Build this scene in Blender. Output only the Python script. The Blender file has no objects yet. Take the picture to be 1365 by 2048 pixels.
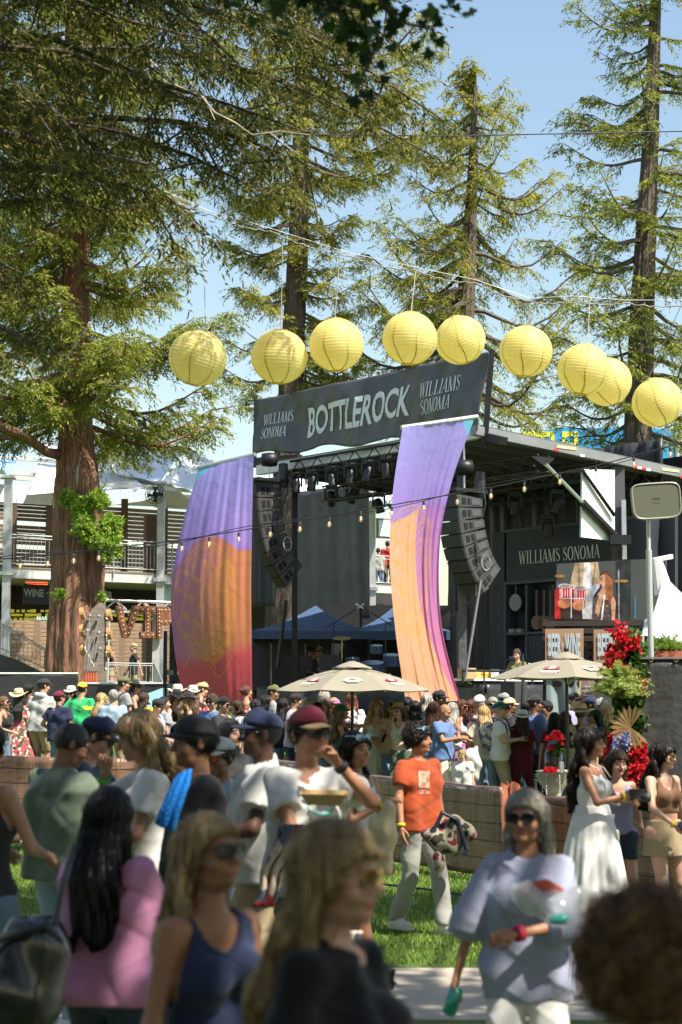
import bpy, math, random
import numpy as np
from mathutils import Vector, Matrix
from math import sin, cos, pi, radians as R, sqrt, atan2, tan
S = bpy.context.scene
COL = S.collection
rnd = random.Random(7)
# ---------------------------------------------------------------- camera
F = 3550.0; HC = 1.97; PITCH = math.atan(388 / F)
cam = bpy.data.objects.new('camera', bpy.data.cameras.new('camera')); COL.objects.link(cam)
cam.location = (0, 0, HC); cam.rotation_euler = (pi / 2 + PITCH, 0, 0)
cd = cam.data; cd.sensor_fit = 'VERTICAL'; cd.sensor_height = 36; cd.lens = 36 * F / 2048
cd.clip_start = 0.3; cd.clip_end = 3000
cd.dof.use_dof = True; cd.dof.focus_distance = 33; cd.dof.aperture_fstop = 3.0
S.camera = cam
# ---------------------------------------------------------------- world, sun, exposure
SUN_EL = R(55); SUN_AZ = R(50)      # the sun stands behind the camera, to the right
w = bpy.data.worlds.new('World'); S.world = w; w.use_nodes = True
nt = w.node_tree; sky = nt.nodes.new('ShaderNodeTexSky'); sky.sky_type = 'NISHITA'; sky.sun_disc = False
sky.sun_elevation = SUN_EL; sky.sun_rotation = pi - SUN_AZ; sky.air_density = 1.55; sky.dust_density = 1.0; sky.ozone_density = 1.3
nt.links.new(sky.outputs[0], nt.nodes['Background'].inputs[0]); nt.nodes['Background'].inputs[1].default_value = 0.095
sl = bpy.data.lights.new('sun', 'SUN'); sl.energy = 5.0; sl.angle = R(0.53); sl.color = (1, .93, .80)
sun = bpy.data.objects.new('sun', sl); COL.objects.link(sun)
sd = Vector((sin(SUN_AZ) * cos(SUN_EL), -cos(SUN_AZ) * cos(SUN_EL), sin(SUN_EL)))
sun.rotation_euler = sd.to_track_quat('Z', 'Y').to_euler()
S.view_settings.view_transform = 'Standard'; S.view_settings.look = 'None'; S.view_settings.exposure = 1.0; S.view_settings.gamma = 1
S.cycles.max_bounces = 5; S.cycles.transparent_max_bounces = 8; S.cycles.diffuse_bounces = 3; S.cycles.use_denoising = True
# ---------------------------------------------------------------- pixel helpers (photo pixels -> points at a real distance)
def ray(px, py):
    u = (px - 682.5) / F; v = (1024 - py) / F
    return Vector((u, cos(PITCH) - v * sin(PITCH), sin(PITCH) + v * cos(PITCH)))
def P(px, py, D):
    d = ray(px, py); t = D / d.y
    return Vector((d.x * t, D, HC + d.z * t))
def PL(px, py, pl, off=0):
    """point on the vertical plane pl = (A, dir) seen at a pixel; off = metres towards the viewer"""
    A, u = pl; n = Vector((u[1], -u[0])); n = n if n.y < 0 else -n
    ax, ay = A[0] + n.x * off, A[1] + n.y * off
    d = ray(px, py); t = (n.x * ax + n.y * ay) / (n.x * d.x + n.y * d.y)
    return Vector((d.x * t, d.y * t, HC + d.z * t))
def gz(y):
    if y < 24.5: return 0.0
    if y < 36: return .075 * (y - 24.5)
    return .8625 + .045 * (min(y, 60) - 36)
# ---------------------------------------------------------------- materials
MC = {}
def mat(name, col, rough=.6, metal=0, noise=0, ns=8, bump=0, bs=60, emit=0, stretch=(1, 1, 1), spec=.5, alpha=1, trans=0, col2=None, sheen=0):
    if name in MC: return MC[name]
    m = bpy.data.materials.new(name); m.use_nodes = True; MC[name] = m
    n = m.node_tree.nodes; l = m.node_tree.links; b = n['Principled BSDF']
    c = tuple(col) + (1,); b.inputs['Base Color'].default_value = c
    b.inputs['Roughness'].default_value = rough; b.inputs['Metallic'].default_value = metal
    b.inputs['Specular IOR Level'].default_value = spec; b.inputs['Alpha'].default_value = alpha
    b.inputs['Transmission Weight'].default_value = trans
    if sheen: b.inputs['Sheen Weight'].default_value = sheen
    tc = n.new('ShaderNodeTexCoord'); mp = n.new('ShaderNodeMapping'); mp.inputs['Scale'].default_value = stretch
    l.new(tc.outputs['Object'], mp.inputs[0])
    if noise or col2:
        t = n.new('ShaderNodeTexNoise'); t.inputs['Scale'].default_value = ns; t.inputs['Detail'].default_value = 6
        l.new(mp.outputs[0], t.inputs['Vector'])
        r = n.new('ShaderNodeValToRGB'); r.color_ramp.elements[0].position = .3; r.color_ramp.elements[1].position = .7
        a = col2 or [x * (1 - noise) for x in col]; d = col if col2 else [min(1, x * (1 + noise)) for x in col]
        r.color_ramp.elements[0].color = tuple(a) + (1,); r.color_ramp.elements[1].color = tuple(d) + (1,)
        l.new(t.outputs[0], r.inputs[0]); l.new(r.outputs[0], b.inputs['Base Color'])
    if bump:
        t2 = n.new('ShaderNodeTexNoise'); t2.inputs['Scale'].default_value = bs; t2.inputs['Detail'].default_value = 5
        l.new(mp.outputs[0], t2.inputs['Vector'])
        bp = n.new('ShaderNodeBump'); bp.inputs['Strength'].default_value = bump; bp.inputs['Distance'].default_value = .02
        l.new(t2.outputs[0], bp.inputs['Height']); l.new(bp.outputs[0], b.inputs['Normal'])
    if emit:
        b.inputs['Emission Color'].default_value = c; b.inputs['Emission Strength'].default_value = emit
    return m
def leafmat(name, c1, c2, c3, tr=.45, rough=.6):
    if name in MC: return MC[name]
    m = bpy.data.materials.new(name); m.use_nodes = True; MC[name] = m
    n = m.node_tree.nodes; l = m.node_tree.links; b = n['Principled BSDF']; b.inputs['Roughness'].default_value = rough
    b.inputs['Specular IOR Level'].default_value = .3
    g = n.new('ShaderNodeNewGeometry'); r = n.new('ShaderNodeValToRGB')
    e = r.color_ramp.elements; e[0].color = tuple(c1) + (1,); e[1].color = tuple(c3) + (1,); e[1].position = .97
    x = e.new(.55); x.color = tuple(c2) + (1,)
    l.new(g.outputs['Random Per Island'], r.inputs[0]); l.new(r.outputs[0], b.inputs['Base Color'])
    t = n.new('ShaderNodeBsdfTranslucent'); l.new(r.outputs[0], t.inputs[0])
    mx = n.new('ShaderNodeMixShader'); mx.inputs[0].default_value = tr
    l.new(b.outputs[0], mx.inputs[1]); l.new(t.outputs[0], mx.inputs[2]); l.new(mx.outputs[0], n['Material Output'].inputs[0])
    return m
# ---------------------------------------------------------------- objects
ORG = {}
def setp(o, label=None, cat=None, group=None, kind=None):
    if label: o['label'] = label
    if cat: o['category'] = cat
    if group: o['group'] = group
    if kind: o['kind'] = kind
    return o
def thing(name, label, cat, loc=(0, 0, 0), group=None, rz=0):
    o = bpy.data.objects.new(name, None); COL.objects.link(o); o.location = loc; o.rotation_euler = (0, 0, rz)
    o.empty_display_size = .2; ORG[o.name] = Vector(loc)
    return setp(o, label, cat, group)
def meshobj(name, V, Fc, m, parent=None, smooth=False, off=None):
    V = np.asarray(V, dtype=np.float32).reshape(-1, 3)
    org = off if off is not None else (ORG.get(parent.name) if parent is not None else None)
    if org is not None: V = V - np.array(org, dtype=np.float32)
    me = bpy.data.meshes.new(name)
    if isinstance(Fc, np.ndarray):
        k = Fc.shape[1]; nf = len(Fc)
        me.vertices.add(len(V)); me.vertices.foreach_set('co', V.ravel())
        me.loops.add(nf * k); me.loops.foreach_set('vertex_index', Fc.ravel().astype(np.int32))
        me.polygons.add(nf); me.polygons.foreach_set('loop_start', np.arange(0, nf * k, k, dtype=np.int32))
        me.polygons.foreach_set('loop_total', np.full(nf, k, dtype=np.int32)); me.update(calc_edges=True)
    else:
        me.from_pydata(V.tolist(), [], Fc); me.update()
    if smooth: me.polygons.foreach_set('use_smooth', np.ones(len(me.polygons), dtype=bool))
    for q in (m if isinstance(m, (list, tuple)) else [m]): me.materials.append(q)
    o = bpy.data.objects.new(name, me); COL.objects.link(o)
    if parent is not None:
        o.parent = parent; ORG[o.name] = Vector(org) if org is not None else Vector((0, 0, 0))
    return o
class MB:
    def __init__(s): s.v = []; s.f = []
    def add(s, v, f):
        k = len(s.v); s.v += [tuple(x) for x in v]; s.f += [tuple(i + k for i in q) for q in f]; return s
    def box(s, c, d, M=None, t=1.0):
        x, y, z = d[0] / 2, d[1] / 2, d[2] / 2
        v = [Vector((sx * x * (t if sz > 0 else 1), sy * y * (t if sz > 0 else 1), sz * z)) for sz in (-1, 1) for sy in (-1, 1) for sx in (-1, 1)]
        if M is not None: v = [M @ q for q in v]
        c = Vector(c); v = [q + c for q in v]
        return s.add(v, [(0, 2, 3, 1), (4, 5, 7, 6), (0, 1, 5, 4), (2, 6, 7, 3), (0, 4, 6, 2), (1, 3, 7, 5)])
    def prism(s, pts, n):
        """polygon pts (3d, planar) extruded by vector n"""
        n = Vector(n); k = len(pts); v = [Vector(p) for p in pts] + [Vector(p) + n for p in pts]
        return s.add(v, [tuple(range(k))[::-1], tuple(range(k, 2 * k))] + [(i, (i + 1) % k, k + (i + 1) % k, k + i) for i in range(k)])
    def tube(s, pts, r, n=8, cap=True):
        pts = [Vector(p) for p in pts]; k = len(pts); rr = r if isinstance(r, (list, tuple)) else [r] * k
        d0 = (pts[1] - pts[0]).normalized(); up = Vector((0, 0, 1)) if abs(d0.z) < .9 else Vector((1, 0, 0))
        x = d0.cross(up).normalized(); v = []
        for i, p in enumerate(pts):
            d = (pts[min(i + 1, k - 1)] - pts[max(i - 1, 0)]).normalized()
            x = (x - d * x.dot(d)); x = x.normalized() if x.length > 1e-6 else d.orthogonal().normalized(); y = d.cross(x)
            v += [p + (x * cos(2 * pi * j / n) + y * sin(2 * pi * j / n)) * rr[i] for j in range(n)]
        f = [(i * n + j, i * n + (j + 1) % n, (i + 1) * n + (j + 1) % n, (i + 1) * n + j) for i in range(k - 1) for j in range(n)]
        if cap: f += [tuple(range(n))[::-1], tuple((k - 1) * n + j for j in range(n))]
        return s.add(v, f)
    def lathe(s, prof, c, n=16, M=None, cap=True):
        v = []; c = Vector(c)
        for r, z in prof:
            for j in range(n):
                q = Vector((r * cos(2 * pi * j / n), r * sin(2 * pi * j / n), z)); v.append((M @ q if M else q) + c)
        k = len(prof)
        f = [(i * n + j, i * n + (j + 1) % n, (i + 1) * n + (j + 1) % n, (i + 1) * n + j) for i in range(k - 1) for j in range(n)]
        if cap: f += [tuple(range(n))[::-1], tuple((k - 1) * n + j for j in range(n))]
        return s.add(v, f)
    def grid(s, fn, nu, nv):
        """sheet fn(u,v), u,v in 0..1"""
        v = [fn(i / nu, j / nv) for j in range(nv + 1) for i in range(nu + 1)]
        return s.add(v, [(j * (nu + 1) + i, j * (nu + 1) + i + 1, (j + 1) * (nu + 1) + i + 1, (j + 1) * (nu + 1) + i) for j in range(nv) for i in range(nu)])
    def build(s, name, m, parent=None, smooth=False):
        return meshobj(name, s.v, s.f, m, parent, smooth)
def solidify(o, t, off=0):
    q = o.modifiers.new('thick', 'SOLIDIFY'); q.thickness = t; q.offset = off; return o
def lone(mb, name, m, label, cat, group=None, smooth=False):
    """a thing that is one mesh, its origin at its base"""
    V = np.array([tuple(x) for x in mb.v], dtype=np.float32); lo = V.min(0); hi = V.max(0)
    c = Vector(((lo[0] + hi[0]) / 2, (lo[1] + hi[1]) / 2, lo[2]))
    o = meshobj(name, V, mb.f, m, None, smooth, off=c); o.location = c
    return setp(o, label, cat, group)
# ---------------------------------------------------------------- lettering
def text_polys(txt, size=1.0, bold=.02):
    c = bpy.data.curves.new('t', 'FONT'); c.body = txt; c.size = size; c.offset = bold; c.align_x = 'CENTER'; c.align_y = 'CENTER'; c.resolution_u = 3
    o = bpy.data.objects.new('t', c); COL.objects.link(o)
    dg = bpy.context.evaluated_depsgraph_get(); me = o.evaluated_get(dg).to_mesh()
    V = [tuple(v.co) for v in me.vertices]; Fs = [tuple(p.vertices) for p in me.polygons]
    o.evaluated_get(dg).to_mesh_clear(); bpy.data.objects.remove(o); bpy.data.curves.remove(c)
    return V, Fs
def serif_polys(txt, slant=0.0):
    V = []; Fs = []; x0 = 0.0
    T, t = .125, .05
    def q(*p):
        k = len(V); V.extend([(x0 + a, b, 0) for a, b in p]); Fs.append(tuple(range(k, k + len(p))))
    def stem(x, w, y0=0, y1=1): q((x - w / 2, y0), (x + w / 2, y0), (x + w / 2, y1), (x - w / 2, y1))
    def ser(x, y, w=.22): q((x - w / 2, y - .0), (x + w / 2, y), (x + w / 2, y + .04), (x - w / 2, y + .04))
    def dg(xa, ya, xb, yb, w): q((xa - w / 2, ya), (xa + w / 2, ya), (xb + w / 2, yb), (xb - w / 2, yb))
    def strip(c, ws):
        for i in range(len(c) - 1):
            (ax, ay), (bx, by) = c[i], c[i + 1]
            def nn(j):
                a = c[max(j - 1, 0)]; b = c[min(j + 1, len(c) - 1)]; dx, dy = b[0] - a[0], b[1] - a[1]; L = sqrt(dx * dx + dy * dy) or 1
                return -dy / L * ws[j] / 2, dx / L * ws[j] / 2
            n1, n2 = nn(i), nn(i + 1)
            q((ax + n1[0], ay + n1[1]), (ax - n1[0], ay - n1[1]), (bx - n2[0], by - n2[1]), (bx + n2[0], by + n2[1]))
    for ch in txt:
        if ch == ' ': x0 += .3; continue
        if ch == 'I': stem(.17, T); ser(.17, 0); ser(.17, .96); w = .34
        elif ch == 'L': stem(.17, T); ser(.17, 0); ser(.17, .96); q((.2, 0), (.52, 0), (.55, .24), (.52, .24), (.48, .04), (.2, .04)); w = .6
        elif ch == 'W':
            dg(.1, 1, .28, 0, T); dg(.28, 0, .46, 1, t); dg(.46, 1, .64, 0, T); dg(.64, 0, .82, 1, t); ser(.1, .96); ser(.46, .96); ser(.84, .96, .18); w = .9
        elif ch == 'A': dg(.08, 0, .32, 1, t); dg(.56, 0, .32, 1, T); q((.18, .3), (.48, .3), (.47, .35), (.19, .35)); ser(.08, 0, .18); ser(.56, 0); w = .66
        elif ch == 'M': stem(.12, t); dg(.42, 0, .14, 1, T); dg(.42, 0, .7, 1, t); stem(.72, T); ser(.12, 0, .18); ser(.72, 0); ser(.1, .96, .16); ser(.74, .96, .18); w = .86
        elif ch == 'N': stem(.12, t); dg(.56, 0, .14, 1, T); stem(.57, t); ser(.12, 0, .18); ser(.57, .96, .18); ser(.1, .96, .16); w = .7
        elif ch == 'O':
            n = 20; strip([(.33 + .26 * cos(2 * pi * i / n), .5 + .49 * sin(2 * pi * i / n)) for i in range(n + 1)], [t + .09 * abs(cos(2 * pi * i / n)) for i in range(n + 1)]); w = .68
        elif ch == 'S':
            c = [(.44, .78), (.41, .92), (.28, .985), (.15, .93), (.1, .79), (.16, .64), (.3, .52), (.42, .4), (.46, .24), (.4, .09), (.25, .02), (.12, .08), (.08, .25)]
            strip(c, [.05, .05, .05, .07, .1, .12, .13, .12, .1, .07, .05, .05, .05]); w = .54
        x0 += w
    V = [(x - x0 / 2 + y * slant, y - .5, z) for x, y, z in V]
    return V, Fs, x0
def subdiv(V, Fs, cuts=1):
    import bmesh
    me = bpy.data.meshes.new('tmp'); me.from_pydata(V, [], Fs); bm = bmesh.new(); bm.from_mesh(me)
    bmesh.ops.triangulate(bm, faces=bm.faces[:])
    for _ in range(cuts): bmesh.ops.subdivide_edges(bm, edges=[e for e in bm.edges if e.calc_length() > .12], cuts=1)
    V2 = [tuple(v.co) for v in bm.verts]; bm.verts.ensure_lookup_table(); F2 = [tuple(v.index for v in f.verts) for f in bm.faces]
    bm.free(); bpy.data.meshes.remove(me); return V2, F2
def lettering(txt, fn, m, parent, font='sans', sx=1, sy=1, slant=0, bold=.02, name='lettering', cuts=0, label=None):
    """letters mapped by fn(x, y) -> point; x, y in metres about the centre"""
    if font == 'serif': V, Fs, _ = serif_polys(txt, slant)
    else: V, Fs = text_polys(txt, 1.0, bold)
    V = [((x + (slant * y if font != 'serif' else 0)) * sx, y * sy, 0) for x, y, z in V]
    if cuts: V, Fs = subdiv(V, Fs, cuts)
    o = meshobj(name, [tuple(fn(x, y)) for x, y, z in V], Fs, m, parent)
    if label: o['label'] = label
    return o
# ================================================================ ground
def ground():
    V = []; Fc = []
    ys = [-30, 0, 6, 8.35] + [8.35 + i * .9 for i in range(1, 18)] + [24.5, 26, 28, 30, 33, 36, 42, 50, 60, 90, 200, 900]
    ys = sorted(set(ys)); xs = [-900, -60, -30, -15, -8, -4, 0, 4, 8, 15, 30, 60, 900]
    for y in ys:
        for x in xs: V.append((x, y, gz(y)))
    n = len(xs)
    for j in range(len(ys) - 1):
        for i in range(n - 1): Fc.append((j * n + i, j * n + i + 1, (j + 1) * n + i + 1, (j + 1) * n + i))
    m = bpy.data.materials.new('turf'); m.use_nodes = True; N = m.node_tree.nodes; l = m.node_tree.links; b = N['Principled BSDF']
    tc = N.new('ShaderNodeTexCoord'); t = N.new('ShaderNodeTexNoise'); t.inputs['Scale'].default_value = 45; t.inputs['Detail'].default_value = 8
    l.new(tc.outputs['Object'], t.inputs['Vector']); r = N.new('ShaderNodeValToRGB'); e = r.color_ramp.elements
    e[0].position = .35; e[0].color = (.045, .10, .012, 1); e[1].position = .68; e[1].color = (.22, .34, .045, 1)
    t2 = N.new('ShaderNodeTexNoise'); t2.inputs['Scale'].default_value = .9; l.new(tc.outputs['Object'], t2.inputs['Vector'])
    mx = N.new('ShaderNodeMix'); mx.data_type = 'RGBA'; mx.blend_type = 'MULTIPLY'; mx.inputs[0].default_value = .5
    l.new(t.outputs[0], r.inputs[0]); l.new(r.outputs[0], mx.inputs[6]); l.new(t2.outputs[0], mx.inputs[7]); l.new(mx.outputs[2], b.inputs['Base Color'])
    b.inputs['Roughness'].default_value = .7; bp = N.new('ShaderNodeBump'); bp.inputs['Strength'].default_value = 1; bp.inputs['Distance'].default_value = .05
    l.new(t.outputs[0], bp.inputs['Height']); l.new(bp.outputs[0], b.inputs['Normal'])
    setp(meshobj('lawn', V, Fc, m), kind='structure')
    pm = mat('concrete', (.44, .38, .31), .85, noise=.15, ns=3, bump=.2, bs=90)
    mb = MB(); mb.box((0, 12.55, .006), (120, 2.2, .01)); o = mb.build('path', pm); setp(o, kind='structure')
    # blades of turf standing up in the open, sunlit stretch
    rs = np.random.RandomState(3); n = 90000
    y = 12.5 + 13 * rs.rand(n) ** 1.0; x = (rs.rand(n) - .5) * y * .48
    k = (y > 13.8); x = x[k]; y = y[k]; n = len(x)
    a = rs.rand(n) * 2 * pi; h = .025 + .03 * rs.rand(n); wd = .006 + .003 * rs.rand(n)
    zz = np.array([gz(q) for q in y]); c = np.stack([x, y, zz], 1); d = np.stack([np.cos(a), np.sin(a), 0 * a], 1) * wd[:, None]
    tip = c + np.stack([rs.randn(n) * .012, rs.randn(n) * .012, h], 1)
    V = np.stack([c - d, c + d, tip], 1).reshape(-1, 3)
    o = meshobj('grass_blades', V, np.arange(3 * n).reshape(-1, 3), leafmat('grass_blade', (.07, .15, .02), (.17, .28, .04), (.33, .42, .09), .3))
    setp(o, 'short bright green turf blades on the open lawn', 'grass', kind='stuff')
ground()
# ================================================================ foliage
def leaves(name, C, D, N, L, W, m, parent, bend=.0):
    """diamond leaflets: centres C, directions D, side vectors from N; all arrays"""
    Sd = np.cross(D, N); Sd /= (np.linalg.norm(Sd, axis=1, keepdims=True) + 1e-9)
    L = L[:, None]; W = W[:, None]
    V = np.stack([C, C + D * L * .45 + Sd * W, C + D * L, C + D * L * .45 - Sd * W], 1).reshape(-1, 3)
    return meshobj(name, V, np.arange(len(C) * 4).reshape(-1, 4), m, parent)
def nrm(a): return a / (np.linalg.norm(a, axis=-1, keepdims=True) + 1e-9)
bark_m = mat('redwood_bark', (.36, .18, .11), .9, noise=.0, ns=6, bump=1.0, bs=11, stretch=(5, 5, .28), col2=(.045, .02, .014))
bark_g = mat('grey_bark', (.16, .12, .10), .9, ns=8, bump=1.0, bs=16, stretch=(3.5, 3.5, .5), col2=(.05, .04, .033))
wood_dead = mat('dead_wood', (.45, .38, .32), .8, noise=.2)
def trunk(tr, pts, rad, m, n=96, rough=.055, seed=0):
    """fluted trunk: pts centre line, rad radii"""
    rs = random.Random(seed); V = []; k = 0; ph = [rs.uniform(0, 6) for _ in range(8)]
    Z = []; steps = 110
    for i in range(steps + 1):
        t = i / steps * (len(pts) - 1); a = min(int(t), len(pts) - 2); f = t - a
        p = Vector(pts[a]).lerp(Vector(pts[a + 1]), f); r = rad[a] * (1 - f) + rad[a + 1] * f
        for j in range(n):
            th = 2 * pi * j / n
            q = 1 + rough * (sin(5 * th + ph[0] + .4 * sin(p.z)) + .7 * sin(11 * th + ph[1] + .8 * sin(p.z * .7)) + .6 * sin(17 * th + ph[2] + p.z * .5) + .35 * sin(7 * p.z + 3 * th) + .55 * abs(sin(13.5 * th + 1.3 * sin(p.z * 1.1 + th) + ph[3])) + .4 * sin(29 * th + 1.1 * sin(2.1 * p.z) + ph[4]))
            V.append((p.x + r * q * cos(th), p.y + r * q * sin(th), p.z))
    Fc = [(i * n + j, i * n + (j + 1) % n, (i + 1) * n + (j + 1) % n, (i + 1) * n + j) for i in range(steps) for j in range(n)]
    return meshobj('trunk', V, Fc, m, tr, True)
def sprays(rs, base, dirs, n_tw, tw_len, n_lf, lf, droop, planar):
    """twigs leave points `base` (k,3) with branch directions; leaflets hang along them. returns C,D,N,L,W + twig segments"""
    k = len(base); b = np.repeat(base, n_tw, 0); d = np.repeat(dirs, n_tw, 0); K = len(b)
    side = nrm(np.cross(d, [0, 0, 1.])); sg = rs.choice([-1., 1.], K)[:, None]
    td = nrm(d * rs.uniform(.2, 1.0, (K, 1)) + side * sg * rs.uniform(.3, 1.1, (K, 1)) + rs.randn(K, 3) * .18 * (1 - planar) + np.array([0, 0, -1.]) * droop * rs.uniform(.2, 1.3, (K, 1)))
    tl = tw_len * rs.uniform(.35, 1.15, K)
    t = np.tile(np.linspace(.08, 1, n_lf), K); bb = np.repeat(b, n_lf, 0); dd = np.repeat(td, n_lf, 0); ll = np.repeat(tl, n_lf)
    C = bb + dd * (ll * t)[:, None] + np.array([0, 0, -1.]) * ((ll * t) ** 2 * .5 * (droop + .25))[:, None] + rs.randn(len(bb), 3) * .012
    s2 = nrm(np.cross(dd, [0, 0, 1.])) * np.tile(np.array([1., -1.]), len(C) // 2 + 1)[:len(C), None]
    D = nrm(dd * .75 + s2 * rs.uniform(.3, 1., (len(C), 1)) + rs.randn(len(C), 3) * .33 + np.array([0, 0, -.35 * (droop + .3)]))
    N = nrm(np.array([0, 0, 1.]) + rs.randn(len(C), 3) * .6)
    return C, D, N, lf * rs.uniform(.6, 1.35, len(C)), lf * .12 * rs.uniform(.7, 1.3, len(C))
def conifer(name, label, base, top, r0, zb, prof, seed, m_leaf, m_bark, nb=90, lf=.13, tw=.55, ntw=5, nlf=9, droop=.35, trunk_pts=None, rad=None, rise=.15, bias=None, sag=.12, rmul=1.0, step=.22):
    """prof(t) crown radius, t=0 at lowest limb..1 at top"""
    rs = np.random.RandomState(seed); base = Vector(base); top = Vector(top)
    tr = thing(name, label, 'tree', base)
    pts = trunk_pts or [base, base.lerp(top, .5), top]; trunk(tr, pts, rad or [r0, r0 * .55, .04], m_bark, seed=seed)
    bm = MB(); CC = []; 
    H = top.z - zb
    for i in range(nb):
        t = (i + rs.rand()) / nb; t = t ** 1.08; z = zb + H * t; f = (z - base.z) / (top.z - base.z); o = np.array(base.lerp(top, f)); az = rs.rand() * 2 * pi
        if bias is not None and rs.rand() < bias[1]: az = bias[0] + rs.randn() * .7
        L = prof(t) * rs.uniform(.62, 1.12)
        if L < .15: continue
        n = max(5, int(L / step)); ss = np.linspace(0, 1, n); up = rise + .55 * max(0, t - .7)
        hd = np.array([cos(az), sin(az), 0.]); sd_ = np.array([-sin(az), cos(az), 0.]); wob = rs.randn() * .1
        pp = o + hd * (L * ss)[:, None] + sd_ * (L * wob * ss ** 2)[:, None] + np.array([0, 0, 1.]) * (L * (up * ss - (sag + up * .6) * np.sin(ss * pi * .9) ** 2 * .8 + .10 * ss ** 3))[:, None]
        r_b = (.02 + .018 * L) * rmul
        bm.tube([tuple(q) for q in pp[::max(1, n // 7)]], [r_b * (1 - .85 * x) for x in ss[::max(1, n // 7)]], 5, False)
        dr = nrm(np.gradient(pp, axis=0)); s0 = int(n * (.12 if L < 1.5 else rs.uniform(.1, .35)))
        keep = rs.rand(n) < .93; keep[:s0] = False
        if keep.sum() < 2: continue
        # secondary limbs spread the foliage sideways
        bs = pp[keep]; ds = dr[keep]; q = sprays(rs, bs, ds, ntw, tw * (0.55 + .5 * min(1, L / 3)), nlf, lf, droop, .6); CC.append(q)
        m2 = rs.rand(len(bs)) < .45
        if m2.sum():
            b2 = bs[m2]; d2 = ds[m2]; s = nrm(np.cross(d2, [0, 0, 1.])) * rs.choice([-1., 1.], m2.sum())[:, None]
            td = nrm(d2 + s * .9 + np.array([0, 0, -.15])); ln = rs.uniform(.25, .5, m2.sum()) * min(L, 3.2) * .6
            for g in (.45, .75, 1.):
                CC.append(sprays(rs, b2 + td * (ln * g)[:, None] + np.array([0, 0, -.1]) * (ln * g * g)[:, None], td, max(2, ntw // 2 + 1), tw * .8, nlf, lf, droop, .6))
            for a_, b_, l_ in zip(b2, td, ln): bm.tube([tuple(a_), tuple(a_ + b_ * l_ + np.array([0, 0, -.1 * l_]))], [r_b * .35, .006], 4, False)
    C, D, N, L, W = [np.concatenate([q[i] for q in CC]) for i in range(5)]
    leaves('crown', C, D, N, L, W, m_leaf, tr); bm.build('branches', m_bark, tr)
    print(name, len(C)); return tr
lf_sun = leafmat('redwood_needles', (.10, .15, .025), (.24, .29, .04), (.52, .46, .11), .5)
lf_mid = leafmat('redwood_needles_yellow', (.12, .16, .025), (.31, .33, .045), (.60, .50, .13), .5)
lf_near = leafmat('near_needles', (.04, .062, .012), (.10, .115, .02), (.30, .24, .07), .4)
# left redwood, trunk in full view
D1 = 48
b1 = P(152, 1400, D1); b1.z = gz(D1); t1 = P(150, -150, D1)
pt = [b1, P(152, 1330, D1), P(155, 1150, D1), P(157, 1000, D1), P(152, 880, D1), P(152, 600, D1), P(150, 200, D1), t1]
conifer('redwood_tree', 'huge red-barked redwood at left with a torn stub and bright sprouts on its trunk', b1, t1, .8, P(0, 850, D1).z, lambda t: 4.6 * (1 - .5 * t) , 11, lf_sun, bark_m,
        nb=122, lf=.15, tw=.72, ntw=7, nlf=14, trunk_pts=pt, rad=[.80, .76, .66, .60, .44, .36, .28, .2], droop=.65, sag=.2, rise=-.02)
tr1 = bpy.data.objects['redwood_tree']
mb = MB()      # torn stub, bare limbs on the trunk
mb.tube([P(172, 1010, D1 - .5), P(178, 960, D1 - .55), P(174, 925, D1 - .5), P(168, 903, D1 - .45)], [.30, .29, .2, .03], 9)
mb.build('torn_stub', bark_m, tr1, True)
mb = MB()
mb.tube([P(112, 708, D1 - .8), P(140, 712, D1 - 1), P(165, 668, D1 - 1.3), P(180, 645, D1 - 1.4), P(176, 655, D1 - 1.5), P(150, 690, D1 - 1.5), P(132, 720, D1 - 1.6), P(127, 780, D1 - 1.6)], [.05, .045, .04, .035, .03, .03, .025, .012], 6)
mb.build('bare_limb', wood_dead, tr1, True); mb = MB()
mb.tube([P(205, 730, D1 - 1), P(245, 745, D1 - 1.6), P(290, 768, D1 - 2)], [.04, .03, .01], 6)
mb.build('bare_limb', wood_dead, tr1, True); mb = MB()
mb.tube([P(160, 1000, D1 - .55), P(158, 950, D1 - .5), P(162, 915, D1 - .46)], [.10, .11, .05], 7)
mb.build('bare_limb', wood_dead, tr1, True)
mb = MB()
mb.tube([P(125, 910, D1), P(95, 905, D1 - .8), P(45, 870, D1 - 1.5), P(0, 850, D1 - 2)], [.16, .13, .12, .1], 8)
mb.build('limb', bark_m, tr1, True); mb = MB()
mb.tube([P(125, 690, D1), P(105, 730, D1 + .5), P(70, 745, D1 + 1)], [.12, .1, .05], 8); mb.build('limb', bark_m, tr1, True)
def clump(name, m, parent, c, r, n, lf, seed, w=.2, up=.2, cen=0, shells=18):
    """leafy clump: leaflets set on short twigs bursting from random points of an ellipsoid"""
    rs = np.random.RandomState(seed); q = nrm(rs.randn(shells, 3)) * rs.rand(shells, 1) ** .4 * np.array(r) * .8 + np.array(c)
    b = q[rs.randint(0, shells, n // 10)]; d = nrm(rs.randn(len(b), 3) + np.array([0, -.3, up])); ln = rs.uniform(.3, 1, len(b)) * min(r) * .75
    t = np.tile(np.linspace(.15, 1, 10), len(b)); bb = np.repeat(b, 10, 0); dd = np.repeat(d, 10, 0); C = bb + dd * (np.repeat(ln, 10) * t)[:, None]
    D = nrm(dd + nrm(rs.randn(len(C), 3)) * 1.0); N = nrm(rs.randn(len(C), 3) + [0, -.2, .8])
    return leaves(name, C, D, N, lf * rs.uniform(.6, 1.3, len(C)), lf * w * rs.uniform(.7, 1.3, len(C)), m, parent)
lf_fresh = leafmat('fresh_sprouts', (.16, .30, .035), (.30, .45, .06), (.5, .58, .12), .4)
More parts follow.
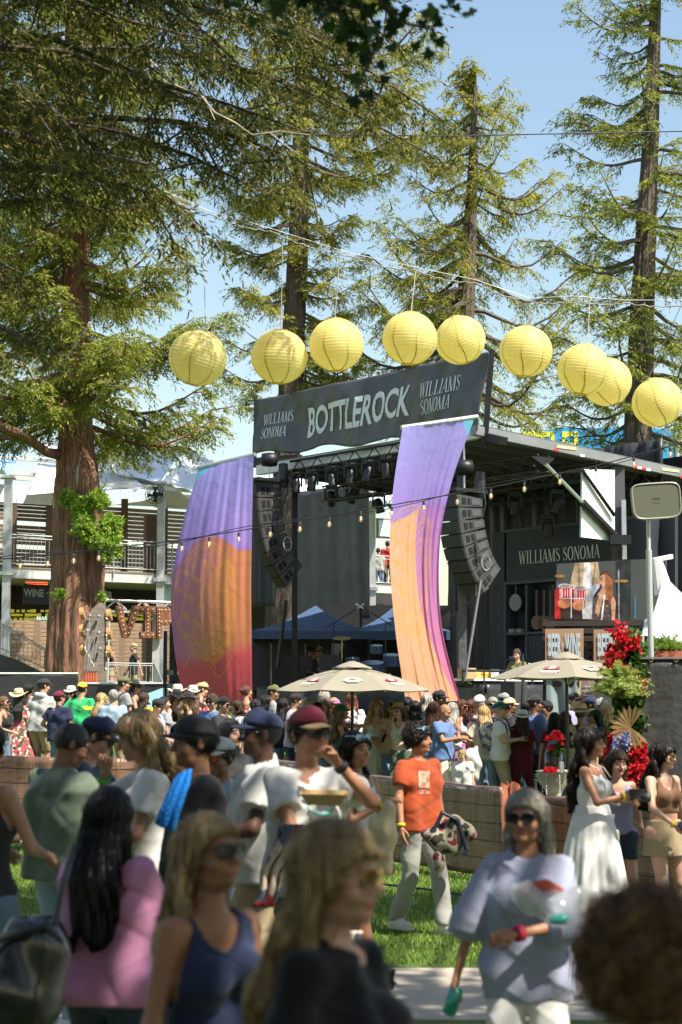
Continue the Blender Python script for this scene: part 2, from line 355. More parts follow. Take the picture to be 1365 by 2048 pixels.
for i, (x, y, r) in enumerate([(205, 1075, .5), (175, 1050, .42), (215, 1095, .4), (160, 1010, .3), (200, 1000, .34), (222, 1050, .3), (140, 1000, .25)]):
    clump('sprouts', lf_fresh, tr1, P(x, y, D1 - .85), (r, r, r * .8), 2600, .12, 50 + i)
clump('sprouts', lf_fresh, tr1, P(121, 1188, D1 - .8), (.2, .2, .12), 500, .1, 71); clump('sprouts', lf_fresh, tr1, P(207, 1195, D1 - .6), (.13, .13, .18), 400, .1, 72)
# middle redwood
D2 = 56
b2 = P(556, 1400, D2); b2.z = gz(D2); t2 = P(612, -330, D2)
pt = [b2, P(562, 1290, D2), P(570, 1000, D2), P(586, 700, D2), P(598, 480, D2), P(603, 250, D2), t2]
conifer('redwood_tree', 'tall redwood rising behind the left end of the stage banner', b2, t2, .5, P(0, 800, D2).z, lambda t: 2.3 + 2.6 * min(1, max(0, (t - .28) / .2)) - 1.2 * t, 23, lf_mid, bark_g,
        nb=102, lf=.15, tw=.68, ntw=6, nlf=13, bias=(0, .35), trunk_pts=pt, rad=[.5, .47, .40, .34, .30, .24, .1], droop=.65, rise=.02, sag=.18)
# slender one, top in view
D3 = 54
b3 = P(915, 1400, D3); b3.z = gz(D3); t3 = P(951, 132, D3)
pt = [b3, P(925, 800, D3), P(935, 560, D3), P(948, 300, D3), t3]
conifer('redwood_tree', 'slender redwood with its pointed top in view above the lanterns', b3, t3, .3, P(0, 830, D3).z, lambda t: (4.4 * (1 - t ** 1.5 * .82)) if t < .93 else .5, 37, lf_mid, bark_g,
        nb=86, lf=.14, tw=.65, ntw=5, nlf=12, trunk_pts=pt, rad=[.34, .28, .24, .13, .03], droop=.75, rise=.1, sag=.22)
D4 = 47
b4 = P(1268, 1400, D4); b4.z = gz(D4); t4 = P(1318, -160, D4)
pt = [b4, P(1275, 880, D4), P(1285, 600, D4), P(1300, 300, D4), t4]
conifer('redwood_tree', 'dark straight redwood at the right edge with short tiered limbs', b4, t4, .4, P(0, 870, D4).z, lambda t: 3.2 * (1 - .45 * t), 41, lf_sun, bark_g,
        nb=88, lf=.135, tw=.6, ntw=5, nlf=12, trunk_pts=pt, rad=[.42, .36, .3, .21, .1], droop=.6, rise=.08, sag=.14)
# near redwood: only its drooping limbs reach into the top left of the view
D5 = 19
def near_limbs():
    rs = np.random.RandomState(5); base = Vector((-8.2, 19.5, 0)); tr = thing('redwood_tree', 'near redwood in shade whose drooping limbs fill the top left corner', 'tree', base)
    trunk(tr, [base, base + Vector((0, 0, 7)), base + Vector((0, 0, 16))], [.55, .42, .25], bark_m, seed=9)
    bm = MB(); CC = []; wh = MB(); bm2 = MB()
    ends = [((-60, 60), (330, 180), 18), ((-60, 190), (420, 470), 18.5), ((-60, -60), (480, 130), 19), ((-60, 100), (600, 260), 19.5), ((-40, 0), (900, 250), 21), ((-60, 120), (880, 320), 21.5), ((-60, 330), (380, 420), 18),
            ((-60, 30), (760, 190), 21), ((-60, -120), (700, 60), 20), ((-60, 250), (300, 330), 17), ((-60, 160), (180, 300), 17), ((-60, 500), (90, 640), 17.5), ((-60, 620), (70, 690), 17.5), ((-60, 420), (200, 420), 18),
            ((-60, -10), (400, 60), 17.5), ((-60, -60), (250, 40), 17), ((-60, 90), (240, 150), 17), ((-60, 240), (520, 380), 19.5), ((-60, 300), (640, 340), 20.5), ((-60, -150), (560, 20), 19.5), ((0, -120), (820, 110), 22)]
    for (a, b, D) in ends:
        A = np.array(P(a[0], a[1], D)); B = np.array(P(b[0], b[1], D)); L = np.linalg.norm(B - A); n = int(L / .16); s = np.linspace(0, 1, n)
        pp = A + (B - A) * s[:, None] + np.array([0, 0, 1.]) * (.12 * L * np.sin(s * pi))[:, None] + np.array([0, 1., 0]) * (rs.randn() * .5 * np.sin(s * pi))[:, None]
        root = np.array([base.x + .2, base.y - .2, A[2] + .4]); bm.tube([tuple(root)] + [tuple(q) for q in pp[::5]] + [tuple(pp[-1])], [.09] + [.055 * (1 - .8 * x) for x in s[::5]] + [.01], 6, False)
        dr = nrm(np.gradient(pp, axis=0)); CC.append(sprays(rs, pp, dr, 6, .6, 15, .095, .55, .3))
        m2 = rs.rand(n) < .42; b2 = pp[m2]; d2 = dr[m2]; sd_ = nrm(rs.randn(m2.sum(), 3) + [0, 0, -.3]); ln = rs.uniform(.4, 1.1, m2.sum())
        for g in (.35, .65, 1.): CC.append(sprays(rs, b2 + sd_ * (ln * g)[:, None], nrm(sd_ + d2 * .5), 4, .5, 14, .095, .65, .3))
        for a_, b_, l_ in zip(b2, sd_, ln): bm.tube([tuple(a_), tuple(a_ + b_ * l_)], [.018, .005], 4, False)
    C, D, N, L, W = [np.concatenate([q[i] for q in CC]) for i in range(5)]
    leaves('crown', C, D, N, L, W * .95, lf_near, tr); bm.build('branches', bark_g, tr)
    cl = [(rs.uniform(-7, .3), rs.uniform(13.5, 19), rs.uniform(10.3, 13.5)) for _ in range(42)]  # unseen foliage above the view, added to shade the limbs below
    for c_ in cl: bm2.tube([(base.x, base.y, c_[2] - 1.5), c_], [.06, .02], 5, False)
    C = np.concatenate([nrm(rs.randn(700, 3)) * rs.rand(700, 1) ** .5 * np.array([1.1, 1.1, .5]) + np.array(c) for c in cl]); D = nrm(rs.randn(len(C), 3)); leaves('shading_crown', C, D, nrm(rs.randn(len(C), 3)), rs.uniform(.12, .2, len(C)), rs.uniform(.03, .05, len(C)), lf_near, tr); bm2.build('shading_limbs', bark_g, tr)
    for pts, r in [([(380, 165), (430, 225), (470, 245), (505, 270), (560, 262), (620, 270)], .02), ([(300, 120), (350, 170), (410, 195), (430, 240)], .018), ([(540, 265), (570, 290), (600, 310)], .012), ([(345, 205), (350, 240)], .01)]:
        wh.tube([P(x, y, 17.2) for x, y in pts], [r * .55 * (1 - .12 * i) for i in range(len(pts))], 6, False)
    wh.build('pale_limb', wood_dead, tr, True); print('near', len(C))
near_limbs()
# maple over the camera: its shade falls on the near crowd, a few leaf sprays hang into the top of the view
def maple():
    rs = np.random.RandomState(8); base = Vector((4.5, -5, 0)); tr = thing('maple_tree', 'shade maple overhead with dark lobed leaves hanging in at the top edge', 'tree', base)
    trunk(tr, [base, base + Vector((-.2, .3, 5)), base + Vector((-.6, 1, 11))], [.4, .32, .15], bark_g, seed=4)
    bm = MB(); cl = []
    for i in range(275):   # clumps of the crown, a broken roof of leaves, plus added leaf walls
        x = rs.uniform(-5, 14); y = rs.uniform(-12, 14.2); z = rs.uniform(9.8, 13)
        if i >= 185: s_ = rs.choice([-1, 1]); x = s_ * rs.uniform(9.5, 15) + (1.5 if s_ > 0 else 0); y = rs.uniform(-6, 15); z = rs.uniform(2, 11)  # unseen leaf walls at both sides, added to block sky light
        elif i > 124: x = rs.uniform(-16, 17); y = rs.uniform(-14, -5); z = rs.uniform(2.5, 12)  # unseen leaf wall behind the camera, added to block sky light
        elif i > 108: x = rs.uniform(-15, -6); y = rs.uniform(-6, 12); z = rs.uniform(9.6, 13)
        cl.append((x, y, z)); bm.tube([tuple(base + Vector((-.4, .6, 6 + rs.rand() * 3))), ((x + base.x) / 2, (y + base.y) / 2, z - .6), (x, y, z)], [.1, .05, .02], 5, False)
    C = np.concatenate([nrm(rs.randn(520, 3)) * rs.rand(520, 1) ** .5 * np.array([1.5, 1.5, .7]) + np.array(c) for c in cl]); n = len(C)
    for hx, hy, hr in ((5.6, -.2, 1.1), (6.2, 3.3, 1.0), (7.3, 10.6, 1.2), (4.6, 5.4, 1.1), (3.3, 3.2, .8), (8.2, 9.0, .8), (4.2, -.6, .7), (6.0, 10.8, .9)):  # gaps cut in the crown so sun flecks reach the near people
        k_ = (np.hypot(C[:, 0] - hx - (C[:, 2] - 11) * .536, C[:, 1] - hy + (C[:, 2] - 11) * .45) > hr) | (rs.rand(len(C)) < .25); C = C[k_]
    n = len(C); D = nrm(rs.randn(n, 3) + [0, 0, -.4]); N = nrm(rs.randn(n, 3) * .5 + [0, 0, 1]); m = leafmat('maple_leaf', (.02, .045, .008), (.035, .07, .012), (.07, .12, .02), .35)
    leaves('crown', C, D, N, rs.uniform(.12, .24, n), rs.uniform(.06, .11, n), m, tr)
    # hanging sprays: lobed leaves
    lobe = [(0, 0), (.28, -.08), (.5, .12), (.3, .3), (.42, .62), (.16, .58), (0, 1), (-.16, .58), (-.42, .62), (-.3, .3), (-.5, .12), (-.28, -.08)]
    V = []; Fs = []
    def leaf(c, s):
        d = nrm(rs.randn(3) * .6 + np.array([0, 0, -1.])); nn = nrm(rs.randn(3) * .7 + np.array([0, -1., .3])); sx = nrm(np.cross(d, nn)); k = len(V)
        for a, b in lobe: V.append(tuple(np.array(c) + sx * a * s + d * b * s))
        Fs.append(tuple(range(k, k + 12)))
    paths = [[(560, -40), (640, -5), (740, 25), (760, 80), (715, 175)], [(640, -30), (760, 0), (800, 45), (870, 60)], [(700, -40), (850, -15), (945, 0)], [(400, -40), (520, -10), (560, 5)], [(560, -30), (650, 10), (690, 30)], [(700, 20), (740, 100), (745, 120)]]
    for pa in paths:
        pts = [P(x, y, 8.3) for x, y in pa]; bm.tube(pts, .008, 5, False)
        for a, b in zip(pts[:-1], pts[1:]):
            L = (b - a).length
            for _ in range(int(L / .022)):
                p = a.lerp(b, rs.rand()) + Vector(rs.randn(3) * .045) + Vector((0, 0, -.03)); leaf(p, rs.uniform(.055, .1))
    meshobj('hanging_leaves', V, Fs, leafmat('maple_leaf_lobed', (.012, .03, .004), (.02, .05, .006), (.04, .1, .01), .3), tr)
    bm.build('branches', bark_g, tr)
maple()
# ================================================================ stage
UV = Vector((-.639, .769, 0)); VV = Vector((.769, .639, 0)); A0 = Vector((2.9, 36, 0))
PF = ((A0.x, A0.y), (UV.x, UV.y)); PS = ((A0.x, A0.y), (VV.x, VV.y))
def pln(d, dirv=UV): q = A0 + VV * d; return ((q.x, q.y), (dirv.x, dirv.y))
blk = mat('black_metal', (.018, .018, .02), .45, .3, noise=.3, ns=5)
blkp = mat('black_plastic', (.03, .031, .033), .5, noise=.25, ns=9, bump=.2)
tarp = mat('black_tarp', (.03, .03, .033), .38, noise=.25, ns=3, bump=.35, bs=12)
mesh_gray = mat('dark_scrim', (.052, .054, .06), .42, noise=.35, ns=1.5, bump=.4, bs=6)
steel = mat('steel', (.55, .56, .57), .35, .7, noise=.12, ns=6)
alu = mat('aluminium', (.62, .62, .62), .45, .4, noise=.1, ns=5)
white = mat('white_paint', (.8, .8, .78), .5, noise=.05, ns=3)
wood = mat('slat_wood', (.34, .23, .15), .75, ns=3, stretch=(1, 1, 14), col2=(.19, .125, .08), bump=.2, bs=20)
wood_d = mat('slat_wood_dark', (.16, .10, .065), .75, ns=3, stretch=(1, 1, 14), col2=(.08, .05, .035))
def pad(p, dz): return Vector((p.x, p.y, p.z + dz))
def bar(mb, a, b, w, h=None):
    a = Vector(a); b = Vector(b); d = b - a; L = d.length; q = d.to_track_quat('Z', 'Y').to_matrix(); return mb.box((a + b) / 2, (w, h or w, L), q)
ZR = PL(940, 872, PF).z       # roof level at the near corner
st = thing('concert_stage', 'black mobile stage with open sides and a hydraulic roof', 'stage', (A0.x, A0.y, gz(36)))
W_ = 7.6; Dp = 6.6
# deck and skirt
zd = 2.42
mb = MB(); c = A0 + UV * (W_ / 2) + VV * (Dp / 2); M = Matrix((VV, UV, Vector((0, 0, 1)))).transposed()
mb.box((c.x, c.y, zd - .08), (Dp, W_, .16), M); mb.build('deck', blk, st)
def fold(P0, P1, z0, z1, amp=.05, wl=.35, seed=0, n=60, m=14):
    r = random.Random(seed); ph = [r.uniform(0, 6) for _ in range(6)]; d = (P1 - P0); L = d.length; d = d.normalized(); nn = Vector((d.y, -d.x, 0))
    def f(u, v):
        x = u * L; a = amp * (.6 * sin(x * 2 * pi / wl + ph[0] + .8 * sin(v * 3 + ph[1])) + .4 * sin(x * 2 * pi / (wl * .43) + ph[2] + v * 1.5) + .5 * sin(x * 2 * pi / (wl * 2.7) + ph[3] + v * 2))
        return P0 + d * x + nn * a + Vector((0, 0, z0 + (z1 - z0) * v))
    return MB().grid(f, n, m)
sk = fold(A0 - VV * .02, A0 + UV * W_ - VV * .02, gz(36), zd - .02, .03, .6, 1); solidify(sk.build('skirt', tarp, st, True), .01)
sk = fold(A0 + VV * Dp - UV * .05, A0 - UV * .05, gz(36), zd - .02, .03, .6, 2); solidify(sk.build('skirt', tarp, st, True), .01)
# roof: slab with ribs below
Z = Vector((0, 0, 1))
def beam(name, a, b, w, h, m, par=st):
    mb = MB(); a = Vector(a); b = Vector(b); d = (b - a).normalized(); s = Vector((-d.y, d.x, 0)).normalized() if abs(d.z) < .95 else Vector((1, 0, 0)); u = d.cross(s)
    Mx = Matrix((d, s, u)).transposed(); mb.box((a + b) / 2, ((b - a).length, w, h), Mx); return mb.build(name, m, par)
TL_ = .38
mb = MB(); rc = [A0, A0 + UV * W_, A0 + UV * W_ + VV * (Dp + .3), A0 + VV * (Dp + .3)]; mb.prism([(q.x, q.y, ZR + .10 - (TL_ if k > 1 else 0)) for k, q in enumerate(rc)], (0, 0, .08)); mb.build('roof', mat('roof_skin', (.10, .10, .10), .5), st)
for i in range(12):
    q = A0 + UV * (.3 + i * (W_ - .6) / 11); beam('rib', (q.x, q.y, ZR + .02), Vector((q.x, q.y, ZR + .02 - TL_)) + VV * Dp, .07, .14, mat('rib_metal', (.12, .12, .125), .5, .3))
e0 = PL(918, 880, PF); e1 = A0 + VV * (Dp + .6)
edge = beam('roof_edge', Vector((A0.x, A0.y, ZR + .05)) - VV * .25, Vector((e1.x, e1.y, ZR + .03 - TL_)), .16, .19, mat('edge_grey', (.24, .24, .25), .45, .3, noise=.15, ns=2))
for k, t in enumerate((2.1, 2.9, 4.6, 4.75, 4.9, 5.05, 6.2, 6.35)):
    q = A0 + VV * t - UV * .085; mb = MB(); mb.box((q.x, q.y, ZR - .03 - TL_ * t / Dp), (.13, .02, .05), M); o = mb.build('marker', mat('red_tape', (.65, .03, .03), .4) if k % 2 == 0 else white, edge)
for t in (2.4, 5.8):
    q = A0 + VV * t - UV * .086; mb = MB(); mb.box((q.x, q.y, ZR + .07 - TL_ * t / Dp), (.6, .02, .06), M); mb.build('marker', mat('cream_tape', (.6, .55, .3), .5), edge)
beam('roof_edge', Vector((A0.x, A0.y, ZR + .02)), Vector((A0.x, A0.y, ZR + .02)) + UV * W_, .16, .22, alu)
beam('roof_edge', Vector((A0.x, A0.y, ZR)) + VV * Dp, Vector((A0.x, A0.y, ZR)) + VV * Dp + UV * W_, .16, .3, blk)
# corner posts
for px, w in ((590, .13), (925, .17)):
    q = PL(px, 1200, PF, -.1); beam('post', (q.x, q.y, gz(40)), (q.x, q.y, ZR + .1), w, w, mat('post_grey', (.10, .10, .105), .5, .4, noise=.4, ns=12) if px > 800 else blk)
for t_ in (0.12, .98): q = A0 + VV * Dp + UV * W_ * t_; beam('post', (q.x, q.y, zd), (q.x, q.y, ZR), .18, .18, blk)
q = PL(965, 760, PF); q0 = PL(958, 890, PF); beam('mast', (q.x + .03, q.y, q0.z - .1), PL(984, 700, PF, -.1), .12, .1, blk)
beam('mast', PL(960, 870, PF, -.1), PL(1008, 882, PF, -.05), .2, .16, blk)
beam('outrigger', PL(508, 925, PF, -.1), PL(600, 918, PF, -.1), .16, .2, blk)
beam('outrigger', PL(512, 800, PF, -.1), PL(510, 935, PF, -.1), .08, .08, blk)
# trusses
def truss(name, a, b, m, s=.3, r=.028, par=st, n=None):
    mb = MB(); a = Vector(a); b = Vector(b); d = (b - a).normalized(); sd_ = Vector((-d.y, d.x, 0)) * s / 2; up = Vector((0, 0, s / 2))
    cs = [sd_ + up, -sd_ + up, sd_ - up, -sd_ - up]
    for q in cs: mb.tube([a + q, b + q], r, 6)
    n = n or int((b - a).length / s)
    for i in range(n):
        p = a.lerp(b, i / n); q = a.lerp(b, (i + 1) / n)
        for (x, y) in ((0, 2), (1, 3), (0, 1), (2, 3)): mb.tube([p + cs[x], q + cs[y]] if i % 2 else [p + cs[y], q + cs[x]], r * .55, 4, False)
    return mb.build(name, m, par)
tz = PL(600, 940, PF).z
t0 = PL(592, 938, PF, .05); t1 = PL(905, 902, PF, .05)
truss('lighting_truss', t0, Vector((t1.x, t1.y, t0.z)), blk, .32, .03)
for d in (1.8, 3.6, 5.4):
    q = A0 + VV * d; truss('lighting_truss', (q.x, q.y, ZR - .45), Vector((q.x, q.y, ZR - .45)) + UV * (W_ - .4), mat('truss_grey', (.07, .07, .07), .5, .4), .34, .026)
# back wall: cabinetry with open cubbies, lettering above
PB = pln(4.6); cab = mat('navy_panel', (.028, .034, .045), .6, noise=.15, ns=3); cab2 = mat('navy_trim', (.06, .07, .085), .55)
def quadp(pl, pts, t, m, name, par, off=0):
    mb = MB(); n = Vector((pl[1][1], -pl[1][0], 0)); n = n if n.y < 0 else -n; mb.prism([PL(x, y, pl, off) for x, y in pts], -n * t); return mb.build(name, m, par)
bw = thing('backdrop_wall', 'dark navy kitchen backdrop with cubbies and pale serif lettering', 'backdrop', PL(1100, 1370, PB))
def rectp(pl, x0, y0, x1, y1):
    """upright rectangle on a plane: x from pixels, heights read at x0"""
    a = PL(x0, y0, pl); b = PL(x0, y1, pl); c_ = PL(x1, y1, pl); d_ = PL(x1, y0, pl); c_.z = b.z; d_.z = a.z; return [a, d_, c_, b]
def rbox(pl, x0, y0, x1, y1, t, m, name, par, off=0):
    r = rectp(pl, x0, y0, x1, y1); n = Vector((pl[1][1], -pl[1][0], 0)); n = n if n.y < 0 else -n
    mb = MB(); mb.prism([p + n * off for p in r], -n * t); return mb.build(name, m, par)
rbox(PB, 985, 1066, 1330, 1390, .1, cab, 'panel', bw, -.35)
rbox(PB, 1013, 1066, 1300, 1166, .33, cab, 'panel', bw, 0)
rbox(PB, 985, 1066, 1009, 1392, .33, cab, 'panel', bw, 0)
for x0, y0, x1, y1 in ((1009, 1164, 1300, 1170), (1009, 1266, 1300, 1271), (1009, 1318, 1060, 1322), (1009, 1060, 1300, 1066), (1052, 1170, 1056, 1390), (1009, 1170, 1013, 1392), (1105, 1170, 1109, 1390)): rbox(PB, x0, y0, x1, y1, .36, cab2, 'shelf', bw, .02)
rbox(PB, 1056, 1271, 1105, 1340, .1, cab, 'panel', bw, 0)
c0 = PL(1117, 1109, PB, .03); ss = (PL(1035, 1109, PB) - PL(1197, 1109, PB)).length
_, _, wS = serif_polys('WILLIAMS SONOMA'); lm = mat('pale_letter', (.75, .75, .74), .6)
hh = (PL(1117, 1098, PB) - PL(1117, 1122, PB)).length * 1.1
lettering('WILLIAMS SONOMA', lambda x, y: c0 - UV * x + Z * (y), lm, bw, 'serif', ss / wS, hh)
# pots and guitars in the cubbies
for k, (x, y) in enumerate(((1028, 1261), (1044, 1261), (1030, 1316), (1042, 1316))):
    p = PL(x, y, PB, -.12); mb = MB(); mb.lathe([(.10, -.12), (.13, -.1), (.14, .03), (.12, .05)], p + Z * .0, 14); lone(mb, 'cooking_pot', mat('pot_grey', (.22, .23, .24), .35, .6), ['small grey pot on the middle shelf of the backdrop', 'larger grey pot beside it on the middle shelf of the backdrop', 'grey pot on the low shelf of the backdrop', 'second grey pot on the low shelf of the backdrop'][k], 'pot', 'pots on the backdrop shelves')
for k, x in enumerate((1075, 1090, 1103)):
    g = thing('guitar', ['dark guitar hung leftmost in the tall cubby', 'dark guitar hung in the middle of the tall cubby', 'dark guitar hung rightmost in the tall cubby'][k], 'guitar', PL(x, 1250, PB, .1), 'guitars hung in the backdrop cubby')
    a = PL(x, 1180, PB, .02); b = PL(x, 1235, PB, .02); bar(MB(), a, b, .06).build('neck', mat('neck_dark', (.10, .07, .05), .5), g)
    bp = PL(x, 1245, PB, .02); mb = MB(); mb.lathe([(.0, -.03), (.17, -.03), (.17, .03), (0, .03)], bp, 14, Matrix((UV, Z, VV)).transposed()); mb.build('body', mat('guitar_red', (.10, .03, .02), .3), g)
p = PL(1032, 1205, PB, -.05); mb = MB(); mb.lathe([(0, -.02), (.2, -.02), (.22, .03), (0, .03)], p, 18, Matrix((UV, Z, VV)).transposed()); bar(mb, p + Z * .2, p + Z * .52, .03); lone(mb, 'frying_pan', mat('pan_dark', (.12, .13, .14), .3, .6), 'round pan hanging in the left cubby of the backdrop', 'pan')
# dark drapes inside and behind
def drape(name, label, pl, x0, x1, ytop, ybot, amp, wl, seed, m=tarp):
    a = PL(x0, ytop, pl); b = PL(x1, ytop, pl); zt = a.z; zb = PL(x0, ybot, pl).z; a.z = 0; b.z = 0; mb = fold(a, b, zb, zt, amp, wl, seed, max(30, int((b - a).length * 14)), 20)
    o = lone(mb, name, m, label, 'curtain', smooth=True); solidify(o, .012); return o
drape('black_curtain', 'black pleated curtain hanging behind the backdrop wall', pln(5.9), 900, 1330, 940, 1385, .10, .5, 3)
drape('black_curtain', 'wide grey-black scrim shading the back of the stage', pln(6.5), 590, 739, 985, 1245, .02, 1.4, 4, mesh_gray)
drape('black_curtain', 'dark blue-black cloth behind the left speaker hang', pln(6.4), 503, 550, 962, 1215, .04, .7, 6, mat('navy_cloth', (.022, .028, .04), .6))
drape('black_curtain', 'black cloth wrapping the far right side of the stage', pln(7.4, UV), 1232, 1420, 938, 1400, .14, .7, 5, tarp)
rb = thing('rear_cover', 'black cover panels closing the right rear of the stage', 'cover', (11, 41, gz(41)))
for px in (1255, 1322): q = PL(px, 1200, pln(7.2)); beam('frame_post', (q.x, q.y, gz(41)), (q.x, q.y, PL(px, 935 if px < 1300 else 1100, pln(7.2)).z), .08, .08, alu if px < 1300 else blk, rb)
drape('black_curtain', 'shadowed black curtain down the near side of the backdrop', PS, 905, 985, 905, 1385, .06, .4, 8, mat('dark_drape', (.008, .008, .01), .8)) if False else None
# fold-down white panel and hydraulic arm at the side
pp = quadp(PS, [(1166, 938), (1230, 940), (1230, 1082), (1163, 1074)], .05, white, 'side_panel', st, .05)
a = PL(1093, 930, PS, .12); b = PL(1230, 1072, pln(4.1), .25); m_ = a.lerp(b, .52)
mb = MB(); mb.tube([a, m_], .045, 10); mb.build('ram_rod', mat('chrome', (.7, .68, .7), .15, .9), st)
mb = MB(); mb.tube([m_, b], .085, 12); mb.build('ram_cylinder', blk, st)
mb = MB(); q = PL(1165, 940, PS, .1); mb.tube([q, b + Z * .45], .05, 4); mb.build('brace', blk, st)
mb = MB(); mb.prism([PL(1062, 912, PS, .1), PL(1110, 916, PS, .1), PL(1093, 935, PS, .1)], VV * 0 + UV * .06); mb.build('bracket', blk, st)
mb = MB(); mb.box(PL(1240, 1080, pln(4.1), .2), (.45, .3, .2)); mb.build('bracket', blk, st)
q = PL(1235, 950, pln(4.3)); beam('post', (q.x, q.y, zd), (q.x, q.y, ZR - .3), .28, .28, mat('post_grey2', (.08, .08, .085), .5))
q = PL(1247, 1000, pln(4.2)); beam('post', (q.x, q.y, zd), (q.x, q.y, q.z), .1, .1, steel)
# ---------------------------------------------------------------- banners
def wrinkle(u, v, s=1.0): return s * (.035 * sin(u * 9 + 3 * v) + .02 * sin(u * 23 + v * 5 + 1) + .012 * sin(u * 51 - v * 9) + .02 * sin(v * 7 + u * 4))
bn = thing('stage_banner', 'long charcoal banner with large white lettering above the stage front', 'banner', PL(740, 880, PF))
TL, TR_, BL, BR = PL(516, 800, PF, .2), PL(975, 703, PF, .2), PL(507, 911, PF, .2), PL(958, 862, PF, .2)
nF = -VV
def bpt(u, v, o=0):
    t = TL.lerp(TR_, u); b = BL.lerp(BR, u); sag = .06 * sin(u * pi * 7) * (1 - v) ** 3; return b.lerp(t, v) + nF * (wrinkle(u * 1.6, v) + o) + Z * sag
mb = MB().grid(bpt, 140, 24)
bm_ = mat('banner_charcoal', (.075, .075, .080), .36, noise=.25, ns=1.2, bump=.5, bs=2.5)
solidify(mb.build('cloth', bm_, bn, True), .006)
ink = mat('white_ink', (.72, .72, .72), .6); 
def bl(px, py):     # banner u, v of a pixel
    best = None
    for i in range(101):
        u = i / 100; t = TL.lerp(TR_, u); b = BL.lerp(BR, u); d = ray(px, py)
        e = abs(t.x / t.y - d.x / d.y)
        if best is None or e < best[0]: best = (e, u, t, b, d)
    e, u, t, b, d = best; z = HC + d.z * t.y / d.y; return u, (z - b.z) / (t.z - b.z)
LB = (TR_ - TL).length; HB = (TL - BL).length * 1.08
def put(txt, px, py, wpx, hpx, font, slope, par=bn, slant=0, bold=.02, cuts=1, m=ink):
    u0, v0 = bl(px, py); ua, _ = bl(px - wpx / 2, py); ub, _ = bl(px + wpx / 2, py); t = TL.lerp(TR_, u0); hv = hpx / F * t.y
    if font == 'serif': _, _, w0 = serif_polys(txt)
    else: V_, _ = text_polys(txt, 1.0, bold); w0 = max(v[0] for v in V_) - min(v[0] for v in V_); h0 = max(v[1] for v in V_) - min(v[1] for v in V_)
    sxx = (ub - ua) / w0; syy = hv if font == 'serif' else hv / h0
    def fn(x, y):
        uu = u0 + x; t_ = TL.lerp(TR_, uu); b_ = BL.lerp(BR, uu); Hh = (t_.z - b_.z); z0 = TL.lerp(TR_, u0).z * v0 + BL.lerp(BR, u0).z * (1 - v0) + slope * x * LB
        vv = (z0 + y - b_.z) / Hh; return bpt(uu, vv, .018)
    return lettering(txt, fn, m, par, font, sxx, syy, slant, bold, cuts=cuts)
put('WILLIAMS', 560, 835, 58, 22, 'serif', 0.0, slant=.0); put('SONOMA', 557, 864, 47, 22, 'serif', 0.0)
# slanted word of the right-hand mark and the main word
ink2 = mat('worn_ink', (.75, .75, .74), .6); n_ = ink2.node_tree.nodes; t_ = n_.new('ShaderNodeTexNoise'); t_.inputs['Scale'].default_value = 9; t_.inputs['Detail'].default_value = 10; r_ = n_.new('ShaderNodeValToRGB')
r_.color_ramp.elements[0].position = .31; r_.color_ramp.elements[0].color = (.08, .08, .09, 1); r_.color_ramp.elements[1].position = .35; r_.color_ramp.elements[1].color = (.75, .75, .74, 1)
tc_ = n_.new('ShaderNodeTexCoord'); ink2.node_tree.links.new(tc_.outputs['Object'], t_.inputs['Vector']); ink2.node_tree.links.new(t_.outputs[0], r_.inputs[0]); ink2.node_tree.links.new(r_.outputs[0], n_['Principled BSDF'].inputs['Base Color'])
put('BOTTLEROCK', 720, 826, 206, 62, 'sans', 0.02, bold=.026, m=ink2, slant=.03)
put('WILLIAMS', 887, 772, 78, 30, 'serif', 0.02, slant=.05); put('SONOMA', 882, 807, 58, 28, 'serif', 0.02, slant=.05)
# tall hanging banners, printed in colour
def hang_mat(name, mode):
    m = bpy.data.materials.new(name); m.use_nodes = True; N = m.node_tree.nodes; l = m.node_tree.links; b = N['Principled BSDF']; b.inputs['Roughness'].default_value = .45
    a = N.new('ShaderNodeAttribute'); a.attribute_name = 'print'; l.new(a.outputs['Color'], b.inputs['Base Color'])
    tr = N.new('ShaderNodeBsdfTranslucent'); l.new(a.outputs['Color'], tr.inputs[0]); mx = N.new('ShaderNodeMixShader'); mx.inputs[0].default_value = .42
    l.new(b.outputs[0], mx.inputs[1]); l.new(tr.outputs[0], mx.inputs[2]); l.new(mx.outputs[0], N['Material Output'].inputs[0])
    tc = N.new('ShaderNodeTexCoord'); t = N.new('ShaderNodeTexNoise'); t.inputs['Scale'].default_value = 2.2; t.inputs['Detail'].default_value = 5; t.inputs['Distortion'].default_value = .6; l.new(tc.outputs['Object'], t.inputs['Vector'])
    bp = N.new('ShaderNodeBump'); bp.inputs['Strength'].default_value = .4; bp.inputs['Distance'].default_value = .06; l.new(t.outputs[0], bp.inputs['Height']); l.new(bp.outputs[0], b.inputs['Normal'])
    return m
def lin(h): return tuple(((int(h[i:i + 2], 16) / 255) ** 2.2) for i in (0, 2, 4))
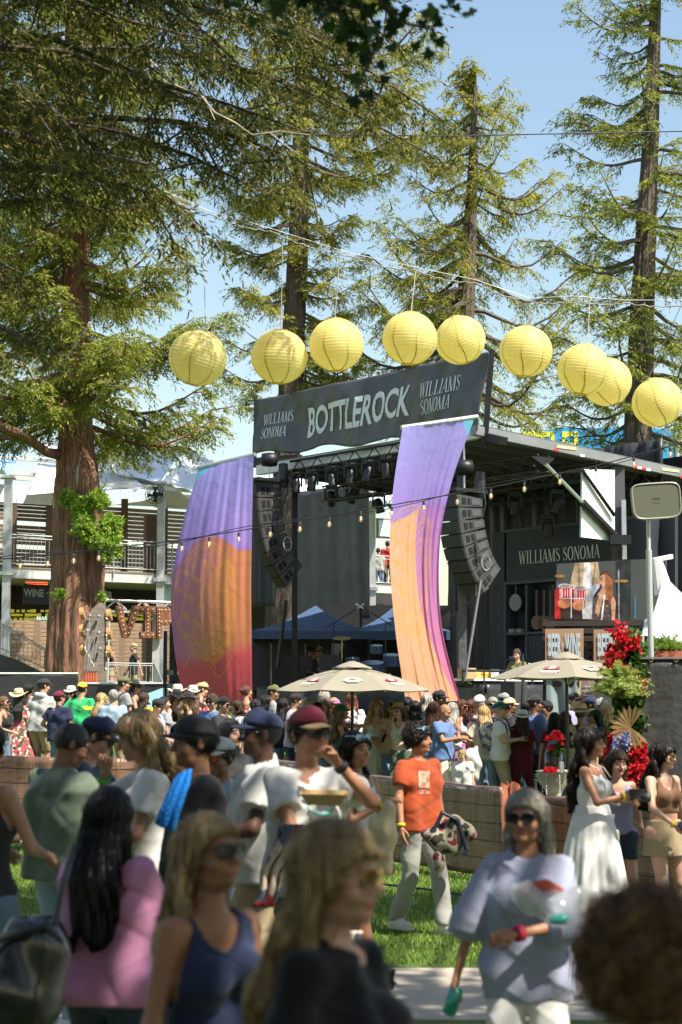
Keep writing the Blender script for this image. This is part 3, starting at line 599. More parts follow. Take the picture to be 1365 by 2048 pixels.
def art(u, v, xo=0.0):
    """print of the hanging banners; u 0..1 across, v 0..1 down: returns a colour"""
    L_ = lambda a, b, t: tuple(a[i] + (b[i] - a[i]) * max(0, min(1, t)) for i in range(3))
    bnd = .385 - .07 * sin(min(1, u * 1.25) * pi * .9) if xo == 0 else .335 + .04 * cos(u * 3)
    if xo == 0: cyan = (u < .30 - v * 3.4)
    else: cyan = (u > .80 + v * 2.2)
    if cyan: return lin('6fb6dc')
    if v < bnd + (.32 * max(0, .22 - u) if xo == 0 else .12 * max(0, u - .52)): return L_(lin('9a96dc'), lin('9466b8'), v / .5)
    if xo and (u > .62 + .9 * max(0, v - .7) - .12 * sin(v * 4)) : return L_(lin('a070b8'), lin('b06484'), (v - .3) / .6)
    red = v > (.76 - .0 + .06 * cos(u * 2.6) if xo == 0 else 1.2)
    c1 = L_(lin('a0608e'), lin('bd7450'), u * 1.5 + (v - .35) * .3) if xo == 0 else L_(lin('cf9c7c'), lin('c48a6a'), (v - .4) * 2)
    if xo == 0: t_ = (v - (.745 + .05 * cos(u * 2.6))) / .06; c1 = L_(c1, lin('c04a54'), t_)
    return c1
def lineart(u, v, flip=False):
    """stylised barrel in outline, as printed"""
    x, y = (u - .42) / .42, (v - .57) / .24
    ca, sa = cos(.38), sin(.38); X, Y = x * ca + y * sa * .9, -x * sa + y * ca
    r = sqrt((X / .95) ** 2 + Y * Y)
    if abs(r - .96) < .022 or abs(r - .88) < .014: return True
    xr, yr = X - .42, Y; r2 = sqrt((xr / .42) ** 2 + (yr / .86) ** 2)
    if X > -.1:
        for q, w in ((1, .05), (.84, .03), (.62, .03), (.45, .025)):
            if abs(r2 - q) < w: return True
        if r2 < 1: return (sin(X * 60 + 8 * sin(Y * 3)) > .75) and abs(Y) < .7 and r2 < .84
    if r < .88 and X < .2:
        if abs(X + .12 + .12 * Y * Y) < .02 or abs(X + .55 + .1 * Y * Y) < .022: return True
        return sin(Y * 19) > .55 and sin(X * 17 + Y * 6 + 3 * sin(Y * 7)) > -.35
    if .78 < v < .84 and abs(u - .45 - (v - .8) * 2) < .012: return True
    return abs(y - 1.02 - .2 * sin(x * 5)) < .02 and abs(x) < .8
def hanging(label, lefts, rights, D, seed, xo, ruf, bartop):
    """edges given as pixel polylines"""
    root = thing('hanging_banner', label, 'banner', P((lefts[-1][0] + rights[-1][0]) / 2, (lefts[-1][1] + rights[-1][1]) / 2, D), 'tall printed banners hung at the stage front')
    def along(pl, t):
        k = t * (len(pl) - 1); i = min(int(k), len(pl) - 2); f = k - i
        p0 = pl[max(i - 1, 0)]; p1 = pl[i]; p2 = pl[i + 1]; p3 = pl[min(i + 2, len(pl) - 1)]
        return tuple(.5 * (2 * p1[a] + (p2[a] - p0[a]) * f + (2 * p0[a] - 5 * p1[a] + 4 * p2[a] - p3[a]) * f * f + (3 * p1[a] - p0[a] - 3 * p2[a] + p3[a]) * f ** 3) for a in (0, 1))
    r = random.Random(seed); ph = [r.uniform(0, 6) for _ in range(9)]; nu, nv = 150, 300
    V = []; col = []
    gold = lin('dda03a')
    for j in range(nv + 1):
        v = j / nv; a = along(lefts, v); b = along(rights, v)
        for i in range(nu + 1):
            u = i / nu; px = a[0] + (b[0] - a[0]) * u; py = a[1] + (b[1] - a[1]) * u
            amp = ruf(v); d = amp * (.5 * sin(u * 19 + ph[0] + 2.5 * v) + .32 * sin(u * 37 + ph[1] + 4 * v) + .2 * sin(u * 61 + ph[2] - 3 * v)) + .35 * sin(v * pi) * (1 if xo == 0 else -.8) * sin(u * pi)
            V.append(P(px, py, D - (0.9 if xo == 0 else -.9) * (u - .5) * 1.0 - d))
            c = tuple(min(.95, q_ * 1.22 + .02) for q_ in art(u, v, xo))
            if lineart(u if not xo else .15 + u * .8, v + (.0 if xo == 0 else .02)) and v > .30 and v < .88: c = tuple(c[k_] * .55 + gold[k_] * .45 for k_ in range(3))
            col.append(c)
    Fc = [(j * (nu + 1) + i, (j + 1) * (nu + 1) + i, (j + 1) * (nu + 1) + i + 1, j * (nu + 1) + i + 1) for j in range(nv) for i in range(nu)]
    o = meshobj('cloth', [tuple(q) for q in V], Fc, hang_mat('printed_cloth', xo), root, True)
    at = o.data.color_attributes.new('print', 'FLOAT_COLOR', 'POINT'); at.data.foreach_set('color', np.array([c + (1,) for c in col], dtype=np.float32).ravel())
    a, b = bartop; mb = MB(); mb.tube([P(a[0], a[1], D + .05 + (.45 if xo == 0 else -.45)), P(b[0], b[1], D + .05 - (.45 if xo == 0 else -.45))], .045, 10); mb.build('bar', steel, root)
hanging('left tall banner, violet over orange over red with gold barrel drawing', [(400, 934), (368, 1040), (343, 1170), (348, 1290), (364, 1385)], [(508, 911), (505, 1040), (503, 1170), (504, 1300), (505, 1424)], 39.6, 2, 0, lambda v: .008 + .024 * abs(sin(v * 4)), ((395, 936), (511, 909)))
hanging('right tall banner, gathered and twisted, violet and magenta over orange', [(806, 853), (786, 985), (780, 1110), (790, 1250), (812, 1405)], [(950, 836), (905, 960), (880, 1090), (884, 1250), (921, 1402)], 34.6, 5, 1, lambda v: .02 + .045 * v, ((803, 855), (955, 833)))
# ---------------------------------------------------------------- lights under the roof
lens = mat('dark_lens', (.04, .045, .06), .08)
def moving_light(p, tilt, yaw, label, s=1.0, par=None):
    g = thing('moving_head_light', label, 'stage light', p, 'moving head lights hung under the stage roof')
    mb = MB(); mb.box(p - Z * .06 * s, (.32 * s, .26 * s, .12 * s)); mb.build('base', blkp, g)
    for sx in (-1, 1): mb = MB(); mb.box(p + Vector((sx * .17 * s, 0, -.26 * s)), (.05 * s, .12 * s, .34 * s)); mb.build('yoke_arm', blkp, g)
    Mx = Matrix.Rotation(yaw, 3, 'Z') @ Matrix.Rotation(tilt, 3, 'X'); c_ = p - Z * .38 * s
    mb = MB(); mb.lathe([(.05 * s, .22 * s), (.11 * s, .18 * s), (.14 * s, .02), (.12 * s, -.12 * s), (.14 * s, -.2 * s), (.12 * s, -.23 * s)], c_, 12, Mx); h = mb.build('head', blkp, g, True)
    mb = MB(); mb.lathe([(.11 * s, -.236 * s), (.02, -.238 * s)], c_, 12, Mx); mb.build('lens', lens, h)
for k, (x, y) in enumerate(((592, 945), (624, 940), (664, 933), (701, 926), (736, 920), (772, 912))):
    moving_light(PL(x, y, PF, .15), .3 * sin(k * 2.1), .4 * k, ['leftmost moving light on the front truss by the black post', 'second moving light from the left on the front truss', 'third moving light on the front truss above a hanging wash light', 'fourth moving light from the left on the front truss', 'fifth moving light from the left on the front truss', 'moving light on the front truss nearest the right hanging banner'][k], .78)
for k, (x, y, d) in enumerate(((663, 970, 2.0), (706, 965, 2.6), (758, 985, 3.4), (1031, 985, 3.6), (1115, 980, 3.6), (1096, 1030, 4.2))):
    moving_light(PL(x, y, pln(d)), .7 * cos(k), k, ['long wash light hanging left of centre behind the front truss', 'long wash light hanging behind the middle of the front truss', 'low wash light hanging beside the edge of the right banner', 'spotlight under the roof above the left of the wall lettering', 'spotlight under the roof beside the white side panel', 'lowest spotlight hanging just above the wall lettering'][k], .85)
# ---------------------------------------------------------------- line arrays
def line_array(px, py, pl, off, label, n=8, hz=.27, curve=(0, 2, 5, 8, 12, 17, 22, 27), wd_=.30):
    top = PL(px, py, pl, off); g = thing('speaker_array', label, 'speakers', top - Z * 2.2, 'line arrays of loudspeakers hung at the stage sides')
    pos = top.copy(); ang = 0
    grille = mat('grille_black', (.028, .029, .031), .55, bump=.3, bs=300); cabm = mat('cabinet_black', (.045, .046, .048), .5, noise=.2, ns=10)
    f0 = -VV
    mb = MB(); mb.box(top + VV * .35 + Z * .09, (.9, .66, .07), M); mb.build('rigging_frame', blk, g)
    for k in range(n):
        ang = R(curve[k] * 1.5 + (3 if k else 0)); fd = f0 * cos(ang) - Z * sin(ang); dn = -Z * cos(ang) - f0 * sin(ang); lat = UV
        pts = []; w = wd_; dpt = .68
        def q(f, dd, s): return pos + fd * f + dn * dd + lat * s
        prof = [(0, .008), (0, hz - .008), (-dpt, hz * .80), (-dpt, hz * .20)]
        mb = MB(); v = [q(a, b_, -w) for a, b_ in prof] + [q(a, b_, w) for a, b_ in prof]
        mb.add(v, [(0, 1, 2, 3), (7, 6, 5, 4), (0, 4, 5, 1), (1, 5, 6, 2), (2, 6, 7, 3), (3, 7, 4, 0)]); cb = mb.build('cabinet', cabm, g)
        mb = MB(); mb.prism([q(.01, .02, -w + .01), q(.01, .02, w - .01), q(.01, hz - .02, w - .01), q(.01, hz - .02, -w + .01)], fd * .02); mb.build('grille', grille, cb)
        mb = MB(); # side plate with bright frame slots
        for a0, a1 in ((-.10, -.20), (-.25, -.32)): mb.prism([q(a0, hz * .25, -w - .004), q(a1, hz * .27, -w - .004), q(a1, hz * .73, -w - .004), q(a0, hz * .75, -w - .004)], -lat * .006)
        mb.build('handle_recess', mat('recess', (.004, .004, .004), .9), cb)
        mb = MB(); mb.prism([q(-.36, hz * .27, -w - .004), q(-.6, hz * .29, -w - .004), q(-.6, hz * .71, -w - .004), q(-.36, hz * .73, -w - .004)], -lat * .008); mb.build('side_plate', mat('plate_grey', (.09, .09, .095), .45, .3, bump=.5, bs=150), cb)
        pos = pos + dn * hz
    # motor, chain bag and cable
    mt = top + VV * .45 + Z * .6; mb = MB(); mb.lathe([(.05, -.2), (.15, -.17), (.17, 0), (.15, .17), (.05, .2)], mt, 14, Matrix.Rotation(pi / 2, 3, 'Y')); mb.build('motor', blk, g, True)
    mb = MB(); mb.tube([mt + Z * .1, Vector((mt.x, mt.y, ZR))], .022, 6); mb.tube([mt - Z * .1, top + VV * .45 + Z * .1], .02, 6); mb.build('chain', steel, g)
    mb = MB(); mb.lathe([(.10, -.55), (.12, -.5), (.11, 0), (.07, .02)], mt + VV * .25 - UV * .2 - Z * .1, 10); mb.build('chain_bag', tarp, g)
    cb_ = []
    r = random.Random(4)
    for i in range(22): t = i / 21; cb_.append(top + VV * (.66 - .25 * t + .08 * sin(9 * t)) - Z * (2.2 * t - .15) - UV * (.3 + .05 * sin(13 * t)))
    mb = MB(); mb.tube(cb_, .018, 5); mb.build('cable', blkp, g)
    cc = [top + VV * (.75 + .12 * cos(a)) - Z * (1.35 - .16 * sin(a)) - UV * .3 for a in [i * .5 for i in range(26)]]; mb = MB(); mb.tube(cc, .014, 5); mb.build('cable', mat('grey_cable', (.35, .35, .35), .5), g)
line_array(897, 990, PF, .75, 'right hanging column of eight black loudspeakers, sunlit side')
line_array(508, 968, PF, 1.0, 'left hanging column of black loudspeakers, shaded, by the redwood trunk', hz=.32, wd_=.16)
bar(MB(), PL(962, 1160, PF, .2), PL(930, 1362, PF, .6), .04).build('stay_pole', mat('dull_steel', (.2, .2, .2), .5, .5), st); bar(MB(), PL(572, 1200, PF, .2), PL(556, 1335, PF, .2), .07).build('stay_pole', blk, st)
# front-of-deck fittings: rail, fruit, mic stands, road cases
rl = thing('guard_rail', 'low black pipe rail along the front edge of the stage deck', 'railing', PL(980, 1370, PS, .1))
zr_ = PL(928, 1341, PS, .05).z
mb = MB(); a = PL(926, 1365, PS, .05); b = PL(1065, 1365, PS, .05); mb.tube([(a.x, a.y, zd), (a.x, a.y, zr_), (b.x, b.y, zr_), (b.x, b.y, zd)], .025, 8)
for t in (.3, .6): q = a.lerp(b, t); mb.tube([(q.x, q.y, zd), (q.x, q.y, zr_)], .02, 6)
mb.build('pipe', blk, rl)
fc = [(.75, .25, .02), (.72, .55, .05), (.35, .5, .06), (.7, .12, .04)]
tb = PL(975, 1368, PS, -.6); zt_ = PL(975, 1357, PS, -.6).z
t_ = thing('prep_table', 'white prep table on the stage front stacked with fruit and boxes', 'table', (tb.x, tb.y, zd)); mb = MB(); mb.box((tb.x + .2, tb.y + .1, zt_ - .03), (2.2, .7, .05), Matrix.Rotation(R(40), 3, 'Z')); mb.build('table_top', white, t_)
for dx in (-.8, .9): mb = MB(); mb.box((tb.x + .2 + dx * .76, tb.y + .1 + dx * .64, (zt_ + zd) / 2 - .03), (.06, .06, zt_ - zd - .05)); mb.build('leg', alu, t_)
for k in range(16):
    p = PL(951 + (k % 9) * 4.6 + (k // 9) * 2.2, 1355 - (k // 9) * 7, PS, -.45); mb = MB(); mb.lathe([(.012, -.05), (.045, -.03), (.055, 0), (.045, .03), (.01, .05)], p, 10); cidx = k % 4
    lone(mb, 'citrus_fruit', mat('fruit%d' % cidx, fc[cidx], .5), '%s %s on the stage-front table, %s' % (['round', 'small', 'ripe', 'glossy'][k // 4], ['orange', 'lemon', 'lime', 'red fruit'][cidx], 'lower row' if k < 9 else 'upper row'), 'fruit', 'fruit piled on the stage-front table', True)
mb = MB(); q = PL(934, 1342, PS, -.3); mb.box(q + Z * -.05, (.26, .3, .22), Matrix.Rotation(.5, 3, 'Z')); lone(mb, 'carton', mat('card', (.45, .31, .18), .8), 'open brown carton left of the fruit on the table', 'box')
mb = MB(); q = PL(990, 1350, PS, -.3); mb.lathe([(.07, -.12), (.09, .1), (.095, .11)], q, 14); lone(mb, 'bucket', white, 'small white bucket right of the fruit on the table', 'bucket')
def mic(p0, h, boom, label):
    g = thing('mic_stand', label, 'microphone stand', p0, 'microphone stands on the stage'); mb = MB(); mb.tube([p0, p0 + Z * h], .015, 6); mb.build('pole', blk, g)
    for a in (0, 2.1, 4.2): mb = MB(); mb.tube([p0 + Z * .12, p0 + Vector((.3 * cos(a), .3 * sin(a), 0))], .012, 5); mb.build('leg', blk, g)
    e = p0 + Z * h + boom; mb = MB(); mb.tube([p0 + Z * h - boom * .3, e], .011, 5); mb.build('boom', blk, g); mb = MB(); mb.tube([e, e + boom.normalized() * .14, e + boom.normalized() * .2], [.018, .02, .035], 8); mb.build('microphone', alu, g)
def sdk(px, d): q = PL(px, 1360, pln(d)); return Vector((q.x, q.y, zd))
mic(sdk(668, 1.5), 1.5, Vector((.55, .1, .35)), 'boom microphone stand left of the umbrella top'); mic(sdk(772, 1.2), 1.45, Vector((-.5, .1, .3)), 'boom microphone stand right of the umbrella top'); mic(sdk(915, .4), 1.5, Vector((.5, 0, .4)), 'microphone stand by the right front stage post')
# ================================================================ two-storey viewing deck at the back left
VA = (P(0, 1200, 55).x, 55.0); VD = (.846, .533); VN = Vector((.533, -.846, 0)); PV = (VA, VD)
def pv(d): return ((VA[0] - VN.x * d, VA[1] - VN.y * d), VD)       # planes further back
vdir = Vector((.846, .533, 0))
dk = thing('viewing_deck', 'two-storey VIP viewing deck with slatted wood walls and grey railings', 'building', (VA[0] + 6, VA[1] + 5, gz(58)))
def hband(pl, x0, x1, y0, y1, t, m, name, par, off=0):
    """level band: heights read at x0"""
    a = PL(x0, y0, pl, off); b = PL(x1, y0, pl, off); zb = PL(x0, y1, pl, off).z; n = Vector((pl[1][1], -pl[1][0], 0)); n = n if n.y < 0 else -n
    mb = MB(); mb.prism([(a.x, a.y, zb), (b.x, b.y, zb), (b.x, b.y, a.z), (a.x, a.y, a.z)], -n * t); return mb.build(name, m, par)
hband(PV, -20, 800, 1134, 1154, 3.5, alu, 'floor_slab', dk)
hband(PV, -20, 800, 1131, 1134, 3.6, wood, 'floor_edge', dk, .03)
z2 = PL(0, 1131, PV).z; zr2 = PL(0, 1068, PV).z
def railing(par, p0, p1, z0a, z1a, z0b=None, z1b=None, gap=.13, m=None, r=.021, posts=2.4):
    m = m or mat('rail_grey', (.36, .37, .38), .5, .4)
    z0b = z0a if z0b is None else z0b; z1b = z1a if z1b is None else z1b; p0 = Vector(p0); p1 = Vector(p1); L = (p1 - p0).length
    mb = MB(); A = lambda t, f: Vector((p0.x + (p1.x - p0.x) * t, p0.y + (p1.y - p0.y) * t, (z0a + (z0b - z0a) * t) * (1 - f) + (z1a + (z1b - z1a) * t) * f))
    mb.tube([A(0, 1), A(1, 1)], r, 6); mb.tube([A(0, .08), A(1, .08)], r * .8, 6); mb.tube([A(0, .9), A(1, .9)], r * .7, 6)
    n = int(L / gap)
    for i in range(1, n): mb.tube([A(i / n, .08), A(i / n, .9)], r * .42, 4, False)
    k = max(1, round(L / posts))
    for i in range(k + 1): mb.tube([A(i / k, -.25), A(i / k, 1)], r * 1.3, 6)
    return mb.build('railing', m, par)
a = PL(-20, 1100, PV, .05); b = PL(345, 1100, PV, .05); railing(dk, a, b, z2, zr2)
a = PL(735, 1100, PV, .05); b = PL(830, 1100, PV, .05); railing(dk, a, b, z2 - .1, zr2 - .05)
def slats(pl, x0, x1, y0, y1, n, m, par, seed, gapp=.12, open_=0.0, name='slat_wall', off=0):
    r = random.Random(seed); a = PL(x0, y0, pl, off); b = PL(x1, y0, pl, off); zt = a.z; zb = PL(x0, y1, pl, off).z; d = (b - a); d.z = 0; L = d.length; d.normalize(); hgt = (zt - zb) / n; mb = MB()
    Mx = Matrix((d, Vector((-d.y, d.x, 0)), Z)).transposed()
    for i in range(n):
        if r.random() < open_: continue
        z = zb + hgt * (i + .5); x = 0
        while x < L:
            l = min(L - x, r.uniform(1.6, 3.0)); q = a + d * (x + l / 2); mb.box((q.x, q.y, z), (l - .015, .03, hgt * (1 - gapp)), Mx); x += l
    return mb.build(name, m, par)
hband(pv(2.9), -20, 800, 1000, 1134, .1, mat('deep_shade_wall', (.26, .20, .15), .8, noise=.2), 'back_wall', dk) if False else None
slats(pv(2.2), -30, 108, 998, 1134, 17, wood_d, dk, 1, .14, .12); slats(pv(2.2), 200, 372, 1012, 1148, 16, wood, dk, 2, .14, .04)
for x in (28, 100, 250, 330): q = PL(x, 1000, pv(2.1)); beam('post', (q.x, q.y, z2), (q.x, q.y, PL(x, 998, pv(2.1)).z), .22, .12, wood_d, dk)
q = PL(303, 1000, pv(2.12)); beam('dark_board', (q.x, q.y, z2), (q.x, q.y, PL(303, 1030, pv(2.1)).z), .5, .04, wood_d, dk)
gl = mat('post_galvanised', (.52, .53, .54), .45, .5, noise=.15, ns=3)
for x, yt in ((15, 955), (322, 968), (745, 985)):
    q = PL(x, 1100, PV, .12); beam('steel_post', (q.x, q.y, gz(58)), (q.x, q.y, PL(x, yt, PV).z), .24, .2, gl, dk)
    mb = MB(); mb.box((q.x, q.y, z2 - .25), (.4, .4, .12)); mb.build('bracket', gl, dk); mb = MB(); mb.box((q.x, q.y, PL(x, yt, PV).z), (.4, .4, .08)); mb.build('bracket', gl, dk)
zt = PL(15, 955, PV).z
for x0, x1, dz in ((-30, 420, 0), (-30, 420, 1.0), (-30, 330, .5)):
    a = PL(x0, 955, pv(0 if dz == 0 else 2.5)); b = PL(x1, 955, pv(0 if dz == 0 else 2.5)); beam('roof_beam', (a.x, a.y, zt + dz), (b.x, b.y, zt + dz), .12, .12, alu, dk)
# ground storey behind: dark bar, wood wall, platform
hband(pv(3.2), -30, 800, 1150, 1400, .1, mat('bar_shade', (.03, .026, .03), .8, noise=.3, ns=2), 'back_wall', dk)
slats(pv(.5), -30, 340, 1238, 1400, 20, wood, dk, 5, .10, .0)
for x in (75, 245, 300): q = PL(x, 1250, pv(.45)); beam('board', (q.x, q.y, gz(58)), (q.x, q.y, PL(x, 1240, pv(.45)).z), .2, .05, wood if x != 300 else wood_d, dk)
# sails over the deck
sail_m = mat('sail_fabric', (.80, .82, .86), .55, noise=.05, ns=1, bump=.2, bs=3); sb = mat('sail_blue', (.25, .42, .68), .5)
def sail(cs, sag, label, m=None, n=18, name='shade_sail'):
    """cs: four corners; edges and middle hang in curves"""
    c = [Vector(q) for q in cs]
    def f(u, v):
        e = .12; uu = u; p = c[0].lerp(c[1], u).lerp(c[3].lerp(c[2], u), v); mid = (c[0] + c[1] + c[2] + c[3]) / 4
        k = 4 * u * (1 - u); l = 4 * v * (1 - v); pull = .10 * (k * (1 - l) + l * (1 - k)); p = p.lerp(mid, pull); p.z -= sag * k * l; return p
    mb = MB().grid(f, n, n); o = lone(mb, name, m or sail_m, label, 'sail', 'white shade sails over the viewing deck', True); return solidify(o, .01)
sail([P(55, 990, 56), P(75, 885, 60), P(210, 878, 62), P(300, 985, 57)], .2, 'pale sail peaking left of the big redwood trunk')
sail([P(195, 940, 57), P(205, 880, 64), P(385, 893, 62), P(320, 968, 58)], .5, 'broad sunlit sail right of the big redwood trunk')
sail([P(190, 962, 57), P(200, 935, 62), P(300, 950, 61), P(318, 972, 58)], .3, 'thin low sail under the broad one beside the trunk')
sail([P(322, 965, 58), P(383, 896, 61), P(430, 925, 60), P(385, 985, 58)], .3, 'peaked sail by the deck post with the fan')
sail([P(-60, 870, 56), P(-10, 850, 60), P(60, 885, 60), P(18, 955, 55.5)], .5, 'blue-tinted sail swooping down to the leftmost post', sb)
sail([P(225, 1010, 60), P(290, 1002, 60), P(340, 965, 59), P(420, 1020, 60)], .1, 'low pale sail hanging behind the fan post')
hs = mat('valance_fabric', (.66, .67, .70), .6, noise=.05)
va = thing('fabric_valance', 'long pale fabric valance under the sails along the upper deck', 'valance', PL(150, 1010, pv(2))); hband(pv(2.0), -30, 115, 966, 1002, .03, hs, 'cloth', va); hband(pv(2.0), 310, 450, 985, 1015, .03, hs, 'cloth', va)
sail([P(500, 1004, 60), P(520, 950, 64), P(600, 945, 64), P(650, 1004, 60)], .2, 'white sail glimpsed behind the left loudspeaker column'); sail([P(620, 1004, 60), P(640, 955, 64), P(760, 960, 64), P(840, 1004, 60)], .2, 'white sail glimpsed above the grey scrim behind the stage')
# fan on the post
fn = thing('wall_fan', 'round black caged fan fixed to the deck post', 'fan', PL(311, 1000, PV, .5)); fp = PL(311, 989, PV, .5)
Mx = Matrix.Rotation(R(75), 3, 'X'); mb = MB()
for i in range(3): mb.tube([fp + Mx @ Vector((.33 * (1 - .25 * i) * cos(a * pi / 9), .33 * (1 - .25 * i) * sin(a * pi / 9), .06 * i)) for a in range(19)], .012, 4, False)
for a in range(14): mb.tube([fp + Mx @ Vector((0, 0, .14)), fp + Mx @ Vector((.33 * cos(a * pi / 7), .33 * sin(a * pi / 7), 0))], .007, 3, False)
mb.build('cage', blk, fn)
for a in range(4): mb = MB(); c_ = [fp + Mx @ Vector((r_ * cos(a * pi / 2 + o), r_ * sin(a * pi / 2 + o), -.04)) for r_, o in ((.05, 0), (.26, -.25), (.29, .3), (.08, .6))]; mb.prism(c_, Mx @ Vector((0, 0, .012))); mb.build('blade', blkp, fn)
mb = MB(); mb.lathe([(.08, -.15), (.08, .1), (0, .12)], fp, 10, Mx); mb.build('hub', blk, fn)
mb = MB(); mb.tube([fp, PL(320, 985, PV, .15)], .03, 6); mb.build('arm', blk, fn)
# signs on the lower storey
def sign(name, label, pl, x0, y0, x1, y1, m, txt, tm, off, px, py, w, h, font='sans', bold=.03, t=.04, par=None, cat='sign'):
    g = thing(name, label, cat, PL((x0 + x1) / 2, y1, pl, off)); hband(pl, x0, x1, y0, y1, t, m, 'board', g, off)
    words(g, pl, txt, px, py, w, h, tm, off + .02, font, bold); return g
def words(g, pl, txt, px, py, w, h, tm, off, font='sans', bold=.03, name='lettering', slant=0):
    n = Vector((pl[1][1], -pl[1][0], 0)); n = n if n.y < 0 else -n; d = Vector((pl[1][0], pl[1][1], 0)); d = d if d.x > 0 else -d
    c_ = PL(px, py, pl, off); W = (PL(px + w / 2, py, pl, off) - PL(px - w / 2, py, pl, off)); W.z = 0; W = W.length; H = PL(px, py - h / 2, pl, off).z - PL(px, py + h / 2, pl, off).z
    if font == 'serif': _, _, w0 = serif_polys(txt); h0 = 1
    else: V_, _ = text_polys(txt, 1, bold); w0 = max(v[0] for v in V_) - min(v[0] for v in V_); h0 = max(v[1] for v in V_) - min(v[1] for v in V_)
    return lettering(txt, lambda x, y: c_ + d * x + Z * y, tm, g, font, W / w0, H / h0, slant, bold, name=name)
dsg = mat('sign_dark', (.022, .02, .024), .5); lv = mat('lavender_ink', (.5, .45, .55), .6)
sg = sign('bar_sign', 'dark bar sign reading WINE COCKTAILS BEER, left part cut by the trunk', pv(1.2), 48, 1168, 215, 1208, dsg, 'WINE · COCKTAILS · BEER', lv, 0, 138, 1189, 178, 16)
sg2 = sign('bar_sign', 'dark bar sign seen between scrim and right banner, ending in BEER', pv(1.2), 690, 1205, 840, 1240, dsg, 'COCKTAILS · BEER', lv, 0, 738, 1222, 112, 15)
mg = mat('mint_neon', (.45, .75, .62), .5, emit=.6)
g = thing('light_sign', 'small mint glowing sign half hidden by the trunk', 'sign', PL(100, 1250, pv(2.6))); words(g, pv(2.6), 'MARRIED', 96, 1237, 44, 8, mg, .02); words(g, pv(2.6), 'ENJOY', 92, 1247, 36, 8, mg, .02, name='lower_lettering')
r = random.Random(3)
yel = mat('lit_bottles', (.5, .45, .06), .5, emit=.25)
g = thing('bottle_display', 'rows of yellow-lit bottles on the bar shelves behind the slat wall', 'display', PL(60, 1245, pv(3)))
for row in range(3):
    mb = MB()
    for i in range(60):
        q = PL(10 + i * 5.3 + r.uniform(-1, 1), 1222 + row * 8, pv(3.0))
        if r.random() < .75: mb.box(q, (.10, .08, .06 + .05 * r.random()))
    mb.build('bottle_row', yel, g).__setitem__('kind', 'stuff')
q = PL(74, 1165, pv(1.5)); mb = MB()
for i in range(4): mb.tube([q + Vector((-.35, 0, -.07 * i)), q + Vector((.35, 0, -.07 * i))], .018, 5)
lone(mb, 'patio_heater', mat('heater_glow', (.9, .12, .04), .5, emit=1.5), 'small glowing red heater bars under the deck above the bar sign', 'heater')
for px, pl_, l_ in ((345, pv(.8), 'blue and white framed poster between post and left banner'), (774, pv(-.2), 'blue and white framed poster on the upper deck seen left of the right banner')):
    y0, y1 = (1170, 1210) if px < 500 else (1040, 1072); g = thing('framed_poster', l_, 'poster', PL(px, y1, pl_, .2)); hband(pl_, px - 20, px + 20, y0 - 4, y1 + 4, .05, wood, 'frame', g, .2); hband(pl_, px - 16, px + 16, y0, y1, .02, mat('poster_blue', (.28, .6, .78), .5, col2=(.75, .8, .8), ns=1.5), 'print', g, .24)
# marquee letters V I P
rust = mat('rust_steel', (.30, .115, .05), .75, col2=(.12, .05, .03), ns=6, bump=.2); bulb = mat('bulb_lit', (.9, .8, .6), .4, emit=.15)
PVi = ((P(0, 1240, 52).x, 52.0), (.97, .24)); vg = thing('marquee_sign', 'rusty steel marquee letters V I P studded with small bulbs', 'sign', PL(300, 1280, PVi))
def marq(polys, x0, y0, sx, sy, bulbs):
    mb = MB(); d = Vector((PVi[1][0], PVi[1][1], 0)); n = Vector((d.y, -d.x, 0))
    for p in polys: mb.prism([PL(x0 + a * sx, y0 - b * sy, PVi) for a, b in p], -n * .45)
    o = mb.build('letter', rust, vg); mb = MB()
    for (a, b) in bulbs:
        q = PL(x0 + a * sx, y0 - b * sy, PVi, .03); mb.lathe([(.016, -.03), (.016, .02), (0, .03)], q, 6, Matrix.Rotation(pi / 2, 3, 'X'))
    mb.build('bulbs', bulb, o)['kind'] = 'stuff'
L2 = lambda a, b, n: [(a[0] + (b[0] - a[0]) * i / (n - 1), a[1] + (b[1] - a[1]) * i / (n - 1)) for i in range(n)]
marq([[(.0, 1), (.26, 1), (.52, 0), (.28, 0)], [(.68, 1), (1, 1), (.52, 0), (.42, .3)]], 233, 1275, 50, 64, L2((.15, .92), (.38, .12), 7) + L2((.83, .92), (.5, .15), 6))
marq([[(0, 1), (1, 1), (1, .8), (.7, .8), (.7, .2), (1, .2), (1, 0), (0, 0), (0, .2), (.3, .2), (.3, .8), (0, .8)]], 282, 1276, 29, 64, L2((.5, .9), (.5, .1), 8) + L2((.15, .9), (.85, .9), 3) + L2((.15, .1), (.85, .1), 3))
marq([[(0, 1), (.8, 1), (1, .85), (1, .55), (.8, .42), (.35, .42), (.35, 0), (0, 0)]], 315, 1277, 30, 64, L2((.15, .9), (.15, .1), 8) + L2((.3, .9), (.8, .9), 3) + L2((.3, .52), (.85, .55), 3))
truss('gantry_truss', PL(205, 1212, PVi, -.3), PL(365, 1218, PVi, -.3), alu, .35, .035, vg)
q = PL(313, 1240, PVi, -.3); beam('gantry_post', (q.x, q.y, gz(52)), (q.x, q.y, q.z + .4), .2, .2, alu, vg)
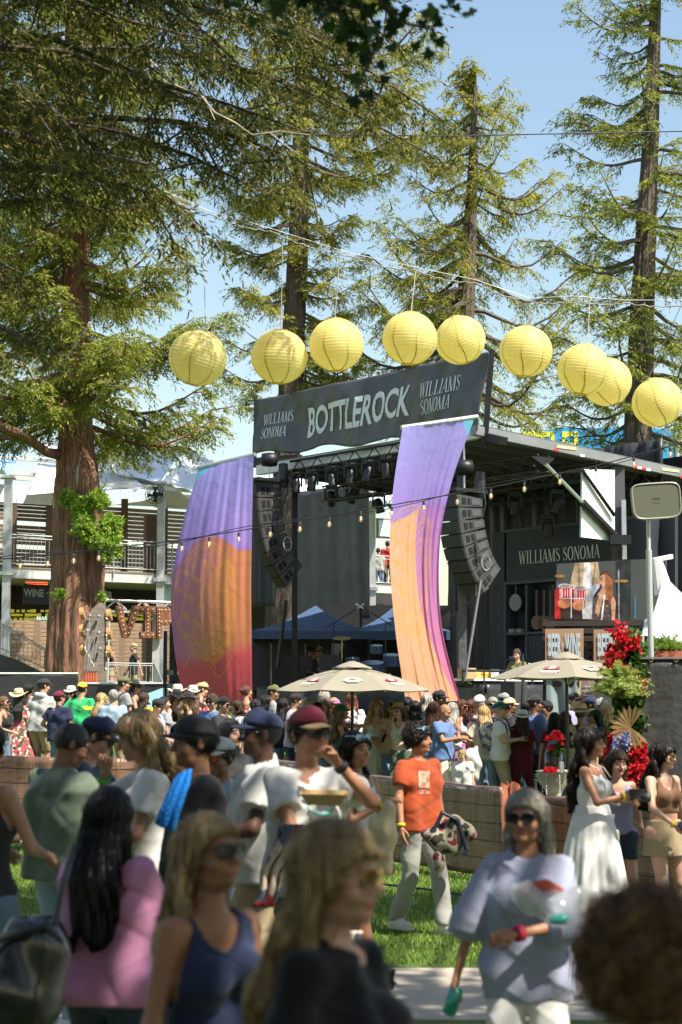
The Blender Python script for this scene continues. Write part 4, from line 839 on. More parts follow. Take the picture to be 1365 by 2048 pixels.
# guitar headstock sculpture
hs_ = thing('guitar_sculpture', 'giant wooden guitar headstock sculpture with round pegs in front of the redwood', 'sculpture', P(192, 1400, 46))
oldw = mat('old_planks', (.30, .25, .20), .8, col2=(.14, .11, .09), ns=3, stretch=(1, 1, 9), bump=.3, bs=14)
out = [(168, 1365), (170, 1300), (166, 1262), (172, 1238), (184, 1218), (200, 1205), (208, 1212), (209, 1240), (209, 1300), (206, 1365)]
mb = MB(); mb.prism([P(x, y, 45.7) for x, y in out], Vector((0, .35, 0))); mb.build('headstock', oldw, hs_)
for k, (x, y) in enumerate(((180, 1232), (198, 1233), (175, 1262), (198, 1266), (170, 1296), (200, 1298))):
    mb = MB(); q = P(x, y, 45.6); mb.lathe([(.04, -.04), (.05, .03), (.02, .05), (.02, .12)], q, 10, Matrix.Rotation(pi / 2, 3, 'X')); mb.build('tuning_post', mat('dull_steel', (.2, .2, .2), .5, .5), hs_)
    mb = MB(); q = P(165 if k % 2 == 0 else 219, y - 5 + 2 * k, 45.8); mb.lathe([(.0, -.05), (.16, -.05), (.16, .05), (0, .05)], q, 14, Matrix.Rotation(R(80), 3, 'Y')); mb.build('peg', mat('peg_wood', (.45, .25, .10), .6), hs_)
    mb = MB(); mb.tube([P(x, y, 45.45), P(176 + 3.5 * k, 1335, 45.4)], .007, 4); mb.build('string', gl, hs_)
mb = MB(); mb.box(P(183, 1336, 45.4), (.5 * 0 + .36 * 1, .12, .06)); mb.build('nut', oldw, hs_)
for k in range(5): mb = MB(); q = P(172 + 5 * k, 1366, 45.4); mb.lathe([(.02, .3), (.05, .1), (.06, 0), (0, -.08)], q, 8); mb.build('fringe', mat('copper_red', (.4, .09, .04), .4), hs_)
truss('lighting_tower', P(203, 1420, 45.2), P(207, 1215, 45.2), alu, .28, .03, hs_) if False else None
tw = thing('truss_tower', 'slim aluminium truss tower holding the guitar sculpture', 'truss', P(206, 1400, 46))
mb = MB(); b0 = P(204, 1425, 46.3); t0_ = P(209, 1225, 46.3)
for dx in (-.13, .13): mb.tube([b0 + Vector((dx, 0, 0)), t0_ + Vector((dx, 0, 0))], .03, 6)
for i in range(12): a = b0.lerp(t0_, i / 12); b = b0.lerp(t0_, (i + 1) / 12); mb.tube([a + Vector((.13 if i % 2 else -.13, 0, 0)), b + Vector((-.13 if i % 2 else .13, 0, 0))], .016, 4)
mb.build('lattice', alu, tw)
# platform rails and stair
pr = thing('platform_railing', 'grey platform railing below the VIP letters', 'railing', P(270, 1400, 50)); a = P(212, 1400, 50); b = P(308, 1400, 51); railing(pr, a, b, P(0, 1366, 50).z, P(0, 1326, 50).z); a2 = P(327, 1400, 48); railing(pr, b, a2, P(0, 1368, 51).z, P(0, 1326, 51).z, P(0, 1385, 48).z, P(0, 1368, 48).z - .0)
sr = thing('stair_railing', 'grey stair railing sloping down at the far left', 'railing', P(50, 1400, 49)); a = P(-20, 1330, 49); b = P(97, 1350, 49); railing(sr, a, b, P(0, 1292, 49).z, P(0, 1235, 49).z, P(0, 1342, 49).z, P(0, 1302, 49).z, gap=.11)
lone(MB().prism([P(-30, 1300, 48.6), P(30, 1318, 48.6), P(85, 1345, 48.6), P(85, 1400, 48.6), P(-30, 1400, 48.6)], (0, .3, 0)), 'stair_cover', tarp, 'black cloth covering the side of the far left stair', 'cover')
def cloth_fence(label, pl, x0, x1, ytop, D_off=0, m=tarp, top=None, amp=.012, zb=None, name='cloth_fence'):
    a = PL(x0, ytop, pl); b = PL(x1, ytop, pl); g = thing(name, label, 'fence', ((a.x + b.x) / 2, (a.y + b.y) / 2, gz((a.y + b.y) / 2)))
    zt = a.z; a.z = 0; b.z = 0; mb = fold(a, b, gz(a.y) + .02 if zb is None else zb, zt, amp, 1.6, int(x0), 80, 24); solidify(mb.build('cloth', m, g, True), .008)
    mb = MB(); mb.tube([(a.x, a.y, zt), (b.x, b.y, zt)], .025, 6); mb.build('top_rail', top or alu, g); return g
cloth_fence('low black cloth fence at the far left in front of the redwood', ((P(0, 1350, 38).x, 38.0), (1, .03)), -30, 157, 1347)
cloth_fence('low dark cloth fence below the platform railing', ((P(0, 1350, 42).x, 42.0), (1, .0)), 158, 335, 1367)
bt = thing('blue_table', 'pale blue slanted cover beside the left banner foot', 'cover', P(300, 1400, 40)); mb = MB(); mb.prism([P(282, 1392, 40), P(325, 1376, 40), P(325, 1420, 40), P(275, 1420, 40)], (0, .5, 0)); mb.build('cloth', mat('pale_blue', (.35, .62, .72), .6), bt)
rk = thing('equipment_rack', 'tall black equipment rack with shelves beside the left banner', 'rack', P(340, 1400, 40.6))
for x in (331, 352): q = P(x, 1300, 40.6); beam('upright', (q.x, q.y, gz(40)), (q.x, q.y, P(x, 1262, 40.6).z), .08, .1, blk, rk)
for y in (1345, 1372, 1395): mb = MB(); mb.box(P(345, y, 40.9), (.35, .5, .1)); mb.build('shelf', mat('case_grey', (.30, .30, .30), .5), rk)
# ---------------------------------------------------------------- tents, sheds behind the stage
navy = mat('navy_canopy', (.045, .085, .165), .5, bump=.2, bs=3, noise=.1)
def popup(label, apex, cx0, cx1, yb, yv, D, dep, name='canopy_tent', m=navy, leg=blk):
    a = P(cx0, yb, D); b = P(cx1, yb, D); zb = a.z; zv = P(cx0, yv, D).z; g = thing(name, label, 'tent', ((a.x + b.x) / 2, D, gz(D))); ap = P(apex[0], apex[1], D + dep / 2)
    c_ = [Vector((a.x, D, zb)), Vector((b.x, D, zb)), Vector((b.x, D + dep, zb)), Vector((a.x, D + dep, zb))]; mb = MB()
    for i in range(4):
        p, q = c_[i], c_[(i + 1) % 4]
        def f(u, v, p=p, q=q): e = p.lerp(q, u); r_ = e.lerp(ap, v); r_.z -= .10 * sin(v * pi) + .03 * sin(u * pi) * (1 - v); return r_
        mb.grid(f, 8, 6)
    mb.build('canopy', m, g); mb = MB()
    for i in range(4): p, q = c_[i], c_[(i + 1) % 4]; mb.add([p, q, (q.x, q.y, zv), (p.x, p.y, zv)], [(0, 1, 2, 3)])
    solidify(mb.build('valance', m, g), .01)
    for p in c_: mb = MB(); mb.box((p.x, p.y, (zv + gz(D)) / 2), (.06, .06, zv - gz(D))); mb.build('leg', leg, g)
    return g
popup('left navy pop-up canopy behind the umbrella', (632, 1211), 500, 740, 1262, 1278, 44.5, 3.2)
popup('right navy pop-up canopy running behind the right banner', (790, 1212), 700, 905, 1262, 1280, 46.5, 3.2)
wt = thing('marquee_tent', 'white peaked tent at the right edge behind the planter', 'tent', P(1350, 1400, 27)); ap = P(1328, 1150, 28.5); c_ = [P(1284, 1270, 27), P(1440, 1300, 26), P(1470, 1240, 29.5), P(1290, 1240, 29.8)]; mb = MB()
for i in range(4):
    p, q = c_[i], c_[(i + 1) % 4]
    def f(u, v, p=p, q=q): e = p.lerp(q, u); r_ = e.lerp(ap, v); r_.z -= .16 * sin(v * pi) ** 1.0; return r_
    mb.grid(f, 10, 12)
mb.build('canopy', mat('tent_white', (.75, .77, .8), .5, noise=.04), wt, True); mb = MB(); mb.tube([ap - Z * .3, ap + Z * .25 + Vector((-.1, 0, 0)), ap + Z * .3 + Vector((.15, 0, 0))], [.16, .09, .04], 8); mb.build('peak', white, wt)
for p in c_: mb = MB(); mb.box((p.x, p.y, (p.z + 1) / 2), (.07, .07, p.z - 1)); mb.build('leg', alu, wt)
hut = thing('blackout_panel', 'grey black-out panels standing under the left navy canopy', 'screen panel', P(600, 1400, 47.3)); 
for x0, x1 in ((503, 541), (544, 610), (612, 664)): quadp(((0, 47.5), (1, 0)), [(x0, 1278), (x1, 1278), (x1, 1380), (x0, 1380)], .05, mesh_gray, 'panel', hut)
lone(MB().box(P(790, 1320, 49) , (5, .1, 3.0)), 'black_partition', mat('black_cloth', (.008, .008, .009), .7), 'black partition under the right navy canopy', 'partition')
# blue sign with yellow letters far behind the trees
PR = ((P(1040, 880, 75).x, 75.0), (1, .02)); bs_ = thing('roof_sign', 'big blue sign with yellow-green letters behind the stage roof', 'sign', P(1200, 925, 75))
mb = MB(); mb.prism([P(1033, 868, 75), P(1130, 855, 75), P(1357, 858, 75), P(1357, 932, 75), P(1033, 960, 75)], (0, .5, 0)); mb.build('board', mat('sign_blue', (.02, .28, .62), .5, noise=.15, ns=.4), bs_)
words(bs_, PR, 'BOTTLEROCK', 1128, 892, 300, 54, mat('sign_yellow', (.60, .62, .05), .5), .05, bold=.03)
q = P(1355, 880, 75); mb = MB(); mb.tube([(q.x, q.y, 1), (q.x, q.y, q.z + 1.2)], .12, 8); mb.build('post', alu, bs_)
# ---------------------------------------------------------------- screen with live picture
PSn = ((P(1112, 1170, 31).x, 31.0), (.93, -.36)); sc_ = thing('video_screen', 'large video wall showing a singer and a drum kit', 'screen', PL(1220, 1245, PSn))
quadp(PSn, [(1112, 1126), (1331, 1114), (1331, 1246), (1108, 1240)], .15, blk, 'frame', sc_); quadp(PSn, [(1114, 1128), (1329, 1116), (1329, 1244), (1110, 1238)], .01, mat('screen_dark', (.045, .05, .045), .4, emit=.5, noise=.0), 'picture', sc_, .015)
def EM(n, c, e=.55):
    k = 'lit_' + n
    if k in MC: return MC[k]
    m = mat(k, c, .5, emit=e); N_ = m.node_tree.nodes; t_ = N_.new('ShaderNodeTexNoise'); t_.inputs['Scale'].default_value = 7; t_.inputs['Detail'].default_value = 7; q_ = N_.new('ShaderNodeTexCoord'); m.node_tree.links.new(q_.outputs['Object'], t_.inputs['Vector']); r_ = N_.new('ShaderNodeValToRGB'); r_.color_ramp.elements[0].position = .35; r_.color_ramp.elements[1].position = .68; r_.color_ramp.elements[0].color = tuple(x * .38 for x in c) + (1,); r_.color_ramp.elements[1].color = tuple(min(1, x * 1.35) for x in c) + (1,); m.node_tree.links.new(t_.outputs[0], r_.inputs[0]); m.node_tree.links.new(r_.outputs[0], N_['Principled BSDF'].inputs['Emission Color']); m.node_tree.nodes['Principled BSDF'].inputs['Base Color'].default_value = tuple(x * .25 for x in c) + (1,); return m
def pic(name, pts, col, off, key): return quadp(PSn, pts, .004, EM(key, col), name, sc_, off)
def ell(cx, cy, rx, ry, n=18, a0=0): return [(cx + rx * cos(2 * pi * i / n + a0), cy + ry * sin(2 * pi * i / n + a0)) for i in range(n)]
pic('picture_floor', [(1110, 1200), (1125, 1170), (1215, 1180), (1240, 1200), (1240, 1240), (1110, 1238)], (.05, .025, .02), .02, 'floor')
pic('picture_jacket', [(1150, 1126), (1196, 1124), (1200, 1150), (1199, 1172), (1188, 1178), (1160, 1178), (1143, 1172), (1141, 1166)], (.55, .40, .24), .025, 'tan')
pic('picture_shirt', [(1169, 1126), (1181, 1125), (1184, 1178), (1165, 1178)], (.75, .72, .7), .03, 'pale'); pic('picture_legs', [(1160, 1176), (1198, 1176), (1192, 1238), (1166, 1238)], (.55, .53, .5), .028, 'cream')
pic('picture_cymbal', ell(1120, 1152, 10, 3), (.4, .2, .05), .03, 'brass'); pic('picture_drum', [(1110, 1180), (1118, 1180), (1122, 1238), (1110, 1238)], (.5, .02, .02), .032, 'red')
for cx, cy in ((1130, 1190), (1159, 1194)):
    pic('picture_drum', [(cx - 13, cy - 18), (cx + 13, cy - 17), (cx + 12, cy + 14), (cx - 12, cy + 16)], (.55, .015, .03), .035, 'red'); pic('picture_drum_rim', ell(cx, cy - 18, 14, 5), (.5, .45, .45), .038, 'rim'); pic('picture_drum_skin', ell(cx - 1, cy + 17, 13, 10), (.55, .2, .08), .04, 'orange'); pic('picture_drum_rim', ell(cx, cy - 18, 10, 3), (.3, .25, .2), .042, 'rim2')
pic('picture_drum', [(1183, 1170), (1200, 1168), (1198, 1195), (1184, 1196)], (.4, .45, .5), .034, 'chrome')
for x0, x1, y0, y1 in ((1142, 1144, 1176, 1236), (1166, 1168, 1200, 1236), (1125, 1172, 1196, 1198)): pic('picture_stand', [(x0, y0), (x1, y0), (x1, y1), (x0, y1)], (.6, .6, .6), .044, 'silver')
pic('picture_hair', [(1200, 1150), (1207, 1142), (1216, 1142), (1223, 1152), (1226, 1180), (1228, 1205), (1218, 1215), (1200, 1200)], (.12, .035, .015), .046, 'brown')
pic('picture_face', ell(1207, 1161, 8, 12), (.62, .33, .2), .05, 'skin'); pic('picture_neck', [(1205, 1172), (1215, 1172), (1220, 1200), (1200, 1200)], (.6, .32, .2), .049, 'skin2'); pic('picture_top', [(1186, 1195), (1200, 1188), (1205, 1212), (1216, 1210), (1222, 1192), (1230, 1202), (1228, 1241), (1184, 1240)], (.10, .07, .06), .052, 'blouse')
pic('picture_arm', [(1190, 1226), (1196, 1198), (1201, 1178), (1206, 1180), (1204, 1204), (1198, 1232)], (.62, .33, .2), .056, 'skin'); pic('picture_arm', [(1222, 1198), (1228, 1192), (1232, 1205), (1230, 1240), (1224, 1240)], (.62, .33, .2), .056, 'skin'); pic('picture_microphone', [(1187, 1192), (1199, 1175), (1203, 1178), (1191, 1195)], (.02, .02, .02), .06, 'ink')
for x_ in (1156, 1190): pic('picture_lapel', [(x_, 1126), (x_ + 3, 1126), (x_ + (5 if x_ < 1170 else -3), 1174), (x_ + (3 if x_ < 1170 else -5), 1174)], (.28, .19, .10), .033, 'shade')
for cx, cy in ((1130, 1190), (1159, 1194)):
    for k in range(5): pic('picture_lug', [(cx - 10 + 5 * k, cy - 12), (cx - 9 + 5 * k, cy - 12), (cx - 9 + 5 * k, cy + 8), (cx - 10 + 5 * k, cy + 8)], (.6, .55, .55), .043, 'silver')
    pic('picture_glint', [(cx - 8, cy - 13), (cx - 5, cy - 13), (cx - 6, cy + 7), (cx - 8, cy + 6)], (.9, .4, .4), .044, 'glint')
pic('picture_brow', [(1200, 1156), (1206, 1155), (1206, 1157), (1200, 1158)], (.10, .03, .02), .056, 'dkbrown'); pic('picture_eye', ell(1203, 1160, 2, 1.2), (.03, .01, .01), .057, 'ink'); pic('picture_nose', [(1199, 1160), (1201, 1160), (1199, 1167), (1196, 1166)], (.45, .22, .13), .057, 'skin3'); pic('picture_mouth', ell(1202, 1170, 2.6, 1.6), (.25, .03, .03), .057, 'lip')
for k in range(7): pic('picture_lock', [(1211 + 2.2 * k, 1146 + 2 * k), (1213 + 2.2 * k, 1147 + 2 * k), (1216 + 1.8 * k + 2 * sin(k), 1180 + 3 * k), (1213 + 1.8 * k, 1200 + 2 * k), (1211 + 1.9 * k + 2 * sin(k), 1175)], (.30, .11, .04), .054, 'hairlight')
for k in range(9): pic('picture_pattern', ell(1192 + (k % 3) * 11 + (k // 3) * 2, 1212 + (k // 3) * 10, 2, 1.5), (.35, .28, .22), .055, 'dots')
pic('picture_strap', [(1208, 1190), (1211, 1190), (1205, 1240), (1202, 1240)], (.6, .55, .45), .058, 'pale'); pic('picture_cymbal', ell(1243, 1162, 14, 3), (.5, .28, .08), .03, 'brass'); pic('picture_hardware', [(1236, 1140), (1239, 1140), (1240, 1240), (1237, 1240)], (.25, .25, .25), .03, 'gun')
pic('picture_stand', [(1270, 1190), (1272, 1190), (1272, 1236), (1270, 1236)], (.03, .25, .4), .03, 'blue'); pic('picture_dark', [(1232, 1122), (1262, 1120), (1262, 1243), (1232, 1242)], (.03, .035, .035), .018, 'dim')
# bar stall below the screen
PBr = ((P(1090, 1300, 30).x, 30.0), (.97, -.24)); bar_ = thing('bar_stall', 'dark slatted pallet bar below the video wall', 'stall', PL(1190, 1400, PBr)); dw = mat('dark_pallet', (.06, .042, .035), .7, col2=(.03, .022, .02), ns=4, stretch=(1, 1, 10))
for k in range(9): quadp(PBr, [(1086, 1242 + k * 15 + (0)), (1300, 1240 + k * 15.5), (1300, 1251 + k * 15.5), (1086, 1252 + k * 15)], .05, dw, 'plank', bar_)
for x in (1090, 1182, 1296): quadp(PBr, [(x - 4, 1238), (x + 4, 1238), (x + 4, 1420), (x - 4, 1420)], .08, dw, 'post', bar_, -.06)
brn = mat('board_brown', (.42, .25, .16), .7, noise=.08, ns=2); pb = mat('powder_ink', (.50, .58, .66), .6)
for k, (x0, x1) in enumerate(((1091, 1167), (1188, 1278))):
    g = thing('drinks_sign', ['brown drinks board left of the other, above the umbrella', 'brown drinks board behind the red flowers'][k], 'sign', PL((x0 + x1) / 2, 1330, PBr, .1), 'brown drinks boards on the bar'); quadp(PBr, [(x0, 1258 + k), (x1, 1257 + 2 * k), (x1, 1335 + k * 3), (x0, 1335 + k * 2)], .03, brn, 'board', g, .1); words(g, PBr, 'BEER · WINE', (x0 + x1) / 2 + (0 if k == 0 else 2), 1292, (x1 - x0) - 12, 46, pb, .12, bold=.035)
drape('tent_curtain', 'pale green-grey tent wall behind the right umbrella pole', PBr, 1092, 1165, 1345, 1480, .05, .5, 12, mat('pale_tarp', (.22, .28, .27), .6))
g = thing('price_board', 'narrow menu board with striped text beside the bar curtain', 'sign', PL(1172, 1430, PBr, .3)); quadp(PBr, [(1163, 1357), (1189, 1358), (1186, 1430), (1160, 1430)], .03, mat('menu_mauve', (.30, .16, .20), .6), 'board', g, .3); quadp(PBr, [(1160, 1357), (1163.5, 1357), (1161, 1430), (1157, 1430)], .03, mat('menu_yellow', (.6, .5, .15), .6), 'edge', g, .3)
for k in range(6): quadp(PBr, [(1167, 1372 + k * 9), (1184, 1372 + k * 9), (1184, 1374 + k * 9), (1167, 1374 + k * 9)], .004, pb, 'text_line', g, .312)
# umbrellas
cvs = mat('umbrella_canvas', (.25, .225, .17), .8, noise=.06, ns=2, bump=.1, bs=80)
def umbrella(label, cx, ytop, ybot, hw, D, n=8, rot=0.0):
    ap = P(cx, ytop + 9, D); zb = P(cx, ybot, D).z; R_ = hw * D / F; g = thing('patio_umbrella', label, 'umbrella', (ap.x, D, gz(D)), 'beige patio umbrellas')
    mb = MB(); mb.tube([(ap.x, D, gz(D)), (ap.x, D, ap.z + .02)], .028, 10); mb.build('pole', mat('pole_bronze', (.05, .045, .04), .4, .5), g)
    C_ = [Vector((ap.x + R_ * cos(rot + 2 * pi * i / n), D + R_ * sin(rot + 2 * pi * i / n), zb)) for i in range(n)]; mb = MB()
    for i in range(n):
        p, q = C_[i], C_[(i + 1) % n]
        def f(u, v, p=p, q=q):
            e = p.lerp(q, u); e.z += .03 * sin(u * pi) * 0; r_ = e.lerp(ap, v * .93); r_.z += .045 * sin(v * pi) - .04 * sin(u * pi) * (1 - v) * .6; return r_
        mb.grid(f, 8, 10)
    solidify(mb.build('canopy', cvs, g, False), .006); mb = MB()
    for i in range(n): p = C_[i]; mb.tube([p + Z * -.02, p.lerp(ap, .5) + Z * .0, ap - Z * .05], .008, 4); mb.tube([p.lerp(ap, .5) + Z * .06, Vector((ap.x, D, zb - .1))], .007, 4)
    mb.build('ribs', alu, g)
    pr_ = [(R_ * .25, -.105), (R_ * .2, -.075), (R_ * .12, -.03), (R_ * .03, .01)]; mb = MB(); mb.lathe([(a * (1 + .0), z + .06) for a, z in pr_], ap, 24); o = mb.build('vent_cap', cvs, g, True)
    for i, v in enumerate(o.data.vertices):
        if i < 24: v.co.z += .02 * sin(i * 1.9)
    mb = MB(); mb.lathe([(.01, 0), (.03, .015), (.042, .04), (.025, .065), (0, .075)], ap + Z * .065, 10); mb.build('finial', blk, g, True)
    # printed marks on the three facing panels
    for k, i in enumerate(sorted(range(n), key=lambda i: (C_[i] + C_[(i + 1) % n]).y)[:3]):
        p, q = C_[i], C_[(i + 1) % n]
        if p.x > q.x: p, q = q, p
        nn = (q - p).cross(ap - p); nn = nn if nn.y < 0 else -nn; nn.normalize()
        mid = p.lerp(q, .5)
        def m_(x, y, p=p, q=q, mid=mid, nn=nn): e = mid + (q - p).normalized() * x; v = .30 + y / (ap - mid).length; r_ = e.lerp(Vector((ap.x, ap.y, ap.z)), v * .93) - (e - mid) * 0; r_.z += .045 * sin(v * pi) - .003; return r_ + nn * .012
        wi = mat('canvas_ink', (.72, .70, .66), .7); rd = mat('canvas_red', (.5, .05, .08), .7); d1 = mat('canvas_dark', (.12, .10, .10), .7)
        def poly(pts, mm, nm, lift=0): meshobj(nm, [tuple(m_(a, b) + nn * lift) for a, b in pts], [tuple(range(len(pts)))], mm, g)
        if k == 0:
            N2 = 28; o_ = [(.19 * cos(2 * pi * i / N2) * (1 + .10 * cos(6 * 2 * pi * i / N2)), .10 * sin(2 * pi * i / N2) * (1 + .1 * cos(6 * pi * i / N2 * 2))) for i in range(N2)]; poly(o_, wi, 'emblem'); poly([(a * .78, b * .74) for a, b in o_], cvs, 'emblem', .004)
            lettering('H', lambda x, y: m_(x, y) + nn * .01, d1, g, 'sans', .13, .13, name='emblem_letter'); poly([(-.11, -.06), (.11, -.06), (.09, -.035), (-.09, -.035)], wi, 'emblem', .008)
        else:
            poly([(-.2, -.0), (-.1, .08), (.0, .02), (.1, .08), (.2, -.0), (.08, -.05), (-.08, -.05)], rd, 'emblem'); poly([(-.07, -.02), (-.05, .07), (.03, .1), (.09, .03), (.04, -.04)], wi, 'emblem', .004)
            lettering("HENDRICK'S", lambda x, y: m_(x, y - .12), wi, g, 'sans', .062, .075, name='lettering', bold=.03); lettering('A MOST UNUSUAL GIN', lambda x, y: m_(x, y - .19), wi, g, 'sans', .026, .034, name='lettering')
    return g
umbrella('beige umbrella in the middle, in front of the stage', 705, 1322, 1381, 162, 28.5, rot=pi / 8)
umbrella('beige umbrella at right, left of the flower column', 1133, 1304, 1356, 150, 27, rot=pi / 8 + .38)
# ---------------------------------------------------------------- lanterns on a wrapped rope
rope_px = [(-40, 330), (120, 350), (330, 388), (420, 428), (540, 462), (700, 512), (830, 540), (950, 565), (1060, 602), (1150, 598), (1250, 606), (1400, 606)]
DL = 23.5; rp = [P(x, y, DL) for x, y in rope_px]
g = thing('lantern_rope', 'white wrapped rope slung across the view above the paper lanterns', 'rope', rp[6])
mb = MB(); fine = []
for a, b in zip(rp[:-1], rp[1:]):
    for i in range(12): fine.append(a.lerp(b, i / 12) + Z * (-.05 * sin(i / 12 * pi) + .012 * sin(i * 2.7)))
mb.tube(fine, [.006 + .005 * abs(sin(i * .8)) for i in range(len(fine))], 6); mb.build('wrap', mat('rope_white', (.32, .30, .28), .8, noise=.3, ns=20), g)
mb = MB(); mb.tube([q + Z * .04 for q in rp], .004, 5); mb.build('cable', gl, g)
lan_m = bpy.data.materials.new('lantern_paper'); lan_m.use_nodes = True; N = lan_m.node_tree.nodes; l = lan_m.node_tree.links; b = N['Principled BSDF']; b.inputs['Roughness'].default_value = .5
tc = N.new('ShaderNodeTexCoord'); tx = N.new('ShaderNodeTexNoise'); tx.inputs['Scale'].default_value = 2.5; l.new(tc.outputs['Object'], tx.inputs['Vector']); rr_ = N.new('ShaderNodeValToRGB'); rr_.color_ramp.elements[0].color = (.92, .80, .28, 1); rr_.color_ramp.elements[1].color = (.96, .92, .58, 1)
l.new(tx.outputs[0], rr_.inputs[0]); l.new(rr_.outputs[0], b.inputs['Base Color']); tr = N.new('ShaderNodeBsdfTranslucent'); l.new(rr_.outputs[0], tr.inputs[0]); mx = N.new('ShaderNodeMixShader'); mx.inputs[0].default_value = .6; l.new(b.outputs[0], mx.inputs[1]); l.new(tr.outputs[0], mx.inputs[2]); l.new(mx.outputs[0], N['Material Output'].inputs[0])
seam = mat('lantern_seam', (.72, .48, .05), .6); wire = mat('wire', (.5, .45, .4), .5)
LN = [(396, 716, 58.5, 23.5, 406, 430, .28), (559, 714, 57, 23.7, 566, 470, .06), (673, 690, 55.5, 23.6, 680, 505, -.05), (820, 677, 55.5, 23.4, 832, 541, .05), (921, 680, 51, 24.6, 946, 565, -.32), (1052, 703, 53.5, 23.6, 1060, 603, .08), (1168, 739, 53, 23.3, 1180, 600, .15), (1214, 764, 50.5, 24.8, 1290, 606, -.35), (1315, 805, 51, 24.0, 1365, 606, -.38)]
LL = ['leftmost, tilted, in front of open sky', 'second from left, above the left end of the stage banner', 'third from left, above the lettering of the stage banner', 'fourth from left, palest, above the middle of the stage banner', 'fifth from left, over the right end of the stage banner', 'sixth from left, right of the banner mast', 'left and nearer of the overlapping pair', 'right and farther of the overlapping pair', 'rightmost, lowest of all']
for (x, y, rp_, D, cx, cy, tilt), lab in zip(LN, LL):
    c_ = P(x, y, D); rr = rp_ * D / F; g = thing('paper_lantern', 'round yellow paper lantern, ' + lab, 'lantern', c_ - Z * rr, 'yellow paper lanterns strung across'); Mx = Matrix.Rotation(tilt, 3, 'Y') @ Matrix.Rotation(.08, 3, 'X')
    prof = []; K = 22
    for i in range(K * 3 + 1):
        th = R(15) + (pi - R(30)) * i / (K * 3); f_ = 1 + (.012 if i % 3 else -.008); prof.append((rr * sin(th) * f_, -rr * cos(th) * .97))
    mb = MB(); mb.lathe(prof, c_, 48, Mx, cap=False); sh = mb.build('shade', lan_m, g, True)
    for k in range(7):
        a = 2 * pi * k / 7 + x; mb = MB(); mb.tube([c_ + Mx @ Vector((rr * .99 * sin(R(15) + (pi - R(30)) * i / 20) * cos(a + .05 * sin(i * .5)), rr * .99 * sin(R(15) + (pi - R(30)) * i / 20) * sin(a + .05 * sin(i * .5)), -rr * .965 * cos(R(15) + (pi - R(30)) * i / 20))) for i in range(21)], .008, 5); mb.build('seam', seam, sh)
    for s_ in (-1, 1): mb = MB(); mb.tube([c_ + Mx @ Vector((rr * .26 * cos(a * pi / 8), rr * .26 * sin(a * pi / 8), s_ * rr * .945)) for a in range(17)], .008, 5); mb.build('ring', seam, g)
    mb = MB(); mb.tube([c_ + Mx @ Vector((-rr * .26, 0, rr * .94)), c_ + Mx @ Vector((0, 0, rr * 1.02)), c_ + Mx @ Vector((rr * .26, 0, rr * .94))], .005, 4); mb.tube([c_ + Mx @ Vector((0, 0, rr)), P(cx, cy, DL)], .006, 4); mb.build('cord', wire, g)
# festoon lights
mb = MB(); fpx = [(-40, 1122), (120, 1108), (364, 1080), (550, 1050), (784, 1010), (982, 975), (1192, 932), (1400, 876)]; DF = 27
fl = thing('festoon_cable', 'thin black cable with clear bulbs crossing in front of the stage', 'string lights', P(680, 1030, DF))
pts = [];
for (a, b) in zip(fpx[:-1], fpx[1:]):
    for i in range(8): t = i / 8; pts.append(P(a[0] + (b[0] - a[0]) * t, a[1] + (b[1] - a[1]) * t, DF))
mb.tube(pts, .009, 5); mb.tube([q + Vector((0, 0, .05 * sin(i * .35))) for i, q in enumerate(pts)], .006, 4); mb.build('cable', blk, fl)
glass = mat('bulb_glass', (.5, .42, .32), .1, alpha=.35, spec=.6); fil = mat('filament', (1, .45, .15), .5, emit=2.5)
for x in (41, 96, 148, 198, 364, 419, 478, 541, 600, 659, 722, 784, 848, 915, 982, 1049, 1120, 1192, 1268, 1341):
    i = next(k for k in range(len(fpx) - 1) if fpx[k + 1][0] > x); a, b = fpx[i], fpx[i + 1]; y = a[1] + (b[1] - a[1]) * (x - a[0]) / (b[0] - a[0]); p = P(x, y, DF)
    mb = MB(); mb.lathe([(.012, -.02), (.02, -.03), (.021, -.08), (.016, -.085)], p, 8); s_ = mb.build('socket', blkp, fl); mb = MB(); mb.lathe([(.014, -.085), (.03, -.115), (.034, -.14), (.024, -.17), (0, -.182)], p, 10); bu = mb.build('bulb', glass, fl, True); mb = MB(); mb.tube([p - Z * .10, p - Z * .15], .006, 4); mb.build('filament', fil, bu)
mb = MB(); mb.tube([P(-40, 268, 30), P(500, 268, 30), P(900, 272, 30), P(1400, 262, 30)], .012, 5); lone(mb, 'power_line', mat('line_dark', (.05, .05, .08), .5), 'thin dark wire crossing high across the sky', 'wire')
# ---------------------------------------------------------------- right side: antenna, black fence, flowers, planter, fountain
an = thing('panel_antenna', 'olive rounded panel antenna on a tall grey pole', 'antenna', P(1297, 1400, 21)); q = P(1313, 1002, 20.9)
mb = MB(); wd, hg = .295, .215; o_ = [((wd * (abs(cos(t)) ** .38) * (1 if cos(t) > 0 else -1)) * (1 + .05 * (sin(t))), hg * (abs(sin(t)) ** .38) * (1 if sin(t) > 0 else -1)) for t in [2 * pi * i / 40 for i in range(40)]]
Mr = Matrix.Rotation(R(-4), 3, 'Y') @ Matrix.Rotation(R(3), 3, 'Z')
for s0, s1, y0, y1 in ((1, 1, 0, .05), (.95, .93, -.012, 0)): mb.prism([q + Mr @ Vector((a * s1, y0, b * s1)) for a, b in o_], Mr @ Vector((0, y1 - y0, 0)))
o = mb.build('housing', mat('olive_plastic', (.12, .125, .088), .45), an); 
